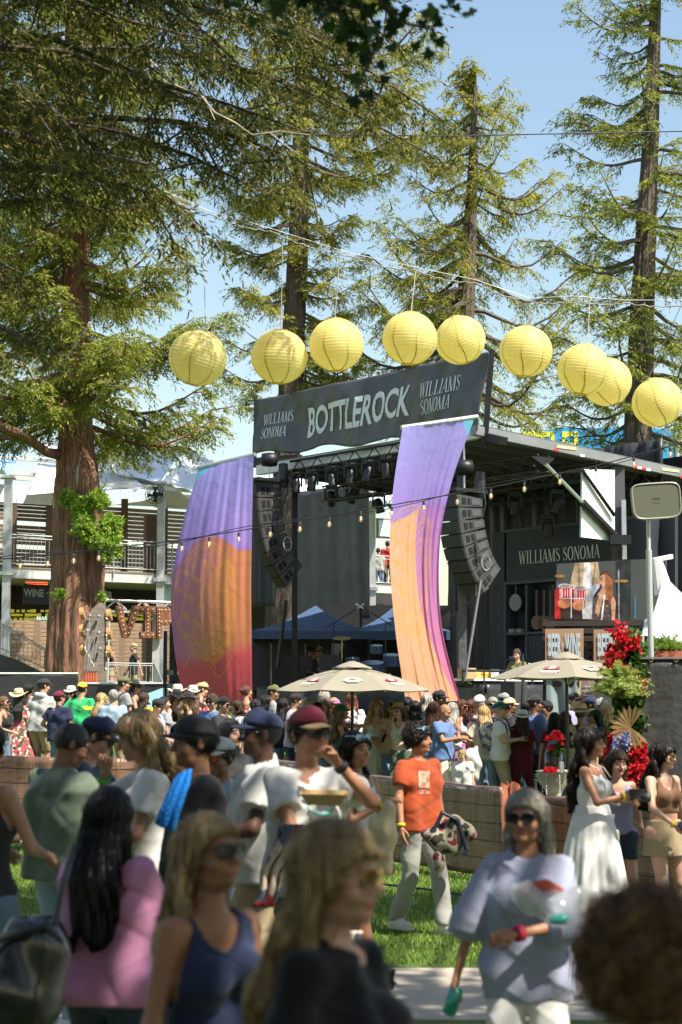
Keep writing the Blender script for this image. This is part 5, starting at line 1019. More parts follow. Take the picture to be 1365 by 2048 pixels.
for s_ in (.97,): mb = MB(); mb.tube([q + Mr @ Vector((a * s_, -.012, b * s_)) for a, b in o_] + [q + Mr @ Vector((o_[0][0] * s_, -.012, o_[0][1] * s_))], .012, 6, False); mb.build('rim', mat('olive_rim', (.27, .27, .21), .4), an)
# embossed mark: a row of bars of different height over five small letters
em = mat('olive_mark', (.13, .135, .10), .4)
for k, hgt in enumerate((.012, .02, .03, .02, .012, .02, .03, .02, .012)): mb = MB(); mb.box(q + Mr @ Vector((-.045 + k * .0112, -.014, .03)), (.005, .004, hgt), Mr); mb.build('mark', em, an)
lettering('cisco', lambda x, y: q + Mr @ Vector((x, -.0145, y - .02)), em, an, 'sans', .042, .042, name='mark_lettering', bold=.01)
pq = P(1297, 1042, 21); mb = MB(); mb.tube([(pq.x, 21, .0), (pq.x, 21, P(0, 1100, 21).z)], .036, 12); mb.build('pole', mat('pole_grey', (.50, .52, .52), .4, .3), an); mb = MB(); mb.tube([(pq.x, 21, P(0, 1100, 21).z), (pq.x, 21, P(0, 1040, 21).z)], .024, 10); mb.build('pole', alu, an)
PBf = ((P(1285, 1400, 20.5).x, 20.5), (1, -.05)); cloth_fence('tall black scrim fence at the right edge beside the flowers', PBf, 1281, 1440, 1318, m=mat('scrim_black', (.045, .045, .045), .32, noise=.4, ns=8, bump=.5, bs=16), amp=.03, top=blk)
for x in (1303, 1353): mb = MB(); q = PL(x, 1320, PBf, .03); mb.tube([q + Vector((.02 * cos(a), 0, .02 * sin(a))) for a in [i * .7 for i in range(10)]], .005, 4, False); lone(mb, 'grommet', mat('brass', (.6, .45, .2), .3, .9), 'brass grommet in the top hem of the black fence, %s' % ('left one' if x < 1320 else 'right one'), 'grommet')
pb_ = thing('planter_box', 'terracotta-red planter box with feathery green plants above the black fence', 'planter', P(1330, 1318, 21.5)); mb = MB(); mb.box(P(1345, 1309, 21.8), (.48, .3, .08)); mb.build('box', mat('terracotta', (.42, .12, .06), .6), pb_)
gf = leafmat('feathery_green', (.10, .2, .03), (.22, .38, .06), (.4, .5, .1), .4)
def fronds(name, par, c, n, ln, m, seed, lf=.06, spread=.9, w=.1, up=.8):
    rs = np.random.RandomState(seed); V = []; C = []; D = []; mbs = MB()
    for i in range(n):
        a = rs.rand() * 2 * pi; d = np.array([cos(a) * spread * rs.rand(), sin(a) * spread * rs.rand(), up]); d /= np.linalg.norm(d); L = ln * rs.uniform(.5, 1)
        prev = None
        for t in np.linspace(0, 1, 26):
            p = np.array(c) + d * L * t + np.array([0, 0, -.45 * L * t * t]) * rs.uniform(.9, 1.1); 
            if t > .15:
                for s_ in (-1, 1): C.append(p); D.append(nrm(d * .6 + s_ * np.array([-d[1], d[0], .2]) + rs.randn(3) * .3))
    C = np.array(C); D = np.array(D); return leaves(name, C, D, nrm(np.array([0, 0, 1.]) + rs.randn(len(C), 3) * .5), lf * rs.uniform(.6, 1.2, len(C)), np.full(len(C), lf * w), m, par)
fronds('plant', pb_, P(1335, 1306, 21.8), 70, .42, gf, 3, .05, 1.2); fronds('plant', pb_, P(1320, 1306, 21.8), 30, .40, gf, 4, .05, 1.0)
fc_ = thing('flower_column', 'tall column of red blooms, grasses and trailing leaves beside the black fence', 'flowers', P(1260, 1640, 20.6))
gd = leafmat('bouquet_leaf', (.03, .08, .012), (.07, .17, .03), (.16, .28, .05), .35); rdm = leafmat('red_petal', (.45, .01, .02), (.65, .015, .03), (.8, .06, .09), .3); lm_ = leafmat('lime_grass', (.2, .3, .06), (.38, .48, .12), (.6, .62, .25), .4)
bl_ = leafmat('blue_petal', (.18, .22, .5), (.3, .34, .62), (.5, .52, .7), .2); tanm = leafmat('dry_palm', (.22, .13, .05), (.30, .19, .08), (.4, .28, .13), .3)
mb = MB(); a = P(1262, 1760, 20.7); b = P(1270, 1300, 20.7); mb.tube([a, b], .09, 8); mb.build('core', blk, fc_)
for k, (x, y, r_) in enumerate([(1262, 1290, .16), (1270, 1330, .2), (1268, 1370, .2), (1255, 1430, .22), (1268, 1480, .22), (1250, 1530, .22), (1262, 1570, .25), (1240, 1480, .16), (1262, 1620, .22), (1255, 1400, .2)]): clump('foliage', gd, fc_, P(x, y, 20.6), (r_, r_ * .8, r_), 1400, .06, 80 + k, w=.35)
for k, (x, y, r_) in enumerate([(1240, 1270, .13), (1262, 1285, .12), (1228, 1310, .1), (1222, 1340, .1), (1245, 1345, .11), (1275, 1365, .12), (1260, 1530, .18), (1240, 1550, .16), (1275, 1540, .14), (1235, 1590, .16), (1255, 1600, .16), (1220, 1500, .1), (1238, 1470, .09), (1248, 1640, .18), (1278, 1500, .1), (1268, 1580, .2), (1232, 1560, .15), (1246, 1620, .16)]): clump('red_bloom', rdm, fc_, P(x, y, 20.4), (r_ * 1.35, r_ * .8, r_ * 1.35), 420, .036, 100 + k, w=.5, shells=26)
for k, (x, y) in enumerate(((1245, 1475), (1236, 1493), (1252, 1485))): clump('blue_bloom', bl_, fc_, P(x, y, 20.2), (.09, .06, .09), 400, .03, 130 + k, w=.5)
for k, (x, y, n_, l2) in enumerate(((1240, 1385, 90, .5), (1250, 1400, 60, .42), (1225, 1395, 70, .4), (1238, 1355, 40, .35))): fronds('grass_spray', fc_, P(x, y, 20.3), n_, l2, lm_, 140 + k, .045, 1.3, .12)
mb = MB()
rs = random.Random(5)
for i in range(16): q = P(1262 + rs.uniform(-12, 14), 1345, 20.5); e = P(1246 + rs.uniform(-14, 22), 1245 + rs.uniform(0, 50), 20.5); s_ = Vector((.018, 0, 0)); mb.add([q - s_ * .6, q + s_ * .6, q.lerp(e, .6) + s_, e, q.lerp(e, .6) - s_], [(0, 1, 2, 3, 4)])
for i in range(8): q = P(1262 + rs.uniform(-6, 12), 1375, 20.3); e = P(1225 + rs.uniform(0, 40), 1325 + rs.uniform(0, 20), 20.2); s_ = Vector((.02, 0, .01)); mb.add([q - s_ * .6, q + s_ * .6, q.lerp(e, .6) + s_, e, q.lerp(e, .6) - s_], [(0, 1, 2, 3, 4)])
mb.build('blade_leaves', lm_, fc_); mb = MB()
c_ = P(1262, 1455, 20.2)
for i in range(16): a = R(60 + i * 17); e = c_ + Vector((cos(a) * .26, -.04, sin(a) * .26)); s_ = Vector((-sin(a), 0, cos(a))) * .022; mb.add([c_, c_.lerp(e, .75) + s_, e, c_.lerp(e, .75) - s_], [(0, 1, 2, 3)])
mb.build('dry_fan_leaf', tanm, fc_)
fo = thing('stone_fountain', 'stone bowl fountain dripping water at the foot of the rose vase', 'fountain', P(1105, 1640, 22)); q = P(1108, 1545, 22); stone = mat('fountain_stone', (.38, .36, .28), .8, noise=.25, ns=9, bump=.4, bs=30)
mb = MB(); mb.lathe([(.10, -.38), (.08, -.3), (.12, -.2), (.2, -.1), (.21, 0), (.23, .02), (.19, .03), (.05, .0)], q, 24); mb.build('bowl', stone, fo, True); mb = MB(); mb.lathe([(.34, -.95), (.36, -.7), (.34, -.42), (.3, -.38), (.08, -.36)], q, 20); mb.build('basin', stone, fo, True)
mb = MB(); rs = random.Random(6)
for a in range(9): th = a * .7; [mb.lathe([(0, -.012), (.008, 0), (0, .012)], q + Vector((.235 * cos(th), .235 * sin(th), -.02 - k * .028 - rs.random() * .01)), 5) for k in range(12)]
mb.build('dripping_water', mat('water_drop', (.8, .85, .9), .1), fo)['kind'] = 'stuff'
vs = thing('rose_vase', 'black and clear bottle vase holding big red roses on the fountain', 'vase', q + Z * .03); mb = MB(); mb.lathe([(.105, .05), (.11, .1), (.11, .24), (.07, .27), (.03, .30), (.03, .34)], q, 20); mb.build('bottle', mat('black_glass', (.015, .02, .03), .08), vs, True)
mb = MB(); mb.box(q + Vector((.0, -.108, .15)), (.05, .012, .1)); mb.build('label', mat('label_green', (.1, .12, .05), .5), vs)
def rose(c_, r_, par, seed):
    rs = np.random.RandomState(seed); C = []; D = []; Nn = []
    for i in range(46):
        t = i / 46; ph = i * 2.4; rad = r_ * (.15 + .85 * t); p = np.array([cos(ph) * rad * .6, sin(ph) * rad * .6, r_ * (.5 - .6 * t)]); C.append(np.array(c_) + p); D.append(nrm(np.array([cos(ph) * (.3 + t), sin(ph) * (.3 + t), 1 - t * .8]))); Nn.append(np.array([cos(ph), sin(ph), .3]))
    C, D, Nn = map(np.array, (C, D, Nn)); leaves('rose', C, D, Nn, np.full(46, r_ * .9), np.full(46, r_ * .42), rdm, par)
for k, (x, y, r_) in enumerate(((1113, 1479, .09), (1103, 1500, .06), (1098, 1481, .05), (1120, 1490, .05))): rose(P(x, y, 21.9), r_, vs, k)
clump('leaves', gd, vs, P(1115, 1503, 21.9), (.08, .06, .07), 300, .05, 7, w=.45)
for k, x in enumerate((1095, 1108)): g2 = thing('cut_rose', ['cut red rose lying at the left rim of the fountain bowl', 'cut red rose lying before the black bottle on the fountain'][k], 'flower', P(x, 1545, 21.8), 'cut roses on the fountain bowl'); rose(P(x, 1545, 21.78), .055, g2, 9 + k)
mb = MB(); mb.lathe([(.03, 0), (.03, .13), (.0, .132)], P(1124, 1545, 21.8), 10); lone(mb, 'candle', white, 'white pillar candle on the fountain right of the vase', 'candle')
# printed wood barrier round the lawn
def barrier_mat():
    m = bpy.data.materials.new('printed_planks'); m.use_nodes = True; N = m.node_tree.nodes; l = m.node_tree.links; b = N['Principled BSDF']; b.inputs['Roughness'].default_value = .38
    uv = N.new('ShaderNodeTexCoord'); mp = N.new('ShaderNodeMapping'); mp.inputs['Scale'].default_value = (1, 1, 1); l.new(uv.outputs['UV'], mp.inputs[0])
    br = N.new('ShaderNodeTexBrick'); br.inputs['Scale'].default_value = 1; br.inputs['Brick Width'].default_value = 3.1; br.inputs['Row Height'].default_value = .2; br.inputs['Mortar Size'].default_value = .009; br.offset = 0
    br.inputs['Color1'].default_value = (.25, .145, .095, 1); br.inputs['Color2'].default_value = (.19, .105, .07, 1); br.inputs['Mortar'].default_value = (.05, .035, .03, 1); l.new(mp.outputs[0], br.inputs[0])
    m2 = N.new('ShaderNodeMapping'); m2.inputs['Scale'].default_value = (2, 26, 1); l.new(uv.outputs['UV'], m2.inputs[0]); t = N.new('ShaderNodeTexNoise'); t.inputs['Scale'].default_value = 2; t.inputs['Detail'].default_value = 6; l.new(m2.outputs[0], t.inputs['Vector'])
    mx = N.new('ShaderNodeMix'); mx.data_type = 'RGBA'; mx.blend_type = 'OVERLAY'; mx.inputs[0].default_value = .75; l.new(br.outputs[0], mx.inputs[6]); l.new(t.outputs[0], mx.inputs[7]); l.new(mx.outputs[2], b.inputs['Base Color'])
    m3 = N.new('ShaderNodeMapping'); m3.inputs['Scale'].default_value = (7, .7, 1); l.new(uv.outputs['UV'], m3.inputs[0]); t3 = N.new('ShaderNodeTexNoise'); t3.inputs['Scale'].default_value = 1; t3.inputs['Detail'].default_value = 3; l.new(m3.outputs[0], t3.inputs['Vector'])
    bp = N.new('ShaderNodeBump'); bp.inputs['Strength'].default_value = .7; bp.inputs['Distance'].default_value = .06; l.new(t3.outputs[0], bp.inputs['Height']); l.new(bp.outputs[0], b.inputs['Normal']); return m
bmt = barrier_mat()
def barrier(label, pxs, seed):
    """pxs: (x, ytop, ybottom, D) stations"""
    T_ = [(P(x, y, D), P(x, yb, D)) for x, y, yb, D in pxs]; g = thing('plank_barrier', label, 'barrier', (T_[0][1] + T_[-1][1]) / 2, 'crowd barriers wrapped in printed planks')
    r = random.Random(seed); ph = [r.uniform(0, 6) for _ in range(5)]; nu, nv = 90, 16; V = []; UVs = []; Ls = [0]
    for i in range(len(T_) - 1): Ls.append(Ls[-1] + (T_[i + 1][0] - T_[i][0]).length)
    for j in range(nv + 1):
        for i in range(nu + 1):
            s_ = i / nu * Ls[-1]; k = max(q for q in range(len(Ls) - 1) if Ls[q] <= s_ + 1e-6); f = (s_ - Ls[k]) / (Ls[k + 1] - Ls[k]); t = T_[k][0].lerp(T_[k + 1][0], f); b = T_[k][1].lerp(T_[k + 1][1], f); v = j / nv
            p = b.lerp(t, v); w_ = .022 * sin(s_ * 7 + ph[0] + v) + .012 * sin(s_ * 17 + ph[1] - 2 * v) + .03 * sin(s_ * 2.1 + ph[2]); p.y -= w_; p.z += .005 * sin(s_ * 5 + ph[3]) * v; V.append(tuple(p)); UVs.append((s_, v * (t - b).length))
    for i in range(nu + 1):
        q = V[nv * (nu + 1) + i]; V.append((q[0], q[1] + .10, q[2] + .005)); UVs.append((i / nu * Ls[-1], .01))
    Fc = [(j * (nu + 1) + i, j * (nu + 1) + i + 1, (j + 1) * (nu + 1) + i + 1, (j + 1) * (nu + 1) + i) for j in range(nv + 1) for i in range(nu)]
    o = meshobj('printed_cover', V, Fc, bmt, g, True); uvl = o.data.uv_layers.new(name='UVMap')
    for lp in o.data.loops: uvl.data[lp.index].uv = UVs[lp.vertex_index]
    solidify(o, .01); mb = MB(); mb.tube([t - Z * .04 + Vector((0, .05, 0)) for t, b in T_], .022, 8); mb.build('frame', alu, g)
    n = max(2, int(Ls[-1] / 2.2))
    for i in range(n):
        f = (i + .5) / n; t = T_[0][1].lerp(T_[-1][1], f); mb = MB(); mb.tube([t + Vector((0, -.35, .03)), t + Vector((0, .35, .03))], .018, 6); mb.tube([t + Vector((0, .06, .03)), t + Vector((0, .06, 1))], .018, 6); mb.build('foot', alu, g)
    return g
barrier('middle barrier behind the man in the orange t-shirt', [(455, 1502, 1655, 26.8), (740, 1552, 1716, 22.6), (1005, 1577, 1757, 20.2)], 1)
barrier('left barrier behind the man in the sage t-shirt', [(-40, 1512, 1683, 24.6), (200, 1518, 1690, 24.2), (330, 1515, 1685, 24.4)], 2)
barrier('right barrier behind the woman in the khaki skirt', [(1070, 1592, 1742, 20.8), (1230, 1600, 1778, 19.6), (1420, 1612, 1812, 18.7)], 3)
mb = MB(); mb.tube([P(600, 1755, 20), P(735, 1765, 19.6), P(850, 1778, 18.8), P(960, 1795, 18)], .012, 6); lone(mb, 'ground_line', blk, 'thin black line across the turf before the middle barrier', 'cable')  # a thin black line drawn along the turf
# folded terracotta cloth at the barrier end
mb = MB(); rs = random.Random(2); ap = P(1020, 1585, 20.8)
def f(u, v): a = u * 2 * pi; r_ = (.12 + .06 * sin(a * 3 + v * 4) + .03 * sin(a * 7)) * (1 - .3 * v); return ap + Vector((r_ * cos(a), r_ * sin(a) * .6, -.75 + .85 * v + .03 * sin(a * 4)))
mb.grid(f, 40, 18); lone(mb, 'draped_cloth', mat('terracotta_cloth', (.40, .13, .07), .6, noise=.2), 'crumpled terracotta cloth draped at the end of the middle barrier', 'cloth', smooth=True)
# ================================================================ people: bodies and clothes are grown as smooth distance fields
def seg(Q, a, b, ra, rb, fl=1.0):
    a = np.array(a, np.float32); ab = np.array(b, np.float32) - a; s = np.array([1, 1 / fl, 1], np.float32); q = (Q - a) * s; ab = ab * s
    t = np.clip(q @ ab / max(float(ab @ ab), 1e-9), 0, 1); d = np.sqrt(((q - t[:, None] * ab) ** 2).sum(1)) - (ra + (rb - ra) * t); return d * min(1, fl)
def ell_(Q, c, r):
    r = np.array(r, np.float32); q = (Q - np.array(c, np.float32)) / r; k0 = np.sqrt((q * q).sum(1)) + 1e-6; k1 = np.sqrt(((q / r) ** 2).sum(1)) + 1e-6; return k0 * (k0 - 1) / k1
def smin(a, b, k):
    h = np.clip(.5 + .5 * (b - a) / k, 0, 1); return b * (1 - h) + a * h - k * h * (1 - h)
def snet(fn, lo, hi, h):
    """surface nets of fn<0, evaluated only near the surface"""
    lo = np.array(lo, np.float32); hi = np.array(hi, np.float32); K = 4; n = (np.ceil((hi - lo) / (h * K)).astype(int) + 1) * K
    def gp(n, st): return np.stack(np.meshgrid(*[np.arange(n[i]) * st + lo[i] for i in range(3)], indexing='ij'), -1).reshape(-1, 3).astype(np.float32)
    nc = n // K; vc = fn(gp(nc, h * K) + h * K / 2).reshape(nc); v = vc.repeat(K, 0).repeat(K, 1).repeat(K, 2); act = np.abs(v) < h * K * 1.6 + .012
    idx = np.argwhere(act); 
    if len(idx) == 0: return np.zeros((0, 3)), np.zeros((0, 4), int)
    v[act] = fn((idx * h + lo).astype(np.float32)); ins = v < 0
    for ax in range(3):
        s = [slice(None)] * 3; s[ax] = 0; v[tuple(s)] = np.abs(v[tuple(s)]) + 1e-4; s[ax] = -1; v[tuple(s)] = np.abs(v[tuple(s)]) + 1e-4
    ins = v < 0; m = n - 1
    cnt = sum(ins[i:i + m[0], j:j + m[1], k:k + m[2]].astype(np.int8) for i in (0, 1) for j in (0, 1) for k in (0, 1)); cell = (cnt > 0) & (cnt < 8)
    ci = np.argwhere(cell); vid = np.full(m, -1, np.int32); vid[cell] = np.arange(len(ci)); acc = np.zeros((len(ci), 3), np.float32); num = np.zeros(len(ci), np.float32)
    for ax in range(3):
        o = [(a, b) for a in (0, 1) for b in (0, 1)]
        for a, b in o:
            off = [0, 0, 0]; oth = [i for i in range(3) if i != ax]; off[oth[0]] = a; off[oth[1]] = b; p = ci + off; q = p.copy(); q[:, ax] += 1
            va = v[tuple(p.T)]; vb = v[tuple(q.T)]; cr = (va < 0) != (vb < 0); t = np.where(cr, va / (va - vb + 1e-12), 0); pt = p.astype(np.float32); pt[:, ax] += t; acc[cr] += pt[cr]; num[cr] += 1
    V = acc / num[:, None] * h + lo; Fs = []
    for ax in range(3):
        a1, a2 = [(1, 2), (2, 0), (0, 1)][ax]; s0 = [slice(None)] * 3; s1 = [slice(None)] * 3; s0[ax] = slice(0, -1); s1[ax] = slice(1, None)
        cr = ins[tuple(s0)] != ins[tuple(s1)]; e = np.argwhere(cr); e = e[(e[:, a1] > 0) & (e[:, a2] > 0) & (e[:, a1] < m[a1]) & (e[:, a2] < m[a2])]
        fl = ins[tuple(e.T)]; qs = []
        for da, db in ((0, 0), (-1, 0), (-1, -1), (0, -1)): g = e.copy(); g[:, a1] += da; g[:, a2] += db; qs.append(vid[tuple(g.T)])
        q = np.stack(qs, 1); q = np.where(fl[:, None], q[:, ::-1], q); Fs.append(q[:, ::-1])
    Fs = np.concatenate(Fs); return V, Fs[(Fs >= 0).all(1)]
C3 = dict(black=(.012, .012, .014), char=(.03, .03, .033), white=(.64, .63, .61), offw=(.60, .57, .50), stone=(.30, .30, .28), cream=(.62, .55, .42), grey=(.26, .27, .28), lgrey=(.42, .42, .41), navy=(.02, .028, .07), blue=(.10, .17, .36), sky=(.10, .32, .75), denim=(.12, .19, .28), ldenim=(.28, .38, .48), ddenim=(.03, .045, .07),
          khaki=(.36, .28, .17), olive=(.13, .13, .05), sage=(.11, .145, .105), green=(.03, .42, .14), dgreen=(.01, .10, .06), orange=(.34, .058, .016), maroon=(.13, .012, .03), red=(.45, .03, .03), pink=(.50, .21, .37), brown=(.14, .075, .04), tan=(.50, .34, .18), yellow=(.65, .40, .03), straw=(.60, .48, .28), mag=(.6, .04, .25), mocha=(.16, .085, .045), lav=(.30, .28, .42), bstripe=(.13, .17, .36), teal=(.05, .35, .33), flor=(.35, .10, .11), hawaii=(.35, .22, .08), rust=(.35, .06, .02))
SK = dict(l=(.56, .32, .23), m=(.44, .235, .15), t=(.36, .17, .095), d=(.22, .105, .06), k=(.075, .035, .022))
HC_ = dict(blonde=(.42, .29, .13), dblonde=(.33, .23, .115), brown=(.055, .028, .015), curlb=(.15, .078, .032), dk=(.016, .010, .008), black=(.006, .005, .006), grey=(.34, .31, .27), auburn=(.11, .035, .02), lgrey=(.35, .33, .30), lbrown=(.13, .07, .035))
def skin_mat(k):
    n = 'skin_' + k
    if n in MC: return MC[n]
    m = mat(n, SK[k], .48, noise=.10, ns=9, bump=.12, bs=45, spec=.4); b = m.node_tree.nodes['Principled BSDF']; b.inputs['Subsurface Weight'].default_value = .08; b.inputs['Subsurface Radius'].default_value = (.02, .008, .004); return m
def hair_mat(k):
    n = 'hair_' + k
    if n in MC: return MC[n]
    c = HC_[k]; return mat(n, [min(1, x * 1.35) for x in c], .42, ns=7, stretch=(9, 9, .7), col2=[x * .55 for x in c], bump=.9, bs=16)
def cloth_mat(k, pat=None):
    n = 'cloth_' + k + (pat or '')
    if n in MC: return MC[n]
    m = mat(n, C3[k], .8, noise=.10, ns=5, bump=.35, bs=9, spec=.2, sheen=.15)
    if pat:
        N = m.node_tree.nodes; l = m.node_tree.links; b = N['Principled BSDF']; tc = N.new('ShaderNodeTexCoord'); r = N.new('ShaderNodeValToRGB'); r.color_ramp.interpolation = 'CONSTANT'; e = r.color_ramp.elements
        if pat in ('stripe', 'bands', 'vstripe'):
            w_ = N.new('ShaderNodeTexWave'); w_.bands_direction = 'X' if pat == 'vstripe' else 'Z'; w_.inputs['Scale'].default_value = 9 if pat == 'bands' else 26; l.new(tc.outputs['Object'], w_.inputs['Vector']); f = w_.outputs['Fac']
            cs = [(0, C3[k]), (.5, (.50, .50, .55))]
        else:
            w_ = N.new('ShaderNodeTexVoronoi' if pat in ('floral', 'plaid') else 'ShaderNodeTexNoise'); w_.inputs['Scale'].default_value = dict(floral=22, plaid=16, camo=9, swirl=12)[pat]; l.new(tc.outputs['Object'], w_.inputs['Vector']); f = w_.outputs['Color'] if pat != 'swirl' else w_.outputs['Fac']
            if pat == 'swirl': w_.inputs['Distortion'].default_value = 3
            cs = dict(floral=[(0, C3[k]), (.33, (.62, .52, .42)), (.5, (.55, .08, .12)), (.66, (.06, .10, .04)), (.8, (.02, .02, .02))], plaid=[(0, C3[k]), (.4, (.6, .5, .4)), (.6, (.1, .12, .2))], camo=[(0, C3[k]), (.45, (.3, .27, .2)), (.55, (.03, .03, .02))], swirl=[(0, (.02, .25, .35)), (.40, (.65, .03, .25)), (.48, (.6, .3, .1)), (.53, (.02, .3, .3)), (.6, (.5, .04, .35)), (.68, (.1, .1, .4))])[pat]
        e[0].position = cs[0][0]; e[0].color = tuple(cs[0][1]) + (1,); e[1].position = cs[1][0]; e[1].color = tuple(cs[1][1]) + (1,)
        for p_, c_ in cs[2:]: x = e.new(p_); x.color = tuple(c_) + (1,)
        l.new(f, r.inputs[0]); l.new(r.outputs[0], b.inputs['Base Color'])
    return m
lip_m = mat('lips', (.38, .10, .09), .35); eye_m = mat('eye_dark', (.02, .015, .012), .15); gls = mat('sunglass_lens', (.008, .008, .01), .14, spec=.35); gls_b = mat('sunglass_brown', (.10, .035, .01), .08, spec=.8)
def ik(a, b, l1, l2, hint):
    a, b, hint = np.array(a, float), np.array(b, float), np.array(hint, float); d = b - a; L = np.linalg.norm(d); u = d / L
    if L > (l1 + l2) * .995: L = (l1 + l2) * .995; b = a + u * L
    x = (l1 * l1 - l2 * l2 + L * L) / (2 * L); y = sqrt(max(l1 * l1 - x * x, 0)); p = hint - u * (hint @ u); p /= np.linalg.norm(p) + 1e-9; return a + u * x + p * y, b
ARM = dict(h=((.27, -.03, .86), (.2, .6, 0), .5), k=((.17, -.10, 1.02), (1, .5, 0), .4), p=((.10, -.33, 1.20), (.5, .1, -1), 1.3), d=((.16, -.30, 1.10), (.6, .2, -1), 1.2), u=((.06, -.20, 1.47), (.6, -.3, -1), 1.2), w=((.24, -.20, .90), (.2, .8, 0), .5), b=((.24, .22, .90), (.3, .9, 0), .5),
           c=((-.10, -.17, 1.17), (.9, .1, -.8), 1.0), f=((.10, -.26, .98), (.6, .4, -.4), .9), o=((.15, -.62, 1.46), (.5, 0, -1), .15), x=((.05, -.24, 1.08), (.6, .2, -1), 1.1), s=((.62, -.25, 1.42), (0, 0, -1), .15))
def strands(ho, f, st, hcn, sc, D, rs, L):
    """loose locks laid over the hair mass: ribbons that run down its surface, or small coils"""
    V0 = np.empty(len(ho.data.vertices) * 3, np.float32); ho.data.vertices.foreach_get('co', V0); V0 = V0.reshape(-1, 3) / sc; r = np.random.RandomState(rs.randint(0, 9999)); n = 1500 if D < 17 else 260
    if st in ('fro', 'curly', 'short'): n = {'fro': 2600, 'curly': 900, 'short': 500}[st]
    p = V0[r.randint(0, len(V0), n)].copy(); e = .004
    def grad(p): d0 = f(p); return nrm(np.stack([f(p + np.eye(3, dtype=np.float32)[i] * e) - d0 for i in range(3)], 1)), d0
    c = HC_[hcn]; m = leafmat('strand_' + hcn, [x * .5 for x in c], [x * 1.1 for x in c], [min(1, x * 2.3) for x in c], .12, .35); w = .0024 if D < 17 else .006
    Vs = []; lift = np.abs(r.randn(n, 1)) * (.005 if D < 17 else .007) + .001; k = 16 if L else 7; stp = (.022 if D < 17 else .03) if L else .009; P_ = []; N_ = []
    if st in ('fro', 'curly'):
        g, d0 = grad(p); g = g + r.randn(n, 3) * .35; g = nrm(g); s1 = nrm(np.cross(g, [.3, .2, 1.])); s2 = np.cross(g, s1); ph = r.rand(n, 1) * 6; k = 14; rad = (.011 if st == 'fro' else .008) * r.uniform(.5, 1.3, (n, 1))
        for i in range(k): a = ph + i * .8; P_.append(p - g * .008 + g * (.0032 * i) + (s1 * np.cos(a) + s2 * np.sin(a)) * rad); N_.append(g)
    else:
        bias = r.randn(n, 3) * (.25 if st == 'waves' else .1)
        for i in range(k):
            g, d0 = grad(p); p = p - g * d0[:, None]; P_.append(p + g * lift * (.5 + i / k)); N_.append(g)
            dn = np.array([0, .25 if i < 3 else .0, -1.]) + bias * (1 + .8 * np.sin(i * 1.1)) if L else nrm(bias * 6 + np.array([0, .5, -.4])); dn = dn - g * (dn * g).sum(1, keepdims=True); p = (p + nrm(dn) * stp).astype(np.float32)
    P_ = np.stack(P_, 1); N_ = np.stack(N_, 1); d = np.gradient(P_, axis=1); s_ = nrm(np.cross(d, N_)) * w * (np.sin(np.linspace(.5, pi - .25, P_.shape[1]))[None, :, None])
    A = P_ - s_; B = P_ + s_; V = np.stack([A, B], 2).reshape(-1, 3); base = (np.arange(n) * k * 2)[:, None] + (np.arange(k - 1) * 2)[None, :]; base = base.reshape(-1); Fc = np.stack([base, base + 1, base + 3, base + 2], 1)
    meshobj('loose_strands', V * sc, Fc, m, ho, True, off=(0, 0, 0))
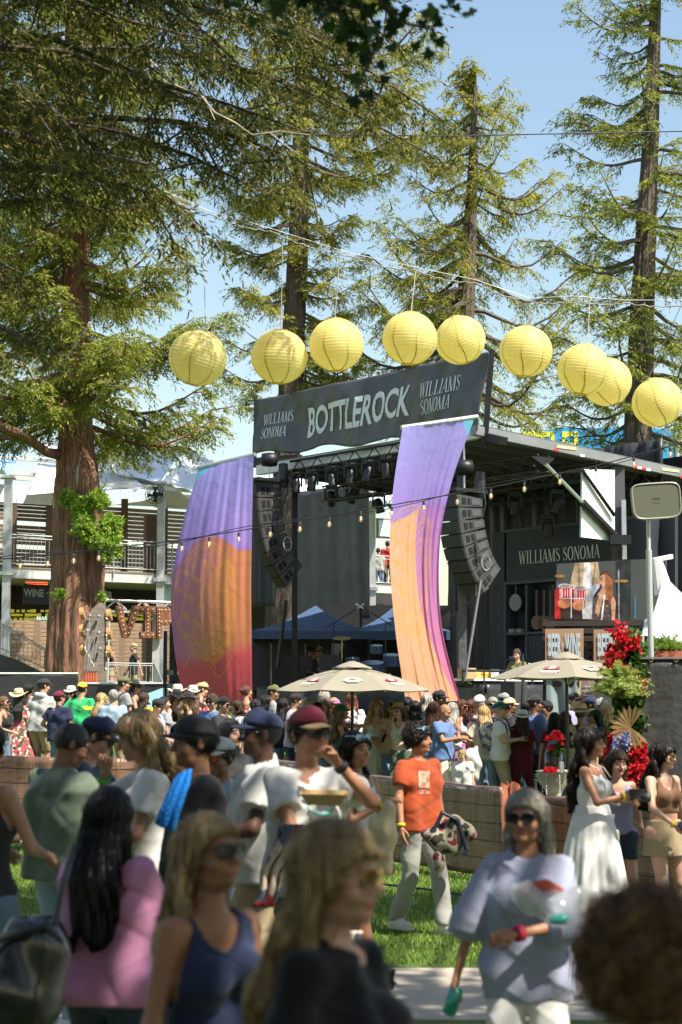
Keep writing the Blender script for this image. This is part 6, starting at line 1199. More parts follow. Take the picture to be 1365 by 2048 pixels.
def person(x, y, label, sex='f', h=None, yaw=0, skin='l', hair=None, hat=None, top=('tee', 'white'), bot=('pants', 'denim'), D=None, arms='hh', legs='s', head=(0, 0), lean=0, build=1.0, q=None, glasses=None, fine=False, shoes='white', z0=None, group='people in the crowd', hairlen=None, extra=None, look=0, loose=0, roll=0, armsL=None, armsR=None):
    if h is None and D is None: h = 1.68 if sex == 'f' else 1.80
    if D is None:
        a = (y - 1412) / F; lo, hi = 12.0, 60.0
        g_ = lambda D: HC - a * D - (gz(D) if z0 is None else z0) - h
        D = next((d for d in np.arange(22.0, 45, .05) if g_(d) <= 0), 30)
    pt = P(x, y, D); base = gz(D) if z0 is None else z0
    if h is None: h = pt.z - base
    else: base = pt.z - h if z0 is not None or abs(pt.z - h - base) > .4 else base
    v_ = random.Random(int(x * 31 + y * 17))
    if D > 22 and z0 is None:
        if head == (0, 0): head = (v_.uniform(-24, 24), v_.uniform(-8, 10))
        if lean == 0: lean = v_.uniform(-2, 6)
        if roll == 0: roll = v_.uniform(-3, 3)
        build *= v_.uniform(.93, 1.16)
        if arms == 'hh': arms = v_.choice(['hh', 'hd', 'dh', 'pp', 'xh', 'hk', 'kh', 'xx', 'pd', 'fh'])
        if legs == 's': legs = v_.choice('ssa')
    yr = R(yaw); sc = h / 1.755; q = q or (.017 if D > 22 else .012 if D > 8.5 else .010); hq = .009 if D > 22 else .0065 if D > 8.5 else .0045
    fwd = Vector((sin(yr), -cos(yr), 0)); off = sin(R(lean)) * .75 * sc; root = thing('person', label, 'person', (pt.x - fwd.x * off, D - fwd.y * off, base), group, yr)
    male = sex == 'm'; bf = build; rs = random.Random(int(x * 7 + y)); sd = abs(int(x * 13 + y)) % 1000
    # frames
    cl, sl_ = cos(R(lean)), sin(R(lean)); hipz = .95; Rt = np.array([[1, 0, 0], [0, cl, sl_], [0, -sl_, cl]], np.float32).T  # forward matrix columns
    Rt = np.array(Matrix.Rotation(R(roll), 3, 'Y') @ Matrix.Rotation(R(lean), 3, 'X'), np.float32); hp = np.array([0, 0, hipz], np.float32)
    T = lambda p: Rt @ (np.array(p, np.float32) - hp) + hp; Ti = lambda Q: (Q - hp) @ Rt + hp
    Rh = np.array(Matrix.Rotation(R(head[0]), 3, 'Z') @ Matrix.Rotation(R(head[1]), 3, 'X'), np.float32); np_ = np.array([0, .01, 1.52], np.float32)
    Hf = lambda p: T(Rh @ (np.array(p, np.float32) - np_) + np_); Hi = lambda Q: (Ti(Q) - np_) @ Rh + np_
    sw = (.185 if male else .160) * (bf * .5 + .5); leg = []; arm = []
    st_ = dict(s=[(.095, .0, .09), (.095, .02, .09)], w=[(.09, -.30, .09), (.09, .32, .13)], v=[(.09, .20, .12), (.09, -.22, .09)], a=[(.16, -.03, .09), (.13, .05, .09)], t=[(.12, -.62, .12), (.12, -.55, .12)])[legs]
    hz_ = .90; hipy = 0
    for i, s in enumerate((-1, 1)):
        an = np.array([s * st_[i][0], st_[i][1], st_[i][2]]); hpj = np.array([s * .088 * bf, hipy, hz_]); kn, an = ik(hpj, an, .425, .41, (s * .15, -1, .1)); leg.append((hpj, kn, an))
        spec = (armsR if s < 0 else armsL) or ARM[arms[i]]; wr = np.array(spec[0], float); wr[0] *= s; hint = np.array(spec[1], float); hint[0] *= s
        sh = T((s * sw, .01, 1.415)); wr = T(wr) if spec[0][2] > 1 else wr; el, wr = ik(sh, wr, .285, .255, hint); arm.append((sh, el, wr, spec[2], s))
    am = (1.0 if male else .82) * (bf * .6 + .4)
    def torso(Q, o=0.0, waist=1.0):
        if male: pr = [((.085, 0, .95), .10, .95), ((.075, 0, 1.08), .098, .9), ((.088, .0, 1.27), .112, .88), ((sw - .045, .01, 1.405), .055, 1)]
        else: pr = [((.09, .01, .93), .103, 1.0), ((.052, 0, 1.10), .086, .92), ((.068, 0, 1.26), .095, .9), ((sw - .035, .01, 1.405), .045, 1)]
        d = None
        for (xx, yy, zz), r, fl in pr: e = seg(Q, (-xx * bf, yy, zz), (xx * bf, yy, zz), r * (bf * .7 + .3) + o, r * (bf * .7 + .3) + o, fl); d = e if d is None else smin(d, e, .07)
        if not male:
            for s in (-1, 1): d = smin(d, ell_(Q, (s * .068, -.078, 1.27), (.058 + o, .055 + o, .058 + o)), .03)
        d = smin(d, seg(Q, (0, .02, 1.40), (0, .015, 1.50), .07 + o, .052 + o), .05); return d
    def legs_(Q, o=0, oc=0):
        d = None
        for a, k_, b in leg:
            e = smin(seg(Q, a, k_, .086 * (bf * .6 + .4) + o, .056 + o), seg(Q, k_, b, .054 + o, .036 + o + oc), .02); e = smin(e, seg(Q, k_ * .7 + b * .3 + [0, .012, 0], k_ * .45 + b * .55 + [0, .008, 0], .052 + o, .044 + o), .02); d = e if d is None else smin(d, e, .015)
        return d
    def arms_(Q, o=0): 
        d = None
        for a, e_, w_, _, s in arm: e = smin(seg(Q, a, e_, .047 * am + o, .036 * am + o), seg(Q, e_, w_, .038 * am + o, .024 * am + o), .02); d = e if d is None else np.minimum(d, e)
        return d
    def bodyf(Q):
        d = smin(torso(Ti(Q)), arms_(Q), .035); d = smin(d, legs_(Q), .03)
        for (a, k_, b) in leg: d = smin(d, seg(Q, b + [0, .02, -.055], b + [0, -.13, -.065], .033, .028), .02)
        return d
    def headf(Q):
        Qh = Hi(Q); d = ell_(Qh, (0, .012, 1.66), (.075, .095, .092)); d = smin(d, ell_(Qh, (0, -.028, 1.605), (.057 if not male else .061, .066, .084)), .03); d = smin(d, seg(Qh, (-.034, -.03, 1.555), (.034, -.03, 1.555), .024 if male else .019, .024 if male else .019), .03)
        d = smin(d, seg(Qh, (0, -.075, 1.548), (0, -.07, 1.552), .021, .021), .02); d = smin(d, seg(Qh, (0, -.092, 1.648), (0, -.114, 1.610), .007, .0125), .010); d = smin(d, seg(Qh, (-.015, -.099, 1.603), (.015, -.099, 1.603), .007, .007), .008)
        d = smin(d, seg(Qh, (-.036, -.078, 1.664), (.036, -.078, 1.664), .012, .012), .018)
        for s in (-1, 1): d = -smin(-d, ell_(Qh, (s * .031, -.108, 1.643), (.017, .014, .011)), .012); d = smin(d, ell_(Qh, (s * .031, -.086, 1.643), (.013, .010, .009)), .004); d = smin(d, ell_(Qh, (s * .04, -.06, 1.605), (.03, .03, .03)), .02); d = smin(d, ell_(Qh, (s * .078, .014, 1.632), (.009, .019, .031)), .008)
        d = smin(d, seg(Qh, (-.018, -.089, 1.581), (.018, -.089, 1.581), .0085, .0085), .008); d = smin(d, seg(Qh, (-.015, -.088, 1.571), (.015, -.088, 1.571), .008, .008), .006)
        Qt = Ti(Q); d = smin(d, seg(Qt, (0, .018, 1.44), tuple(Ti(Hf((0, .012, 1.58))[None])[0]), .058 if male else .049, .052 if male else .044), .025); return d
    allp = np.array([p for a in arm for p in a[:3]] + [p for l_ in leg for p in l_] + [T((0, 0, 1.45))]); lo = allp.min(0) - .16; hi = allp.max(0) + .16; lo[2] = -.02; hi[2] = max(hi[2] - .02, 1.6)
    low = 0.0
    if D < 7 and legs != 't': low = .55
    lo[2] = max(lo[2], low)
    Vb, Fb = snet(bodyf, lo, hi, q); hc = Hf((0, 0, 1.63)); Vh, Fh = snet(headf, hc - [.13, .16, .2], hc + [.13, .16, .15], hq)
    parts = [(Vb, Fb), (Vh, Fh)]
    for a, e_, w_, curl, s in arm:      # hands with separate fingers
        dv = w_ - e_; dv /= np.linalg.norm(dv); inn = np.array([-s, -.25, 0.]) if abs(dv[2]) > .6 else np.array([-s * .3, 0, -1.0 if curl < .3 else -.2 - .8 * (s > 9)]); nrm_ = inn - dv * (inn @ dv); nrm_ /= np.linalg.norm(nrm_); ac = np.cross(dv, nrm_) * 1.0
        if (ac @ np.array([0, -1, .6])) < 0: ac = -ac
        M3 = np.stack([ac, dv, nrm_], 1).astype(np.float32); w32 = w_.astype(np.float32); segs = []; f_ = .9 if not male else 1.0
        for i, (bx, ln) in enumerate(((.030, .068), (.010, .078), (-.010, .072), (-.029, .058))):
            p0 = np.array([bx, .088, 0]); an = .12; c_ = curl * (.75 + .1 * i)
            for kf, part in enumerate((.45, .3, .25)):
                an += c_ * (.5, .75, .6)[kf]; p1 = p0 + np.array([bx * .10, cos(an), sin(an)]) * ln * part * 1.02; segs.append((p0, p1, .0088 - .001 * kf, .0078 - .001 * kf)); p0 = p1
        segs += [((.022, .028, .008), (.050, .06, .022), .013, .010), ((.050, .06, .022), (.052 - .012 * curl, .088, .030 + .012 * curl), .0095, .008)]
        def handf(Q, w32=w32, M3=M3, segs=segs, e_=e_, w_=w_):
            L_ = (Q - w32) @ M3 / f_; d = seg(L_ * np.array([1, 1, 1.9], np.float32), (-.004, .02, 0), (.0, .066, 0), .030, .037); d = d / 1.3; d = smin(d, seg(L_, (-.03, .04, 0), (-.028, .085, 0), .011, .010), .012)
            for a_, b_, r0, r1 in segs: d = smin(d, seg(L_, a_, b_, r0, r1), .004)
            return smin(d, seg(Q, w_ * .75 + e_ * .25, w_ + (w_ - e_) * .05, .028 * am, .022 * am), .012)
        hcn = w_ + dv * .07; parts.append(snet(handf, hcn - .12, hcn + .12, .0075 if D > 22 else .0048))
    k = 0; Vs = []; Fs = []
    for V_, F_ in parts:
        if len(V_): Vs.append(V_); Fs.append(F_ + k); k += len(V_)
    V = np.concatenate(Vs); Fc = np.concatenate(Fs); ms = [skin_mat(skin), lip_m, eye_m, hair_mat(hair[1] if hair else 'brown')]
    o = meshobj('body', V * sc, Fc, ms, root, True, off=(0, 0, 0)); Ch = Hi(V[Fc].mean(1).astype(np.float32)); mi = np.zeros(len(Fc), np.int32); rng = slice(len(Fb), len(Fb) + len(Fh))
    hh_ = Ch[rng]; lipd = np.minimum(seg(hh_, (-.021, -.094, 1.580), (.021, -.094, 1.580), .006, .006), seg(hh_, (-.016, -.094, 1.570), (.016, -.094, 1.570), .006, .006)); br = np.minimum(seg(hh_, (-.046, -.085, 1.662), (-.018, -.094, 1.668), .005, .006), seg(hh_, (.046, -.085, 1.662), (.018, -.094, 1.668), .005, .006)); ey = np.minimum(ell_(hh_, (-.031, -.095, 1.643), (.013, .012, .006)), ell_(hh_, (.031, -.095, 1.643), (.013, .012, .006)))
    mm = np.zeros(len(hh_), np.int32); mm[lipd < .0005] = 1; mm[br < .001] = 3; mm[ey < 0] = 2; mi[rng] = mm; o.data.polygons.foreach_set('material_index', mi); o.data.update()
    W = lambda p: tuple(np.array(p) * sc)
    def part(name, fn, lo, hi, m, hh=None, parent=root):
        V_, F_ = snet(fn, lo, hi, hh or q)
        return meshobj(name, V_ * sc, F_, m, parent, True, off=(0, 0, 0)) if len(F_) else None
    ph = [rs.uniform(0, 6) for _ in range(6)]
    def folds(Q, A=.0055): return A * (np.sin(19 * Q[:, 0] + 9 * Q[:, 2] + ph[0] + 1.6 * np.sin(11 * Q[:, 2] + ph[1])) + .8 * np.sin(13 * Q[:, 1] - 26 * Q[:, 2] + ph[2] + 2 * np.sin(8 * Q[:, 0])) + .6 * np.sin(37 * Q[:, 0] + 5 * Q[:, 2] + ph[3])) + A * .9 * (1 - np.abs(np.sin(8 * Q[:, 0] - 13 * Q[:, 2] + 5 * Q[:, 1] + ph[4] + 1.5 * np.sin(6 * Q[:, 2] + ph[5])))) ** 4 - A * .7 * (1 - np.abs(np.sin(11 * Q[:, 0] + 17 * Q[:, 2] + ph[2]))) ** 5
    def headmesh(name, mb, m, parent=root, smooth=True): return meshobj(name, [tuple(Hf(v) * sc) for v in mb.v], mb.f, m, parent, smooth, off=(0, 0, 0))
    # ---- clothes
    if top:
        kind, colr = top[0], top[1]; pat = top[2] if len(top) > 2 else None; tm = cloth_mat(colr, pat); lz = .014 + loose + (.012 if kind in ('tee', 'hoodie', 'shirt') else .002)
        hem = dict(tee=.86, shirt=.84, hoodie=.85, long=.86, tank=.93, crop=1.12, strapless=1.13, cami=.94, blouse=.80, dress=1.0, polo=.86).get(kind, .88)
        slv = dict(tee=.62, polo=.6, shirt=.65, hoodie=1.85, long=1.85, blouse=1.25).get(kind, 0)
        def topf(Q):
            Qt = Ti(Q); d = torso(Qt, lz) + folds(Qt, .0055 if kind != 'crop' else .002) + np.clip((Qt[:, 2] - 1.36) / .12, 0, 1) * (lz - .008)
            if kind in ('tee', 'shirt', 'hoodie', 'long', 'blouse', 'polo'):
                xx = (.10 if male else .075) * bf; rr_ = (.118 if male else .105) * (bf * .7 + .3) + loose; d = smin(d, seg(Qt, (-xx, 0, 1.24), (-xx, 0, .86), rr_, rr_ + .018, .88), .03); d = smin(d, seg(Qt, (xx, 0, 1.24), (xx, 0, .86), rr_, rr_ + .018, .88), .03); d = smin(d, seg(Qt, (0, 0, 1.24), (0, .0, .86), rr_, rr_ + .02, .88), .02); d = d + folds(Qt, .004)
            if slv:
                for a, e_, w_, _, s in arm:
                    wd = .026 + loose * .6 + (.014 if kind in ('tee', 'shirt', 'polo', 'blouse') else .006); e = seg(Q, a, e_, .047 * am + wd * .35, .042 * am + wd + .012)
                    if slv <= 1: dr = (e_ - a) / np.linalg.norm(e_ - a); e = np.maximum(e, (Q - (a + (e_ - a) * slv).astype(np.float32)) @ dr.astype(np.float32))
                    else: dr = (w_ - e_) / np.linalg.norm(w_ - e_); e2 = seg(Q, e_, w_, .042 * am + wd, .028 * am + wd + (.03 if kind == 'blouse' else 0)); e2 = np.maximum(e2, (Q - (e_ + (w_ - e_) * (slv - 1)).astype(np.float32)) @ dr.astype(np.float32)); e = smin(e, e2, .02)
                    d = smin(d, e + folds(Q, .004), .02)
            d = np.maximum(d, hem - Qt[:, 2])
            if kind in ('tank', 'crop', 'cami', 'dress'):
                d = np.maximum(d, -ell_(Qt, (0, -.05, 1.49), (.088 if kind != 'cami' else .105, .12, .15 if kind != 'crop' else .17))); d = np.maximum(d, -ell_(Qt, (0, .09, 1.50), (.09, .07, .12)))
                for a, e_, w_, _, s in arm: d = np.maximum(d, -(seg(Q, a + [0, 0, .0], e_, .068, .058)))
                if kind in ('cami', 'dress'): d = np.maximum(d, Qt[:, 2] - (1.365 + .02 * np.abs(Qt[:, 0]) * 10))
            elif kind == 'strapless': d = np.maximum(d, Qt[:, 2] - 1.35)
            else: d = np.maximum(d, -ell_(Qt, (0, -.012, 1.525), (.082, .085, .082)))
            return d
        l2 = allp[:6 + 0].min(0) - .2; h2 = allp[:6].max(0) + .2; tp = T((0, 0, 1.5)); lo2 = np.minimum(l2, T((-.3, -.2, hem)) - .1); hi2 = np.maximum(h2, tp + .15); lo2[2] = hem - .12; lo2 = np.maximum(lo2, [-.75, -.75, .7]); hi2[2] = min(hi2[2], 1.62)
        so = part({'tank': 'tank_top', 'crop': 'crop_top', 'strapless': 'crop_top', 'cami': 'camisole', 'hoodie': 'hoodie', 'dress': 'bodice', 'blouse': 'blouse', 'long': 'long_sleeved_shirt'}.get(kind, 'shirt'), topf, lo2, hi2, tm)
        if kind in ('cami', 'dress'):
            for s in (-1, 1): mb = MB(); mb.tube([W(T(p)) for p in ((s * .068, -.14, 1.36), (s * .078, -.075, 1.44), (s * .082, .01, 1.475), (s * .078, .09, 1.43), (s * .07, .115, 1.36))], .005 * sc, 6); meshobj('strap', mb.v, mb.f, tm, root, True, off=(0, 0, 0))
        if kind == 'hoodie' and hair is not None: part('hood', lambda Q: seg(Ti(Q), (-.07, .08, 1.47), (.07, .08, 1.47), .055, .055) + folds(Q, .006), T((0, .08, 1.47)) - .18, T((0, .08, 1.47)) + .18, tm)
    if bot:
        kind, colr = bot[0], bot[1]; pat = bot[2] if len(bot) > 2 else None; tm = cloth_mat(colr, pat)
        if kind in ('pants', 'jeans', 'shorts', 'baggy'):
            bz = dict(pants=.085, jeans=.085, shorts=.52 if male else .70, baggy=.085)[kind]; o_ = dict(pants=.016, jeans=.009, shorts=.022, baggy=.032)[kind]; oc = dict(pants=.022, jeans=.006, shorts=.03, baggy=.034)[kind]
            def botf(Q):
                d = smin(torso(Q, .014), legs_(Q, o_, oc), .03); d = np.maximum(d, np.maximum(bz - Q[:, 2], Q[:, 2] - 1.045)) if legs != 't' else np.maximum(d, Q[:, 2] - 1.03); return np.maximum(d + folds(Q, .005 if kind != 'jeans' else .003), bz - Q[:, 2] if legs != 't' else -1)
            part({'shorts': 'shorts', 'jeans': 'jeans'}.get(kind, 'trousers'), botf, (lo[0], lo[1] - .02, max(low, bz - .04)), (hi[0], hi[1], 1.1), tm)
        else:
            hz, fl = dict(mini=(.73, .06), skirt=(.32, .20), maxi=(.10, .22), overalls=(.1, .1))[kind]; z1 = 1.06 if top and top[0] != 'dress' else 1.14
            def skf(Q):
                t = np.clip((z1 - Q[:, 2]) / (z1 - .1), 0, 1); rx = .135 * bf + .02 + fl * t + (.03 * np.sin(np.clip(t * 3, 0, 1) * pi / 2)); ry = rx * .86; th = np.arctan2(Q[:, 0], Q[:, 1]); yc = (leg[0][2][1] + leg[1][2][1]) * .5 * t
                r_ = np.sqrt((Q[:, 0] / rx) ** 2 + ((Q[:, 1] - yc) / ry) ** 2) + 1e-6; d = (r_ - 1) * ry + (.016 * t * np.sin(th * 11 + ph[0] + 2 * t) + .01 * t * np.sin(th * 23 + ph[1])) * (1 if kind != 'mini' else .3); return np.maximum(d, np.maximum(hz - Q[:, 2], Q[:, 2] - z1))
            part('skirt', skf, (-.55, -.55, max(low, hz - .04)), (.55, .55, 1.16), tm)
    if shoes and D < 23 and low == 0 and (bot is None or bot[0] != 'maxi'):
        boot = shoes == 'boot'
        for i, (a, k_, b) in enumerate(leg):
            def shf(Q, b=b, k_=k_): 
                d = smin(seg(Q, b + [0, .03, -.045], b + [0, -.155, -.06], .046, .036), seg(Q, b + [0, .01, -.03], b + [0, -.02, .0], .045, .045), .03); d = np.maximum(d, (b[2] - .09) - Q[:, 2])
                if boot: d = smin(d, seg(Q, b, b * .38 + k_ * .62, .05, .066), .02); d = np.maximum(d, Q[:, 2] - (b[2] * .42 + k_[2] * .58))
                else: d = np.maximum(d, Q[:, 2] - (b[2] + .01))
                return d
            so_ = part('boot' if boot else 'shoe', shf, b + [-.12, -.26, -.13], b + [.12, .14, .4 if boot else .08], cloth_mat('offw' if boot else shoes), .007)
            if not boot and D < 17 and so_: mb = MB(); mb.box(W(b + [0, -.06, -.083]), (.088 * sc, .27 * sc, .022 * sc)); meshobj('sole', mb.v, mb.f, mat('sole_cream', (.6, .56, .48), .7), so_, off=(0, 0, 0))
    # ---- hair
    if hair:
        st, hcn = hair; hm = hair_mat(hcn); a_ = dict(short=.013, long=.017, buzz=.005, curly=.024, bun=.012, pony=.012, bob=.02, waves=.022, fro=.05)[st]; a_ = min(a_, .007) if hat and hat[0] in ('cap', 'backcap') and st == 'short' else a_; L = hairlen if hairlen is not None else dict(long=.45, waves=.45, bob=.16).get(st, 0)
        def hairf(Q):
            Qh = Hi(Q); X, Y, Z_ = Qh[:, 0], Qh[:, 1], Qh[:, 2]; d = ell_(Qh, (0, .014, 1.662), (.077 + a_, .099 + a_, .093 + a_ * .9))
            d = np.maximum(d, (1.60 if st in ('short', 'curly', 'buzz') else 1.585) + np.clip(-Y, -.03, .1) * .75 - Z_)
            if L:
                ze = 1.66 - L; t = np.clip((1.66 - Z_) / L, 0, 1.2); yc = .05 + .105 * np.clip((1.64 - Z_) / .26, 0, 1) ** 1.3; wv = (.012 * np.sin(Z_ * 34 + ph[1]) if st == 'waves' else 0); wx = .088 + .022 * np.sin(np.clip(t, 0, 1) * pi) - .012 * t
                e = (np.sqrt(((X - wv) / wx) ** 2 + ((Y - yc) / .052) ** 2) - 1) * .045; e = np.maximum(e, np.maximum(ze + .03 * np.sin(X * 40 + ph[2]) - Z_, Z_ - 1.69)); d = smin(d, e, .02)
                for s in (-1, 1):
                    zz = 1.66 - min(L, .5) * (.85 if s > 0 else .75); e = seg(Qh, (s * .074, .045, 1.68), (s * .086, .05, 1.56), .018, .024); e = smin(e, seg(Qh, (s * .086, .05, 1.56), (s * (.108 if st == 'waves' else .098), .04 - .05 * (st != 'long'), zz), .028, .020), .02); d = smin(d, e, .015)
            th = np.arctan2(X, Y - .01)
            if st in ('long', 'bob', 'waves', 'bun', 'pony'): d = d + .0035 * np.sin(th * 23 + 4 * np.sin(Z_ * 10 + ph[0])) + .002 * np.sin(th * 51 + 5 * np.sin(Z_ * 7)) + (.007 * np.sin(Z_ * 30 + 3 * np.sin(th * 3) + ph[3]) if st == 'waves' else 0)
            elif st in ('curly', 'fro'): d = d + (.011 if st == 'curly' else .02) * (np.sin(X * 75 + ph[0] + 2 * np.sin(Z_ * 40)) * np.sin(Y * 70 + ph[1] + 2 * np.sin(X * 33)) * np.sin(Z_ * 80 + ph[2])) + .008 * np.sin(X * 40 + 3 * np.sin(Y * 30)) * np.sin(Z_ * 38)
            elif st == 'short': d = d + .003 * np.sin(X * 90 + 3 * np.sin(Y * 40)) * np.sin(Y * 60 + Z_ * 50)
            if st == 'bun': d = smin(d, ell_(Qh, (.0, .12, 1.665), (.045, .035, .042)) + .004 * np.sin(X * 120), .01)
            if st == 'pony': d = smin(d, seg(Qh, (0, .10, 1.69), (0, .15, 1.62), .022, .03), .015); d = smin(d, seg(Qh, (0, .15, 1.62), (.0, .13, 1.42), .03, .012), .015)
            if st in ('long', 'waves', 'bob', 'bun', 'pony'): d = np.maximum(d, -ell_(Qh, (0, -.105, 1.612), (.13, .098, .085)))
            d = np.maximum(d, -ell_(Qh, (0, -.115, 1.600 if st not in ('curly', 'fro') else 1.60), (.074, .085 if st not in ('short', 'buzz') else .1, .108 if hat else .100)))
            return d
        zl = .22 + L; ho = part('hair', hairf, hc - [.17, .18, zl - .12 + (.0)], hc + [.17, .24, .2], hm, hq * (1.25 if L else 1))
        if ho and (D < 17 or (L and D < 32)) and st != 'buzz': strands(ho, hairf, st, hcn, sc, D, rs, L)
    # ---- headwear
    if hat:
        hk, hcol = hat[0], hat[1]; hm = cloth_mat(hcol, hat[2] if len(hat) > 2 else None)
        if hk in ('cap', 'backcap', 'visor'):
            sg_ = -1 if hk != 'backcap' else 1; mb = MB(); n = 28; V_ = []; rows = 9; g0 = 0.03
            for j in range(rows + 1):
                ph_ = j / rows * pi / 2 * (1 if hk != 'visor' else .28); 
                for i in range(n): a = 2 * pi * i / n; V_.append((.0905 * cos(a) * cos(ph_) ** .85, .014 + .112 * sin(a) * cos(ph_) ** .85, 1.682 + .086 * sin(ph_) - .012 * sin(a) + .012 * (-sg_) * 0 + (.012 * (.5 + .5 * sin(a) * sg_ * -1 * -1)) * 0))
            mb.add(V_, [(j * n + i, j * n + (i + 1) % n, (j + 1) * n + (i + 1) % n, (j + 1) * n + i) for j in range(rows) for i in range(n)]); cr_ = headmesh('hat', mb, hm); solidify(cr_, .004 * sc)
            mb = MB(); mb.grid(lambda u, v: ((.083 - .012 * v) * (2 * u - 1) * (1 - .25 * v * v), .014 + sg_ * (sqrt(max(0, 1 - (.88 * (2 * u - 1)) ** 2)) * .106 + v * .075 * (1 - .30 * (2 * u - 1) ** 2)), 1.692 - .016 * v - .020 * (2 * u - 1) ** 2), 14, 6); br_ = headmesh('brim', mb, cloth_mat(hat[3]) if len(hat) > 3 else hm, cr_); solidify(br_, .004 * sc)
            if hk != 'visor': mb = MB(); mb.lathe([(.007, 0), (.005, .004), (0, .005)], (0, .014, 1.768), 8); headmesh('button', mb, hm, cr_)
        elif hk in ('wide', 'bucket'):
            w_ = .185 if hk == 'wide' else .14; prof = [(w_, -.008), (w_ * .85, .0), (.105, .006), (.094, .012), (.088, .06), (.08, .095), (.06, .112), (.03, .104), (0, .100)]; mb = MB(); mb.lathe(prof, (0, .012, 1.68), 36, cap=False)
            mb.v = [(v[0] * (1 if abs(v[0]) < .1 else 1), .012 + (v[1] - .012) * 1.12, v[2] + (.05 * (v[0] / w_) ** 2 - .018 * ((v[1]) / w_) ** 2 if (v[0] ** 2 + v[1] ** 2) > .0118 else 0)) for v in mb.v]; cr_ = headmesh('hat', mb, hm); solidify(cr_, .005 * sc)
            if hk == 'wide': mb = MB(); mb.lathe([(.0965, .010), (.094, .034)], (0, 0, 0), 36, cap=False); mb.v = [(v[0], .012 + v[1] * 1.12, v[2] + 1.68) for v in mb.v]; bd = headmesh('hat_band', mb, cloth_mat('brown' if hcol not in ('black', 'char') else 'char'), cr_); solidify(bd, .004 * sc)
        elif hk == 'hood': part('hood', lambda Q: np.maximum(np.maximum(smin(ell_(Hi(Q), (0, .02, 1.65), (.105, .125, .125)), seg(Hi(Q), (0, .03, 1.6), (0, .05, 1.46), .09, .12), .05), -ell_(Hi(Q), (0, -.12, 1.62), (.078, .12, .115))), -ell_(Hi(Q), (0, .0, 1.64), (.088, .108, .105))) + folds(Q, .003), hc - [.2, .22, .28], hc + [.2, .22, .2], hm, .009)
        elif hk == 'scarf': part('headscarf', lambda Q: np.maximum(ell_(Hi(Q), (0, .014, 1.665), (.094, .116, .108)) + .004 * np.sin(Hi(Q)[:, 1] * 60), 1.66 - Hi(Q)[:, 2] - .25 * Hi(Q)[:, 1]), hc - .22, hc + .22, hm, .007)
    if glasses:
        up_ = glasses.startswith('^'); g_ = glasses.lstrip('^'); fm_, lm__ = dict(k=(mat('frame_black', (.01, .01, .01), .2), gls), w=(mat('frame_white', (.75, .75, .72), .3), gls), b=(mat('frame_gold', (.5, .35, .12), .25, .8), gls_b), t=(mat('frame_tort', (.05, .02, .01), .2), gls), y=(mat('frame_lime', (.6, .75, .05), .4), gls), s=(mat('frame_sky', (.3, .55, .75), .3), mat('lens_sky', (.35, .55, .7), .1)), o=(mat('frame_or', (.08, .03, .01), .2), mat('lens_orange', (.45, .10, .02), .1)))[g_]
        M4 = Matrix.Translation((0, 0, 0))
        tr_ = (lambda p: (p[0] * 1.1, p[1] * .82 + .005, p[2] + .085 - .0 + (-.35) * (p[1] + .1) * 0)) if up_ else (lambda p: p)
        fr = None
        for s in (-1, 1):
            pts = [(s * .034 + .0285 * (abs(cos(t)) ** .7) * (1 if cos(t) > 0 else -1), 1.641 + .0225 * (abs(sin(t)) ** .75) * (1 if sin(t) > 0 else -1)) for t in [2 * pi * i / 20 for i in range(20)]]; cur = lambda x_: -.1105 + 4.5 * x_ * x_
            mb = MB(); k0 = [tr_((a, cur(a), b)) for a, b in pts]; mb.tube(k0 + [k0[0]], .0036, 6, False); f1 = headmesh('sunglasses' if fr is None else 'frame_rim', mb, fm_, fr or root); fr = fr or f1
            mb = MB(); mb.prism([tr_((a, cur(a) + .001, b)) for a, b in pts], (0, .002, 0)); headmesh('lens', mb, lm__, fr, False)
            mb = MB(); mb.tube([tr_((s * .062, -.095, 1.648)), tr_((s * .080, -.06, 1.650)), tr_((s * .084, .015, 1.648))], .0032, 5); headmesh('temple', mb, fm_, fr)
        mb = MB(); mb.tube([tr_((-.008, -.112, 1.647)), tr_((.008, -.112, 1.647))], .0032, 5); headmesh('bridge', mb, fm_, fr)
    ctx = dict(root=root, sc=sc, arm=arm, T=T, Hf=Hf, W=W, part=part, lo=lo, hi=hi, D=D, headmesh=headmesh, folds=folds, leg=leg)
    wl = lambda p: root.matrix_basis @ Vector(tuple(np.array(p) * sc)) if False else Vector(root.location) + Matrix.Rotation(yr, 3, 'Z') @ Vector(tuple(float(v) for v in np.array(p) * sc))
    ctx['wl'] = wl; ctx['yr'] = yr; return ctx
PP = {}
t_people = __import__('time').time()
def ps(key, *a, **k): PP[key] = person(*a, **k)
# ---- the nearest people, out of focus
ps('blonde', 672, 1655, 'blonde woman in black seen close up, gold sunglasses, face turned right', 'f', yaw=60, skin='l', hair=('waves', 'dblonde'), top=('tee', 'black'), bot=('jeans', 'black'), D=4.3, glasses='b', arms='hh', head=(8, 2), group='people walking close to the camera')
ps('smile', 425, 1632, 'smiling woman with dark sunglasses and blonde hair in a navy tank top', 'f', yaw=46, skin='t', hair=('long', 'dblonde'), top=('tank', 'navy'), bot=('shorts', 'denim'), D=5.3, glasses='k', head=(6, -6), hairlen=.40, group='people walking close to the camera')
ps('pink', 222, 1578, 'woman in a pink t-shirt seen from behind, long black hair', 'f', yaw=162, skin='m', hair=('long', 'black'), top=('tee', 'pink'), bot=('jeans', 'ddenim'), D=7.2, loose=.02, hairlen=.52, arms='ff', head=(0, 0), group='people walking close to the camera')
ps('curly', 1285, 1830, 'head of thick curly brown hair at the bottom right corner', 'f', yaw=180, skin='m', hair=('fro', 'curlb'), top=('tee', 'black'), bot=('jeans', 'denim'), D=3.5, group='people walking close to the camera')
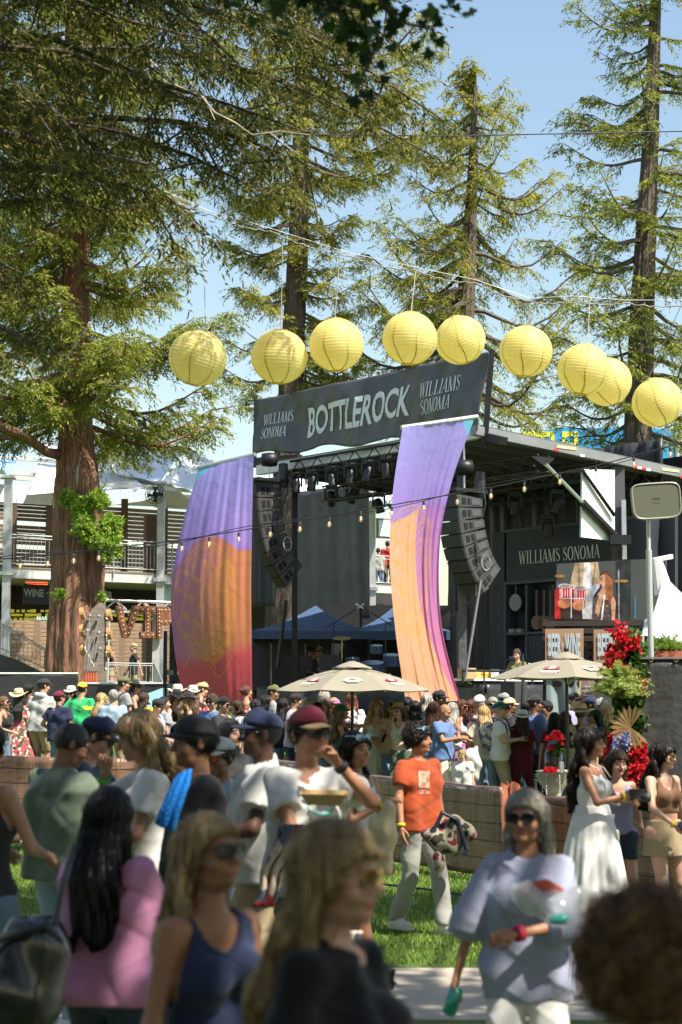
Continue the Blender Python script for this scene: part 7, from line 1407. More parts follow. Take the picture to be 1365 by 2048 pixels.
ps('grey', 1052, 1583, 'grey-haired woman in a blue striped blouse clutching clear bags', 'f', yaw=-14, skin='t', hair=('long', 'grey'), top=('blouse', 'bstripe', 'vstripe'), bot=('pants', 'white'), D=7.7, glasses='k', armsR=((.34, -.05, .86), (.6, .6, 0), 1.0), armsL=((-.02, -.27, 1.13), (.7, .1, -.9), .9), hairlen=.33, loose=.018, head=(-6, 2), group='people walking close to the camera')
ps('sage', 128, 1443, 'man in a loose sage-green t-shirt with cropped black hair, head bowed', 'm', yaw=140, skin='d', hair=('buzz', 'black'), top=('tee', 'sage'), bot=('jeans', 'ldenim'), D=11, glasses='k', loose=.022, arms='pp', head=(-28, 24), build=1.08, group='people crossing the lawn')
ps('left', -30, 1440, 'woman with long black hair in denim shorts cut off by the left edge', 'f', yaw=150, skin='m', hair=('long', 'black'), top=('tank', 'char'), bot=('shorts', 'denim'), D=9.2, hairlen=.5, arms='dd', group='people crossing the lawn')
ps('navycap', 178, 1430, 'man in a navy cap leaning his head down behind the man in sage', 'm', yaw=80, skin='m', hair=('short', 'dk'), hat=('cap', 'navy'), top=('tee', 'navy'), bot=('shorts', 'olive'), D=12.2, glasses='k', head=(15, 28), arms='pp', group='people crossing the lawn')
ps('scarf', 285, 1424, 'blonde woman in a floral headscarf and white t-shirt touching her face', 'f', yaw=-78, skin='m', hair=('waves', 'dblonde'), hat=('scarf', 'char', 'floral'), top=('tee', 'white'), bot=('jeans', 'ldenim'), D=10.2, arms='uf', head=(0, 14), lean=4, group='people crossing the lawn')
ps('towel', 392, 1437, 'man in a black cap and black t-shirt with a blue towel over his shoulder', 'm', yaw=-68, skin='d', hair=('short', 'black'), hat=('cap', 'char'), top=('tee', 'black'), bot=('pants', 'black'), D=9.5, build=1.1, head=(-6, 2), arms='hh', group='people crossing the lawn')
ps('orangegl', 443, 1476, 'woman in a white cap with orange sunglasses behind the man in black', 'f', yaw=-35, skin='d', hair=('short', 'black'), hat=('cap', 'lgrey'), top=('tee', 'denim'), bot=('pants', 'denim'), D=11.8, glasses='o', head=(0, 8), group='people crossing the lawn')
ps('hoodkid', 462, 1440, 'person in a black zip hoodie with the hood up over a red shirt', 'm', yaw=45, skin='l', hair=('short', 'black'), hat=('hood', 'char'), top=('hoodie', 'char'), bot=('pants', 'char'), D=16, group='people crossing the lawn')
ps('bluecap', 522, 1424, 'bearded man in a blue cap and light grey t-shirt looking left', 'm', yaw=-80, skin='k', hair=('buzz', 'black'), hat=('cap', 'navy'), top=('tee', 'lgrey'), bot=('shorts', 'khaki'), D=10.6, glasses='k', build=1.2, loose=.012, arms='hd', group='people crossing the lawn')
ps('maroon', 617, 1420, 'man in a maroon cap and white t-shirt eating from a paper tray', 'm', yaw=32, skin='t', hair=('short', 'dk'), hat=('cap', 'maroon', None, 'tan'), top=('tee', 'white'), bot=('pants', 'denim'), D=9.8, glasses='k', armsL=((.03, -.23, 1.50), (.9, -.3, -1), 1.3), armsR=((.06, -.36, 1.10), (.7, .2, -.8), 1.1), loose=.0, build=.98, head=(6, 0), group='people crossing the lawn')
ps('tank', 712, 1466, 'woman in a white camisole and denim shorts with pale blue glasses on her head', 'f', yaw=38, skin='t', hair=('bob', 'dk'), top=('cami', 'white'), bot=('shorts', 'ldenim'), D=12.6, glasses='^s', armsL=((.26, -.05, .86), (.3, .6, 0), 1.0), armsR=((-.08, -.2, 1.27), (.9, .1, -.9), .8), head=(8, 0), hairlen=.22, legs='w', group='people crossing the lawn')
ps('orange', 838, 1452, 'man in an orange t-shirt and pale cargo trousers striding right', 'm', yaw=38, skin='t', hair=('curly', 'dk'), top=('tee', 'orange'), bot=('pants', 'stone'), D=15.8, legs='v', build=.93, armsR=((.30, -.12, .88), (.4, .7, 0), .5), armsL=((.30, .02, .90), (.4, .8, 0), .9), loose=.0, head=(26, -2), glasses='^s', group='people crossing the lawn')
ps('dress', 1183, 1459, 'woman in a long white sundress with brown hair down her back, holding a camera', 'f', yaw=62, skin='t', hair=('waves', 'dk'), top=('dress', 'white'), bot=('maxi', 'white'), D=15.0, armsR=((.07, -.32, 1.22), (.7, .1, -1), 1.1), armsL=((.04, -.33, 1.18), (.7, .1, -1), 1.1), hairlen=.55, head=(6, -2), group='people crossing the lawn')
ps('girl', 1234, 1502, 'young woman in a grey top with a cream waist pouch behind the white dress', 'f', yaw=15, skin='l', hair=('waves', 'brown'), top=('tank', 'lav'), bot=('shorts', 'ddenim'), D=15.9, head=(0, 8), hairlen=.55, group='people crossing the lawn')
ps('khaki', 1325, 1487, 'woman in a brown crop top, khaki mini skirt and white boots', 'f', yaw=35, skin='l', hair=('waves', 'dk'), top=('crop', 'mocha'), bot=('mini', 'khaki'), D=15.6, legs='a', armsR=((.12, -.27, 1.02), (1, .5, 0), 1.1), armsL=((.26, -.03, .9), (.5, .5, 0), .6), hairlen=.5, head=(25, 4), glasses='b', shoes='boot', build=1.08, group='people crossing the lawn')
ps('sitting', 738, 1925, 'dark-haired woman sitting low on the ground with a cup at her mouth', 'f', yaw=50, skin='m', hair=('bob', 'black'), top=('tee', 'white'), bot=('pants', 'denim'), D=8.0, h=1.6, legs='t', z0=-.82, arms='ux', glasses='^k', head=(0, 10), group='people crossing the lawn')
# ---- the crowd behind the barriers
ps('a', 10, 1393, 'woman with a blonde ponytail in a black tank at the far left', 'f', 1.63, 75, 'm', ('pony', 'lbrown'), None, ('tank', 'black'), ('jeans', 'denim'), glasses='k')
ps('b', 42, 1381, 'woman in a wide tan hat and red floral dress, back turned', 'f', 1.66, 165, 'm', ('long', 'dk'), ('wide', 'straw'), ('long', 'flor', 'floral'), ('skirt', 'flor', 'floral'))
ps('c', 62, 1367, 'dark-haired man half hidden behind the man in the white hoodie', 'm', 1.78, 170, 'd', ('short', 'black'), None, ('tee', 'char'), ('pants', 'denim'))
ps('d', 86, 1359, 'man in a white hooded shirt, black cap and khaki shorts, back turned', 'm', 1.86, 160, 'm', ('short', 'black'), ('cap', 'char'), ('hoodie', 'lgrey'), ('shorts', 'khaki'), head=(-35, 0), loose=.012)
ps('e', 143, 1376, 'woman in a white bucket hat and dark sunglasses facing the camera', 'f', 1.68, -8, 'm', ('waves', 'auburn'), ('bucket', 'offw'), ('tank', 'offw', 'swirl0') if False else ('tank', 'offw'), ('pants', 'offw'), glasses='k', head=(0, -8))
ps('f', 164, 1366, 'man in a yellow cap and bright green t-shirt, back turned', 'm', 1.78, 165, 'm', ('short', 'dk'), ('backcap', 'yellow'), ('tee', 'green'), ('shorts', 'khaki'), build=1.12)
ps('g', 207, 1387, 'woman with long blonde hair in a dark t-shirt and navy trousers', 'f', 1.66, 150, 'l', ('long', 'blonde'), None, ('tee', 'char'), ('baggy', 'navy'), hairlen=.42, arms='hd')
ps('h', 249, 1355, 'man in an olive cap and grey ringer t-shirt with a camouflage backpack', 'm', 1.84, 120, 'm', ('short', 'dk'), ('cap', 'olive'), ('tee', 'grey'), ('pants', 'denim'))
ps('i', 272, 1364, 'woman in a black wide hat with dark wavy hair looking right', 'f', 1.72, 85, 'm', ('waves', 'dk'), ('wide', 'char'), ('tank', 'black'), ('jeans', 'denim'), glasses='k')
ps('j', 314, 1397, 'man in a black cap and red bandana bending forward', 'm', 1.72, 70, 'l', ('short', 'black'), ('cap', 'char'), ('tee', 'white'), ('pants', 'denim'), head=(0, 20))
ps('k', 350, 1383, 'woman in a black hat and black tank looking down at her phone', 'f', 1.7, 55, 'l', ('waves', 'lbrown'), ('wide', 'black'), ('tank', 'black'), ('jeans', 'denim'), arms='pp', head=(0, 22))
ps('l', 381, 1389, 'woman in a black hat beside the one with the phone, long fair hair', 'f', 1.66, 100, 'l', ('waves', 'dblonde'), ('wide', 'char'), ('strapless', 'black'), ('jeans', 'denim'))
ps('m', 357, 1373, 'person in a pale pink-beige hat behind the two black hats', 'f', 1.74, 170, 'l', ('long', 'lbrown'), ('wide', 'cream'), ('tee', 'cream'), ('jeans', 'denim'))
ps('n', 389, 1375, 'person in a cream hat next to the trucker cap', 'f', 1.72, 175, 'l', ('long', 'lbrown'), ('bucket', 'offw'), ('tee', 'offw'), ('jeans', 'denim'))
ps('o', 403, 1366, 'man in a black and tan trucker cap and red flowered shirt', 'm', 1.8, 130, 'l', ('short', 'brown'), ('cap', 'tan', None, 'char'), ('shirt', 'red', 'floral'), ('pants', 'denim'))
ps('p', 426, 1389, 'curly-haired man with sunglasses in a denim shirt by the left banner', 'm', 1.76, -25, 'm', ('curly', 'brown'), None, ('shirt', 'blue'), ('pants', 'denim'), glasses='k', head=(0, 8))
ps('q', 495, 1372, 'woman with an auburn bun and bare back in a floral halter', 'f', 1.72, 155, 'm', ('bun', 'auburn'), None, ('strapless', 'offw', 'floral'), ('skirt', 'black'), glasses=None, head=(-30, 0))
ps('r', 474, 1401, 'woman in white with brown hair behind the auburn bun', 'f', 1.6, -60, 'm', ('bob', 'brown'), None, ('tee', 'white'), ('jeans', 'denim'))
ps('s', 514, 1400, 'young man with dark curls and sunglasses behind the auburn bun', 'm', 1.66, 30, 'm', ('curly', 'black'), None, ('tee', 'white'), ('pants', 'denim'), glasses='k', head=(0, 14))
ps('t', 547, 1372, 'man in an olive and blue cap and blue-grey t-shirt looking right', 'm', 1.78, 95, 'm', ('short', 'black'), ('cap', 'olive', None, 'olive'), ('tee', 'grey'), ('pants', 'denim'))
ps('u', 592, 1386, 'man in glasses and a lilac striped polo with a maroon collar', 'm', 1.78, 80, 'm', ('short', 'dk'), None, ('polo', 'lav', 'stripe'), ('pants', 'navy'), build=1.12)
ps('v', 619, 1397, 'man with short grey curls seen from behind', 'm', 1.72, 185, 'm', ('curly', 'lgrey'), None, ('tee', 'white'), ('pants', 'denim'))
ps('w', 652, 1381, 'tall man with swept grey-brown hair behind the blonde woman in stripes', 'm', 1.8, -50, 'm', ('short', 'grey'), None, ('tee', 'white'), ('pants', 'denim'), head=(0, 14))
ps('w2', 646, 1400, 'blonde woman in a black and white striped top facing the camera', 'f', 1.68, 12, 'l', ('waves', 'dblonde'), None, ('tee', 'black', 'stripe'), ('jeans', 'denim'))
ps('x', 686, 1412, 'woman in a green visor pointing with an outstretched arm', 'f', 1.68, 80, 't', ('long', 'lbrown'), ('cap', 'dgreen'), ('tank', 'char'), ('jeans', 'denim'), arms='po')
ps('y', 706, 1387, 'woman with long brown hair and a patterned backpack, back turned', 'f', 1.72, 178, 'l', ('long', 'auburn'), None, ('tee', 'white'), ('jeans', 'denim'), hairlen=.40)
ps('z', 751, 1399, 'blonde woman in a white crop top and white fringed skirt', 'f', 1.7, -5, 'l', ('waves', 'blonde'), None, ('strapless', 'white'), ('skirt', 'offw'), arms='hh', hairlen=.38)
ps('aa', 783, 1405, 'woman with sunglasses pushed up, hidden behind the tan hat', 'f', 1.66, 20, 'm', ('long', 'lbrown'), None, ('tee', 'tan'), ('jeans', 'denim'), glasses='^k')
ps('bb', 800, 1408, 'woman in a tan wide hat and white-framed sunglasses, phone in hand', 'f', 1.68, -40, 'l', ('waves', 'lbrown'), ('wide', 'tan'), ('tank', 'white'), ('baggy', 'sage'), glasses='w', arms='pd', build=1.1)
ps('cc', 829, 1403, 'woman with shiny black hair left of the grey-haired woman, back turned', 'f', 1.64, 175, 'm', ('bob', 'black'), None, ('tee', 'black'), ('jeans', 'denim'))
ps('ee', 856, 1388, 'person with grey-brown hair and sunglasses on top in a grey top', 'f', 1.74, 140, 'm', ('bob', 'grey'), None, ('tee', 'grey'), ('jeans', 'denim'), glasses='^b')
ps('ff', 877, 1382, 'bearded man in a black cap looking right before the right banner', 'm', 1.82, 70, 'd', ('short', 'black'), ('cap', 'char'), ('tee', 'navy'), ('pants', 'denim'), glasses='k')
ps('gg', 866, 1404, 'woman with long straight brown hair and a light blue shirt, back turned', 'f', 1.72, 160, 'l', ('long', 'brown'), None, ('tee', 'blue'), ('pants', 'cream'), hairlen=.42)
ps('hh', 884, 1407, 'bald sunburnt man looking down beside the long brown hair', 'm', 1.74, 60, 't', None, None, ('tee', 'blue'), ('pants', 'cream'), head=(0, 24))
ps('ii', 909, 1406, 'person with long ash-grey hair, back turned', 'f', 1.68, 170, 'm', ('long', 'lgrey'), None, ('tee', 'navy'), ('jeans', 'denim'), hairlen=.35)
ps('jj', 926, 1401, 'woman in a white sleeveless top and vivid swirling skirt', 'f', 1.72, 62, 't', ('waves', 'auburn'), None, ('tank', 'white'), ('skirt', 'mag', 'swirl'), glasses='k', arms='dx')
ps('kk', 946, 1400, 'woman with auburn hair in a grey t-shirt beside the swirling skirt', 'f', 1.7, 110, 'l', ('bob', 'auburn'), None, ('tee', 'grey'), ('pants', 'mag'), arms='dd', hairlen=.26)
ps('ll', 986, 1396, 'woman with grey bobbed hair pointing left towards the banner', 'f', 1.74, -5, 'l', ('bob', 'grey'), None, ('tee', 'navy'), ('jeans', 'denim'), glasses='k', arms='sh')
ps('mm', 971, 1412, 'woman with very long blonde hair in a cream t-shirt and tight jeans', 'f', 1.68, 172, 'l', ('long', 'blonde'), None, ('tee', 'cream'), ('jeans', 'ldenim'), hairlen=.46, arms='hk')
ps('nn', 1003, 1405, 'man in a green cap and white t-shirt looking up to the right', 'm', 1.76, 72, 'l', ('short', 'grey'), ('cap', 'dgreen'), ('tee', 'white'), ('pants', 'khaki'), glasses='k', head=(0, -10), arms='pp', build=1.1)
ps('oo', 1005, 1388, 'man in a grey cap behind the green cap', 'm', 1.78, 60, 'm', ('short', 'dk'), ('cap', 'grey'), ('tee', 'navy'), ('pants', 'denim'))
ps('pp', 1020, 1398, 'person in black with a straw visor behind the green cap', 'm', 1.74, 100, 'd', ('short', 'black'), ('cap', 'straw'), ('tee', 'char'), ('pants', 'maroon'))
ps('qq', 1073, 1393, 'man in a black cap and plain blue t-shirt looking right', 'm', 1.82, 110, 'd', ('short', 'black'), ('cap', 'char'), ('tee', 'blue'), ('pants', 'ddenim'), glasses=None, head=(-20, 0))
ps('rr', 1043, 1424, 'person in a pale straw hat hidden behind the blue t-shirt', 'f', 1.6, 170, 'm', ('long', 'brown'), ('wide', 'offw'), ('tee', 'maroon'), ('pants', 'maroon'))
ps('ww', 1110, 1426, 'woman with black hair in shade left of the umbrella pole, back turned', 'f', 1.62, 170, 'm', ('long', 'black'), None, ('tee', 'maroon'), ('jeans', 'denim'))
ps('xx', 1128, 1424, 'woman with dark hair and a denim jacket by the umbrella pole', 'f', 1.66, 160, 'm', ('long', 'dk'), None, ('long', 'denim'), ('jeans', 'ddenim'))
ps('ss', 1150, 1387, 'man with glasses and a black cap behind the umbrella pole', 'm', 1.8, 60, 'l', ('short', 'dk'), ('backcap', 'char'), ('tee', 'lav'), ('pants', 'denim'), glasses='k')
ps('uu', 1184, 1396, 'man in a navy cap in shade right of the umbrella pole', 'm', 1.78, -120, 'd', ('short', 'black'), ('cap', 'navy'), ('tee', 'navy'), ('pants', 'denim'))
ps('tt', 1162, 1412, 'man in a straw hat and patterned shirt, back turned', 'm', 1.76, 170, 'd', ('short', 'dk'), ('wide', 'straw'), ('shirt', 'hawaii', 'camo'), ('pants', 'khaki'), build=1.15)
ps('vv', 1190, 1420, 'woman in a green visor with her hands at her face', 'f', 1.66, -70, 'm', ('long', 'black'), ('visor', 'dgreen'), ('tee', 'char'), ('jeans', 'denim'), arms='uu')
ps('yy', 1216, 1410, 'blonde woman half hidden by the flower column', 'f', 1.7, -150, 'l', ('waves', 'blonde'), None, ('tank', 'black'), ('jeans', 'denim'))
ps('boy', 925, 1499, 'blond toddler with lime-rimmed sunglasses in a white shirt', 'm', 1.02, -30, 'l', ('short', 'dblonde'), None, ('tee', 'white'), ('shorts', 'red'), D=24.2, glasses='y', head=(0, 14), build=1.15, z0=.2)
# ---- more heads in the gaps of the crowd
ps('g1', 120, 1384, 'short man in a faded red cap between the white hoodie and the white bucket hat', 'm', 1.7, 160, 'm', ('short', 'dk'), ('cap', 'maroon'), ('tee', 'navy'), ('pants', 'denim'))
ps('g2', 228, 1380, 'grey-haired man in a pale blue shirt left of the camouflage backpack', 'm', 1.74, 175, 'l', ('short', 'grey'), None, ('shirt', 'ldenim'), ('pants', 'khaki'))
ps('g3', 293, 1386, 'woman with a brown bob and yellow top right of the black wide hat', 'f', 1.64, 150, 'l', ('bob', 'brown'), None, ('tee', 'yellow'), ('jeans', 'denim'))
ps('g4', 332, 1394, 'woman with a dark ponytail and striped top behind the bandana', 'f', 1.66, 120, 'm', ('pony', 'dk'), None, ('tee', 'navy', 'stripe'), ('jeans', 'denim'))
ps('g5', 448, 1396, 'man in a black beanie-like cap near the foot of the left banner', 'm', 1.76, 60, 'm', ('short', 'black'), ('backcap', 'black'), ('tee', 'char'), ('pants', 'denim'), glasses='k')
ps('g6', 530, 1392, 'woman with dark wavy hair in a green top left of the olive cap', 'f', 1.68, 140, 'd', ('waves', 'black'), None, ('tank', 'dgreen'), ('jeans', 'denim'))
ps('g7', 571, 1398, 'woman with long dark hair between the olive cap and the lilac polo', 'f', 1.64, 165, 'm', ('long', 'dk'), None, ('tee', 'black'), ('jeans', 'denim'))
ps('g8', 632, 1404, 'man with a shaved head in a mustard shirt behind the blonde in stripes', 'm', 1.72, 150, 'd', ('buzz', 'black'), None, ('tee', 'yellow'), ('pants', 'denim'))
ps('g9', 668, 1396, 'woman in a pink sun visor near the umbrella pole', 'f', 1.7, 40, 'l', ('pony', 'blonde'), ('visor', 'pink'), ('tank', 'pink'), ('shorts', 'denim'))
ps('g12', 815, 1396, 'dark-haired woman in teal behind the tan wide hat', 'f', 1.68, 160, 'm', ('waves', 'black'), None, ('tee', 'teal'), ('jeans', 'denim'))
ps('g13', 958, 1392, 'man in a white cap behind the long blonde hair', 'm', 1.8, 130, 'l', ('short', 'grey'), ('cap', 'offw'), ('shirt', 'rust', 'plaid'), ('pants', 'denim'))
ps('g14', 1057, 1404, 'woman in a maroon top with black hair left of the plain blue t-shirt', 'f', 1.66, 150, 'd', ('long', 'black'), None, ('tee', 'maroon'), ('jeans', 'ddenim'))
ps('g15', 1094, 1402, 'man with clasped hands and short black hair right of the plain blue t-shirt', 'm', 1.74, -60, 'd', ('short', 'black'), None, ('tee', 'char'), ('pants', 'denim'), arms='uu')
ps('g16', 1204, 1398, 'man with grey curls in a cream shirt beside the flower column', 'm', 1.78, 120, 'l', ('curly', 'lgrey'), None, ('shirt', 'cream'), ('pants', 'navy'))
# ---- on the decks and the stage
ps('plat', 268, 1287, 'man in a cap and black polo walking left on the platform', 'm', 1.8, -80, 'l', ('short', 'grey'), ('cap', 'khaki'), ('polo', 'char'), ('shorts', 'khaki'), D=53, z0=0, arms='wb', legs='w', group='people on the viewing deck')
ps('plat2', 217, 1284, 'woman in black half hidden behind the guitar sculpture', 'f', 1.7, 20, 'm', ('long', 'brown'), None, ('tank', 'black'), ('shorts', 'khaki'), D=53, z0=0, group='people on the viewing deck')
ps('dk1', 757, 1096, 'person in a pale shirt leaning on the upper deck rail', 'm', 1.62, 170, 'm', ('short', 'dk'), None, ('tee', 'lgrey'), ('pants', 'blue'), D=63.6, z0=0, group='people on the viewing deck')
ps('dk2', 776, 1082, 'person in a red shirt on the upper deck beside the right banner', 'm', 1.78, 160, 'm', ('short', 'dk'), None, ('tee', 'red'), ('pants', 'black'), D=63.8, z0=0, group='people on the viewing deck')
ps('dk3', 741, 1074, 'person in a dark t-shirt on the upper deck beside the scrim edge', 'm', 1.78, 120, 'm', ('short', 'dk'), None, ('tee', 'grey'), ('pants', 'denim'), D=63.8, z0=0, group='people on the viewing deck')
ps('dj1', 622, 1295, 'man in a black cap and dotted black shirt under the navy canopy', 'm', 1.78, 60, 'd', ('short', 'black'), ('cap', 'black'), ('tee', 'black'), ('pants', 'black'), D=45.5, z0=0, arms='xx', group='people on the stage')
ps('dj2', 640, 1293, 'man in a white cap and sunglasses with a hand at his mouth, under the canopy', 'm', 1.8, -30, 'l', ('curly', 'dk'), ('cap', 'offw'), ('tee', 'lgrey'), ('pants', 'black'), D=45.9, z0=0, glasses='k', arms='ux', group='people on the stage')
ps('cook', 1035, 1297, 'woman in a dark apron working at the counter on the stage', 'f', 1.7, -25, 'l', ('bun', 'brown'), None, ('tee', 'olive'), ('pants', 'black'), D=38.2, z0=0, arms='xx', head=(0, 20), group='people on the stage')
print('people', __import__('time').time() - t_people)
# ================================================================ things carried, worn over a shoulder or left about
def hand(k, i): a = PP[k]['arm'][i]; dv = (a[2] - a[1]); dv = dv / np.linalg.norm(dv); return PP[k]['wl'](a[2] + dv * .085 * (PP[k]['sc'] / PP[k]['sc']))
def soft(name, label, cat, c, r, m, seed=0, A=.03, f=9, group=None, par=None, h=None):
    rs = random.Random(seed); ph = [rs.uniform(0, 6) for _ in range(6)]; r = np.array(r, np.float32)
    def fn(Q): q = Q / r; n = np.sqrt((q * q).sum(1)) - 1; return n * float(min(r)) + A * (np.sin(f * Q[:, 0] + ph[0] + 2 * np.sin(f * .7 * Q[:, 2])) * .6 + .5 * np.sin(f * 1.7 * Q[:, 2] + ph[1] + f * Q[:, 0]) + .4 * np.sin(f * 2.9 * Q[:, 0] - f * Q[:, 1] + ph[2]))
    V, Fc = snet(fn, -r - A * 2.5, r + A * 2.5, h or float(min(r)) / 7); o = meshobj(name, V, Fc, m, par, True, off=(0, 0, 0)); o.location = c
    return setp(o, label, cat, group) if label else o
clear = bpy.data.materials.new('clear_plastic'); clear.use_nodes = True; N = clear.node_tree.nodes; l = clear.node_tree.links; b = N['Principled BSDF']; b.inputs['Base Color'].default_value = (.7, .72, .76, 1); b.inputs['Roughness'].default_value = .12; b.inputs['Alpha'].default_value = .42; b.inputs['Specular IOR Level'].default_value = 1
# blue towel over the shoulder of the man in the black cap
D = 9.1; rows = [((362, 1548), (382, 1538)), ((350, 1562), (378, 1566)), ((338, 1590), (368, 1595)), ((322, 1622), (356, 1630)), ((312, 1648), (348, 1664))]
mb = MB(); mb.grid(lambda u, v: (lambda k, f: P(*(rows[k][0][a] * (1 - f) * (1 - u) + rows[k + 1][0][a] * f * (1 - u) + rows[k][1][a] * (1 - f) * u + rows[k + 1][1][a] * f * u for a in (0, 1)), D - .04 * sin(v * 3) + .015 * sin(u * 12)))(min(3, int(v * 4)), v * 4 - min(3, int(v * 4))), 16, 20)
solidify(lone(mb, 'towel', mat('towel_blue', (.0, .16, .55), .9, bump=.5, bs=60), 'bright blue towel hanging from the shoulder of the man in the black cap', 'towel', smooth=True), .02)
# paper tray and beads of the man in the maroon cap
c = P(650, 1608, 9.35); mb = MB(); v = [c + Vector(q) * .72 for q in ((-.12, -.07, 0), (.10, -.07, -.01), (.10, .07, 0), (-.12, .07, 0), (-.18, -.11, .08), (.16, -.11, .07), (.16, .11, .09), (-.18, .11, .10))]
mb.add(v, [(0, 3, 2, 1), (0, 1, 5, 4), (1, 2, 6, 5), (2, 3, 7, 6), (3, 0, 4, 7)]); solidify(lone(mb, 'food_tray', mat('kraft_paper', (.42, .28, .13), .8), 'open brown paper food tray held by the man in the maroon cap', 'tray'), .004)
ct = PP['maroon']; mb = MB(); pts = [ct['wl'](ct['T']((.088 * sin(a) * (1 - .25 * cos(a)), .02 - .155 * (1 - cos(a)) * .5, 1.49 - .24 * (1 - cos(a)) * .5))) for a in [(-2.6 + 5.2 * i / 40) if 0 else 2 * pi * i / 40 for i in range(41)]]
tq = mat('turquoise', (.08, .42, .38), .3)
for i in range(41): mb.lathe([(.004, -.008), (.011, 0), (.004, .008)], pts[i] + Vector((0, -.012, 0)), 6)
lone(mb, 'bead_necklace', tq, 'turquoise bead necklace on the white t-shirt of the eating man', 'necklace')
for k, (px, py, D_, m_, l_) in enumerate(((553, 1628, 8.35, tq, 'turquoise beaded bracelet of the man with the food tray'), (569, 1628, 8.3, mat('band_orange', (.7, .25, .03), .5), 'orange wristband of the man with the food tray'))):
    pass
def wristband(key, i, t, m_, label, w=.014):
    a = PP[key]['arm'][i]; sc = PP[key]['sc']; e, wv = np.array(a[1]), np.array(a[2]); p0 = e + (wv - e) * t; dv = (wv - e) / np.linalg.norm(wv - e); A = PP[key]['wl'](p0 - dv * w); B = PP[key]['wl'](p0 + dv * w); mb = MB(); mb.tube([A, B], .034 * sc, 14, False)
    return solidify(lone(mb, 'wristband', m_, label, 'wristband', 'wristbands worn by people on the lawn', True), .005)
wy = mat('band_yellow', (.65, .45, .02), .5)
wristband('maroon', 0, .80, tq, 'turquoise wristband of the man with the food tray', .022); wristband('maroon', 0, .95, mat('band_orange', (.7, .25, .03), .5), 'orange wristband of the man with the food tray'); wristband('maroon', 1, .9, mat('band_black', (.02, .02, .02), .5), 'black wristband on the hand raised to the mouth')
wristband('orange', 0, .92, wy, 'yellow wristband of the man in the orange t-shirt'); wristband('dress', 0, .88, wy, 'yellow wristband of the woman in the white sundress'); wristband('khaki', 0, .9, wy, 'pale gold wristband of the woman in the khaki skirt'); wristband('grey', 1, .9, mat('band_red', (.6, .03, .08), .5), 'red wristband of the grey-haired woman', .018)
wristband('scarf', 0, .8, mat('band_lime', (.1, .45, .1), .5), 'green wristband on the raised arm of the woman in the headscarf'); wristband('tank', 0, .9, wy, 'yellow wristband of the woman in the white camisole')
# union-flag patterned jacket tied at the eating man's waist
fm = cloth_mat('red', 'plaid')
mb = MB(); mb.grid(lambda u, v: P(585 - 62 * v + (52 - 16 * v) * (u - .5) + 6 * sin(v * 9), 1648 + 165 * v, 9.5) + Vector((0, .03 * sin(u * 14 + 3 * v), 0)), 20, 24); solidify(lone(mb, 'tied_jacket', fm, 'red, white and blue patterned jacket tied at the waist of the eating man', 'jacket', smooth=True), .015)
mb = MB(); mb.grid(lambda u, v: P(712 - 10 * v + (26 - 4 * v) * (u - .5), 1862 + 48 * v, 8.7) + Vector((0, .03 * sin(u * 14 + 3 * v), 0)), 12, 12); solidify(lone(mb, 'jacket_sleeve', fm, 'end of a red and blue patterned sleeve hanging by the seated woman', 'sleeve', smooth=True), .02)
# jackets carried
soft('jacket', 'cream jacket hanging from the hand of the woman in denim shorts', 'jacket', P(765, 1680, 12.3), (.10, .08, .27), mat('jacket_cream', (.50, .43, .26), .85), 3, .022, 16, h=.011)
soft('jacket', 'dark camouflage jacket and bag carried by the man in orange', 'jacket', P(898, 1672, 15.4), (.20, .12, .16), cloth_mat('maroon', 'camo'), 4, .02, 14, h=.012); mb = MB(); mb.tube([P(872, 1655, 15.3), P(885, 1625, 15.3), P(915, 1640, 15.3), P(935, 1700, 15.3), P(925, 1710, 15.3)], .022, 8); lone(mb, 'bag_strap', mat('strap_navy', (.012, .014, .03), .6), 'black strap arching over the camouflage jacket', 'strap'); soft('sleeve', 'dark patterned sleeve dangling below the carried jacket', 'sleeve', P(878, 1725, 15.35), (.05, .05, .14), cloth_mat('maroon', 'camo'), 5, .01, 20, h=.01)
# shirt print of the orange t-shirt
def shirtprint(key, px, py, wpx, hpx, txt, m_, D0, blocks=(), name='print'):
    ob = next(o for o in PP[key]['root'].children if o.name.startswith(('shirt', 'hoodie'))); bpy.context.view_layer.update(); Mi = ob.matrix_world.inverted(); o3 = Vector((0, 0, HC))
    def cast(x, y):
        d = ray(px + x, py - y); a = Mi @ o3; b = (Mi.to_3x3() @ d).normalized(); ok, loc, n, _ = ob.ray_cast(a, b); return (loc + n * .006) if ok else (a + b * (D0 - .2))
    def grid_(x0, y0, x1, y1, m__, nn=6, lift=0):
        V = [cast(x0 + (x1 - x0) * i / nn, y0 + (y1 - y0) * j / nn) for j in range(nn + 1) for i in range(nn + 1)]; meshobj(name, [tuple(v) for v in V], [(j * (nn + 1) + i, j * (nn + 1) + i + 1, (j + 1) * (nn + 1) + i + 1, (j + 1) * (nn + 1) + i) for j in range(nn) for i in range(nn)], m__, ob, off=(0, 0, 0))
    for x0, y0, x1, y1, m__ in blocks: grid_(x0, y0, x1, y1, m__)
    if txt:
        V, Fs = text_polys(txt, 1, .01); w0 = max(v[0] for v in V) - min(v[0] for v in V); h0 = max(v[1] for v in V) - min(v[1] for v in V)
        meshobj('lettering', [tuple(cast(v[0] / w0 * wpx, v[1] / h0 * hpx - (blocks[0][3] - blocks[0][1] if False else 0))) for v in V], Fs, m_, ob, off=(0, 0, 0))
inkw = mat('shirt_ink', (.62, .55, .46), .7, col2=(.5, .1, .03), ns=38)
shirtprint('orange', 848, 1560, 0, 0, '', inkw, 15.6, [(-11, -16, 11, 18, inkw)]); shirtprint('orange', 848, 1584, 22, 9, 'Cali Sun', inkw, 15.6)
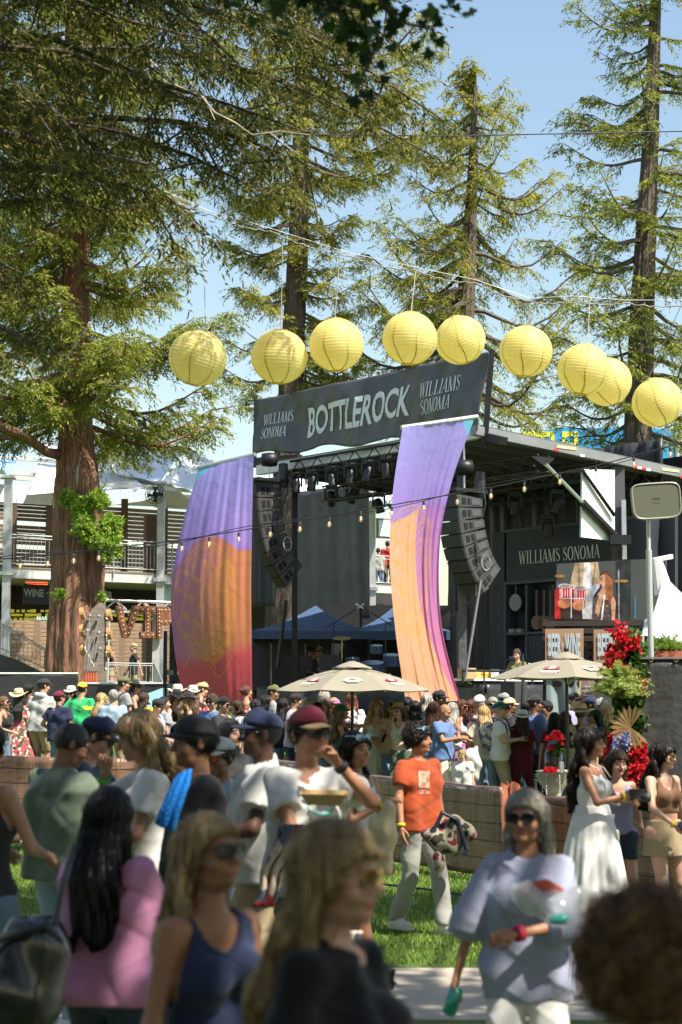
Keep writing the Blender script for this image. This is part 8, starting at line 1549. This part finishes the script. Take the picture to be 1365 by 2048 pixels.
shirtprint('f', 176, 1414, 22, 5, 'Mex', mat('print_gold', (.6, .45, .02), .7), 31, [(-8, -6, 8, 0, mat('print_gold', (.6, .45, .02), .7))])
# clear bags, can
bg = thing('clear_bag', 'crumpled clear plastic bag with belongings in the arms of the grey-haired woman', 'bag', P(1110, 1850, 7.2)); O = Vector(ORG[bg.name])
def bagpart(nm, c, r, m_, seed, A, f): o = soft(nm, None, None, c - O, r, m_, seed, A, f, par=bg, h=.008); return o
bagpart('bag', P(1122, 1812, 7.2), (.155, .07, .08), clear, 2, .012, 22); bagpart('bag', P(1060, 1800, 7.2), (.08, .06, .075), clear, 5, .012, 26); bagpart('pouch', P(1080, 1780, 7.2), (.08, .03, .04), mat('pouch_orange', (.60, .09, .03), .4), 3, .006, 30); bagpart('keys', P(1120, 1838, 7.12), (.04, .03, .025), tq, 4, .004, 30)
h_ = hand('grey', 0); mb = MB(); mb.lathe([(.022, -.06), (.03, -.05), (.03, .05), (.024, .062), (.0, .062)], h_ + Vector((.0, -.02, -.03)), 18, Matrix.Rotation(R(18), 3, 'Y')); lone(mb, 'drink_can', mat('can_teal', (.05, .35, .32), .25, .6), 'slim teal drink can held low by the grey-haired woman', 'can', smooth=True)
# camera, pouch, phones, drinks
h_ = (hand('dress', 0) + hand('dress', 1)) / 2; cm = thing('hand_camera', 'black camera with a lens held by the woman in the white sundress', 'camera', h_); mb = MB(); mb.box(h_ + Z * .02, (.13, .07, .09)); mb.build('body', blkp, cm); mb = MB(); mb.lathe([(.036, 0), (.038, .06), (.032, .08), (0, .08)], h_ + Vector((.03, 0, 0)), 16, Matrix.Rotation(pi / 2, 3, 'Y') @ Matrix.Rotation(R(20), 3, 'X')); mb.build('lens', blkp, cm, True)
mb = MB(); mb.box((0, 0, 0), (.15, .07, .12)); c = P(1222, 1672, 15.55); mb.v = [tuple(Vector(v) + c) for v in mb.v]; o = lone(mb, 'waist_pouch', mat('pouch_cream', (.50, .46, .30), .6), 'cream waist pouch on the young woman in grey', 'pouch'); bv = o.modifiers.new('b', 'BEVEL'); bv.width = .03; bv.segments = 3
def phone(k, i, label, dx=(0, -.03, .02)): h_ = hand(k, i); mb = MB(); mb.box((0, 0, 0), (.072, .009, .145), Matrix.Rotation(PP[k]['yr'], 3, 'Z') @ Matrix.Rotation(R(-35), 3, 'X')); mb.v = [tuple(Vector(v) + h_ + Vector(dx)) for v in mb.v]; lone(mb, 'phone', mat('phone_black', (.01, .01, .012), .1), label, 'phone', 'phones held up in the crowd')
phone('bb', 0, 'phone held by the woman in the tan hat'); phone('k', 0, 'phone held by the woman in the black tank and hat'); phone('nn', 0, 'phone held by the man in the green cap'); phone('khaki', 0, 'phone held at the waist of the woman in the khaki skirt')
def backpack(k, label, m_, z=1.22, w=.15, h=.22):
    c = PP[k]; g = thing('backpack', label, 'backpack', c['wl'](c['T']((0, .2, z - h)))); O = Vector(ORG[g.name]); cc = c['wl'](c['T']((0, .20, z))); o = soft('bag', None, None, cc - O, (w, .10, h), m_, 6, .012, 14, par=g, h=.016); 
    for s in (-1, 1): mb = MB(); mb.tube([c['wl'](c['T'](p)) for p in ((s * .08, .16, z + .15), (s * .10, .03, 1.49), (s * .10, -.10, 1.42), (s * .12, -.13, 1.30), (s * .15, .06, 1.12))], .014, 6); mb.build('strap', blkp, g)
    return g
backpack('h', 'camouflage backpack on the man in the olive cap', cloth_mat('olive', 'camo')); backpack('y', 'dark patterned backpack on the brown-haired woman under the umbrella', cloth_mat('char', 'plaid')); backpack('nn', 'grey and red backpack on the man in the green cap', cloth_mat('grey', 'plaid'))
bp = thing('backpack', 'black and clear backpack hanging at the bottom left beside the woman in pink', 'backpack', P(60, 2040, 6.8)); O = Vector(ORG[bp.name])
o = soft('bag', None, None, P(50, 1955, 6.8) - O, (.17, .12, .22), mat('clear_dark', (.05, .05, .055), .2, col2=(.008, .008, .01), ns=9, spec=.9), 8, .02, 13, par=bp, h=.012)
mb = MB(); mb.tube([P(-30, 1885, 6.7), P(30, 1868, 6.7), P(90, 1850, 6.7), P(118, 1880, 6.75), P(122, 1960, 6.8)], .016, 8); mb.tube([P(150, 1690, 7), P(128, 1760, 6.8), P(110, 1850, 6.7)], .012, 6); mb.build('strap', blkp, bp)
# white jacket draped by the toddler, pallets and boxes at the stage foot
soft('jacket', 'pale grey jacket draped beside the toddler on the barrier', 'jacket', P(944, 1530, 24.3), (.13, .12, .24), mat('jacket_pale', (.45, .45, .42), .8), 9, .02, 16, h=.02)
for k, (px, d) in enumerate(((657, -.9), (668, -.9), (600, -1.0), (690, -.9), (714, -.8))):
    q = PL(px, 1400, pln(d)); mb = MB(); mb.box((q.x, q.y, gz(q.y) + .75 + .3), (.30, .4, .5), M); g = lone(mb, 'road_case', mat('case_blue', (.03, .035, .045), .4), ['road case stacked left of the umbrella pole before the stage', 'road case against the stage just beside the umbrella pole', 'road case under the left half of the umbrella', 'road case behind the brown-haired woman with a backpack', 'road case right of the umbrella pole'][k], 'case', 'road cases in front of the stage')
# planks, tall speaker and bollard by the stage side
q = PL(1028, 1400, PS, .8); mb = MB(); mb.box((q.x, q.y, 1.7), (.34, .4, 1.5), M); lone(mb, 'tall_speaker', mat('speaker_face', (.035, .035, .037), .6, bump=.4, bs=200), 'tall black loudspeaker standing against the side of the stage', 'speaker')
q = PL(1047, 1400, PS, 1.0); mb = MB(); mb.tube([(q.x, q.y, gz(q.y)), (q.x, q.y, 3.0)], .02, 6); mb.lathe([(.14, -.9), (.05, .1), (.02, .5)], (q.x, q.y, 2.2), 10); lone(mb, 'folded_umbrella', blkp, 'folded black umbrella standing beside the tall loudspeaker', 'umbrella')
# drum kit and gear seen under the umbrella
q = PL(745, 1380, pln(1.5)); dkit = thing('drum_kit', 'dark drum kit on the stage seen behind the umbrella pole', 'drum kit', (q.x, q.y, zd))
for k, (dx, dz, r_, hh2) in enumerate(((-.45, .55, .17, .2), (0, .35, .28, .4), (.45, .6, .2, .25), (.1, .85, .14, .18))): mb = MB(); mb.lathe([(r_, -hh2 / 2), (r_, hh2 / 2), (0, hh2 / 2)], (q.x + dx, q.y, zd + dz), 18, Matrix.Rotation(R(12), 3, 'X')); mb.build('drum', mat('drum_blue', (.06, .09, .16), .25), dkit)
for dx in (-.7, .75): mb = MB(); mb.tube([(q.x + dx, q.y, zd), (q.x + dx, q.y, zd + 1.1)], .012, 6); mb.lathe([(.22, 0), (.03, .03), (0, .03)], (q.x + dx, q.y, zd + 1.1), 18, Matrix.Rotation(R(14), 3, 'X')); mb.build('cymbal', mat('cymbal', (.5, .4, .18), .3, .9), dkit)
for k, (px, w_) in enumerate(((588, .35), (612, .3), (660, .5))):
    q = PL(px, 1340, pln(.9)); g = thing('stage_monitor', ['black amplifier stack by the left front post', 'open laptop stand beside the amplifier stack', 'wide music stand in front of the two men under the canopy'][k], 'equipment', (q.x, q.y, zd), 'gear on the stage deck'); mb = MB(); mb.box((q.x, q.y, zd + .55), (w_, .3, .35)); mb.build('housing', blkp, g); mb = MB(); mb.tube([(q.x, q.y, zd), (q.x, q.y, zd + .5)], .03, 6); mb.build('stand', blk, g)
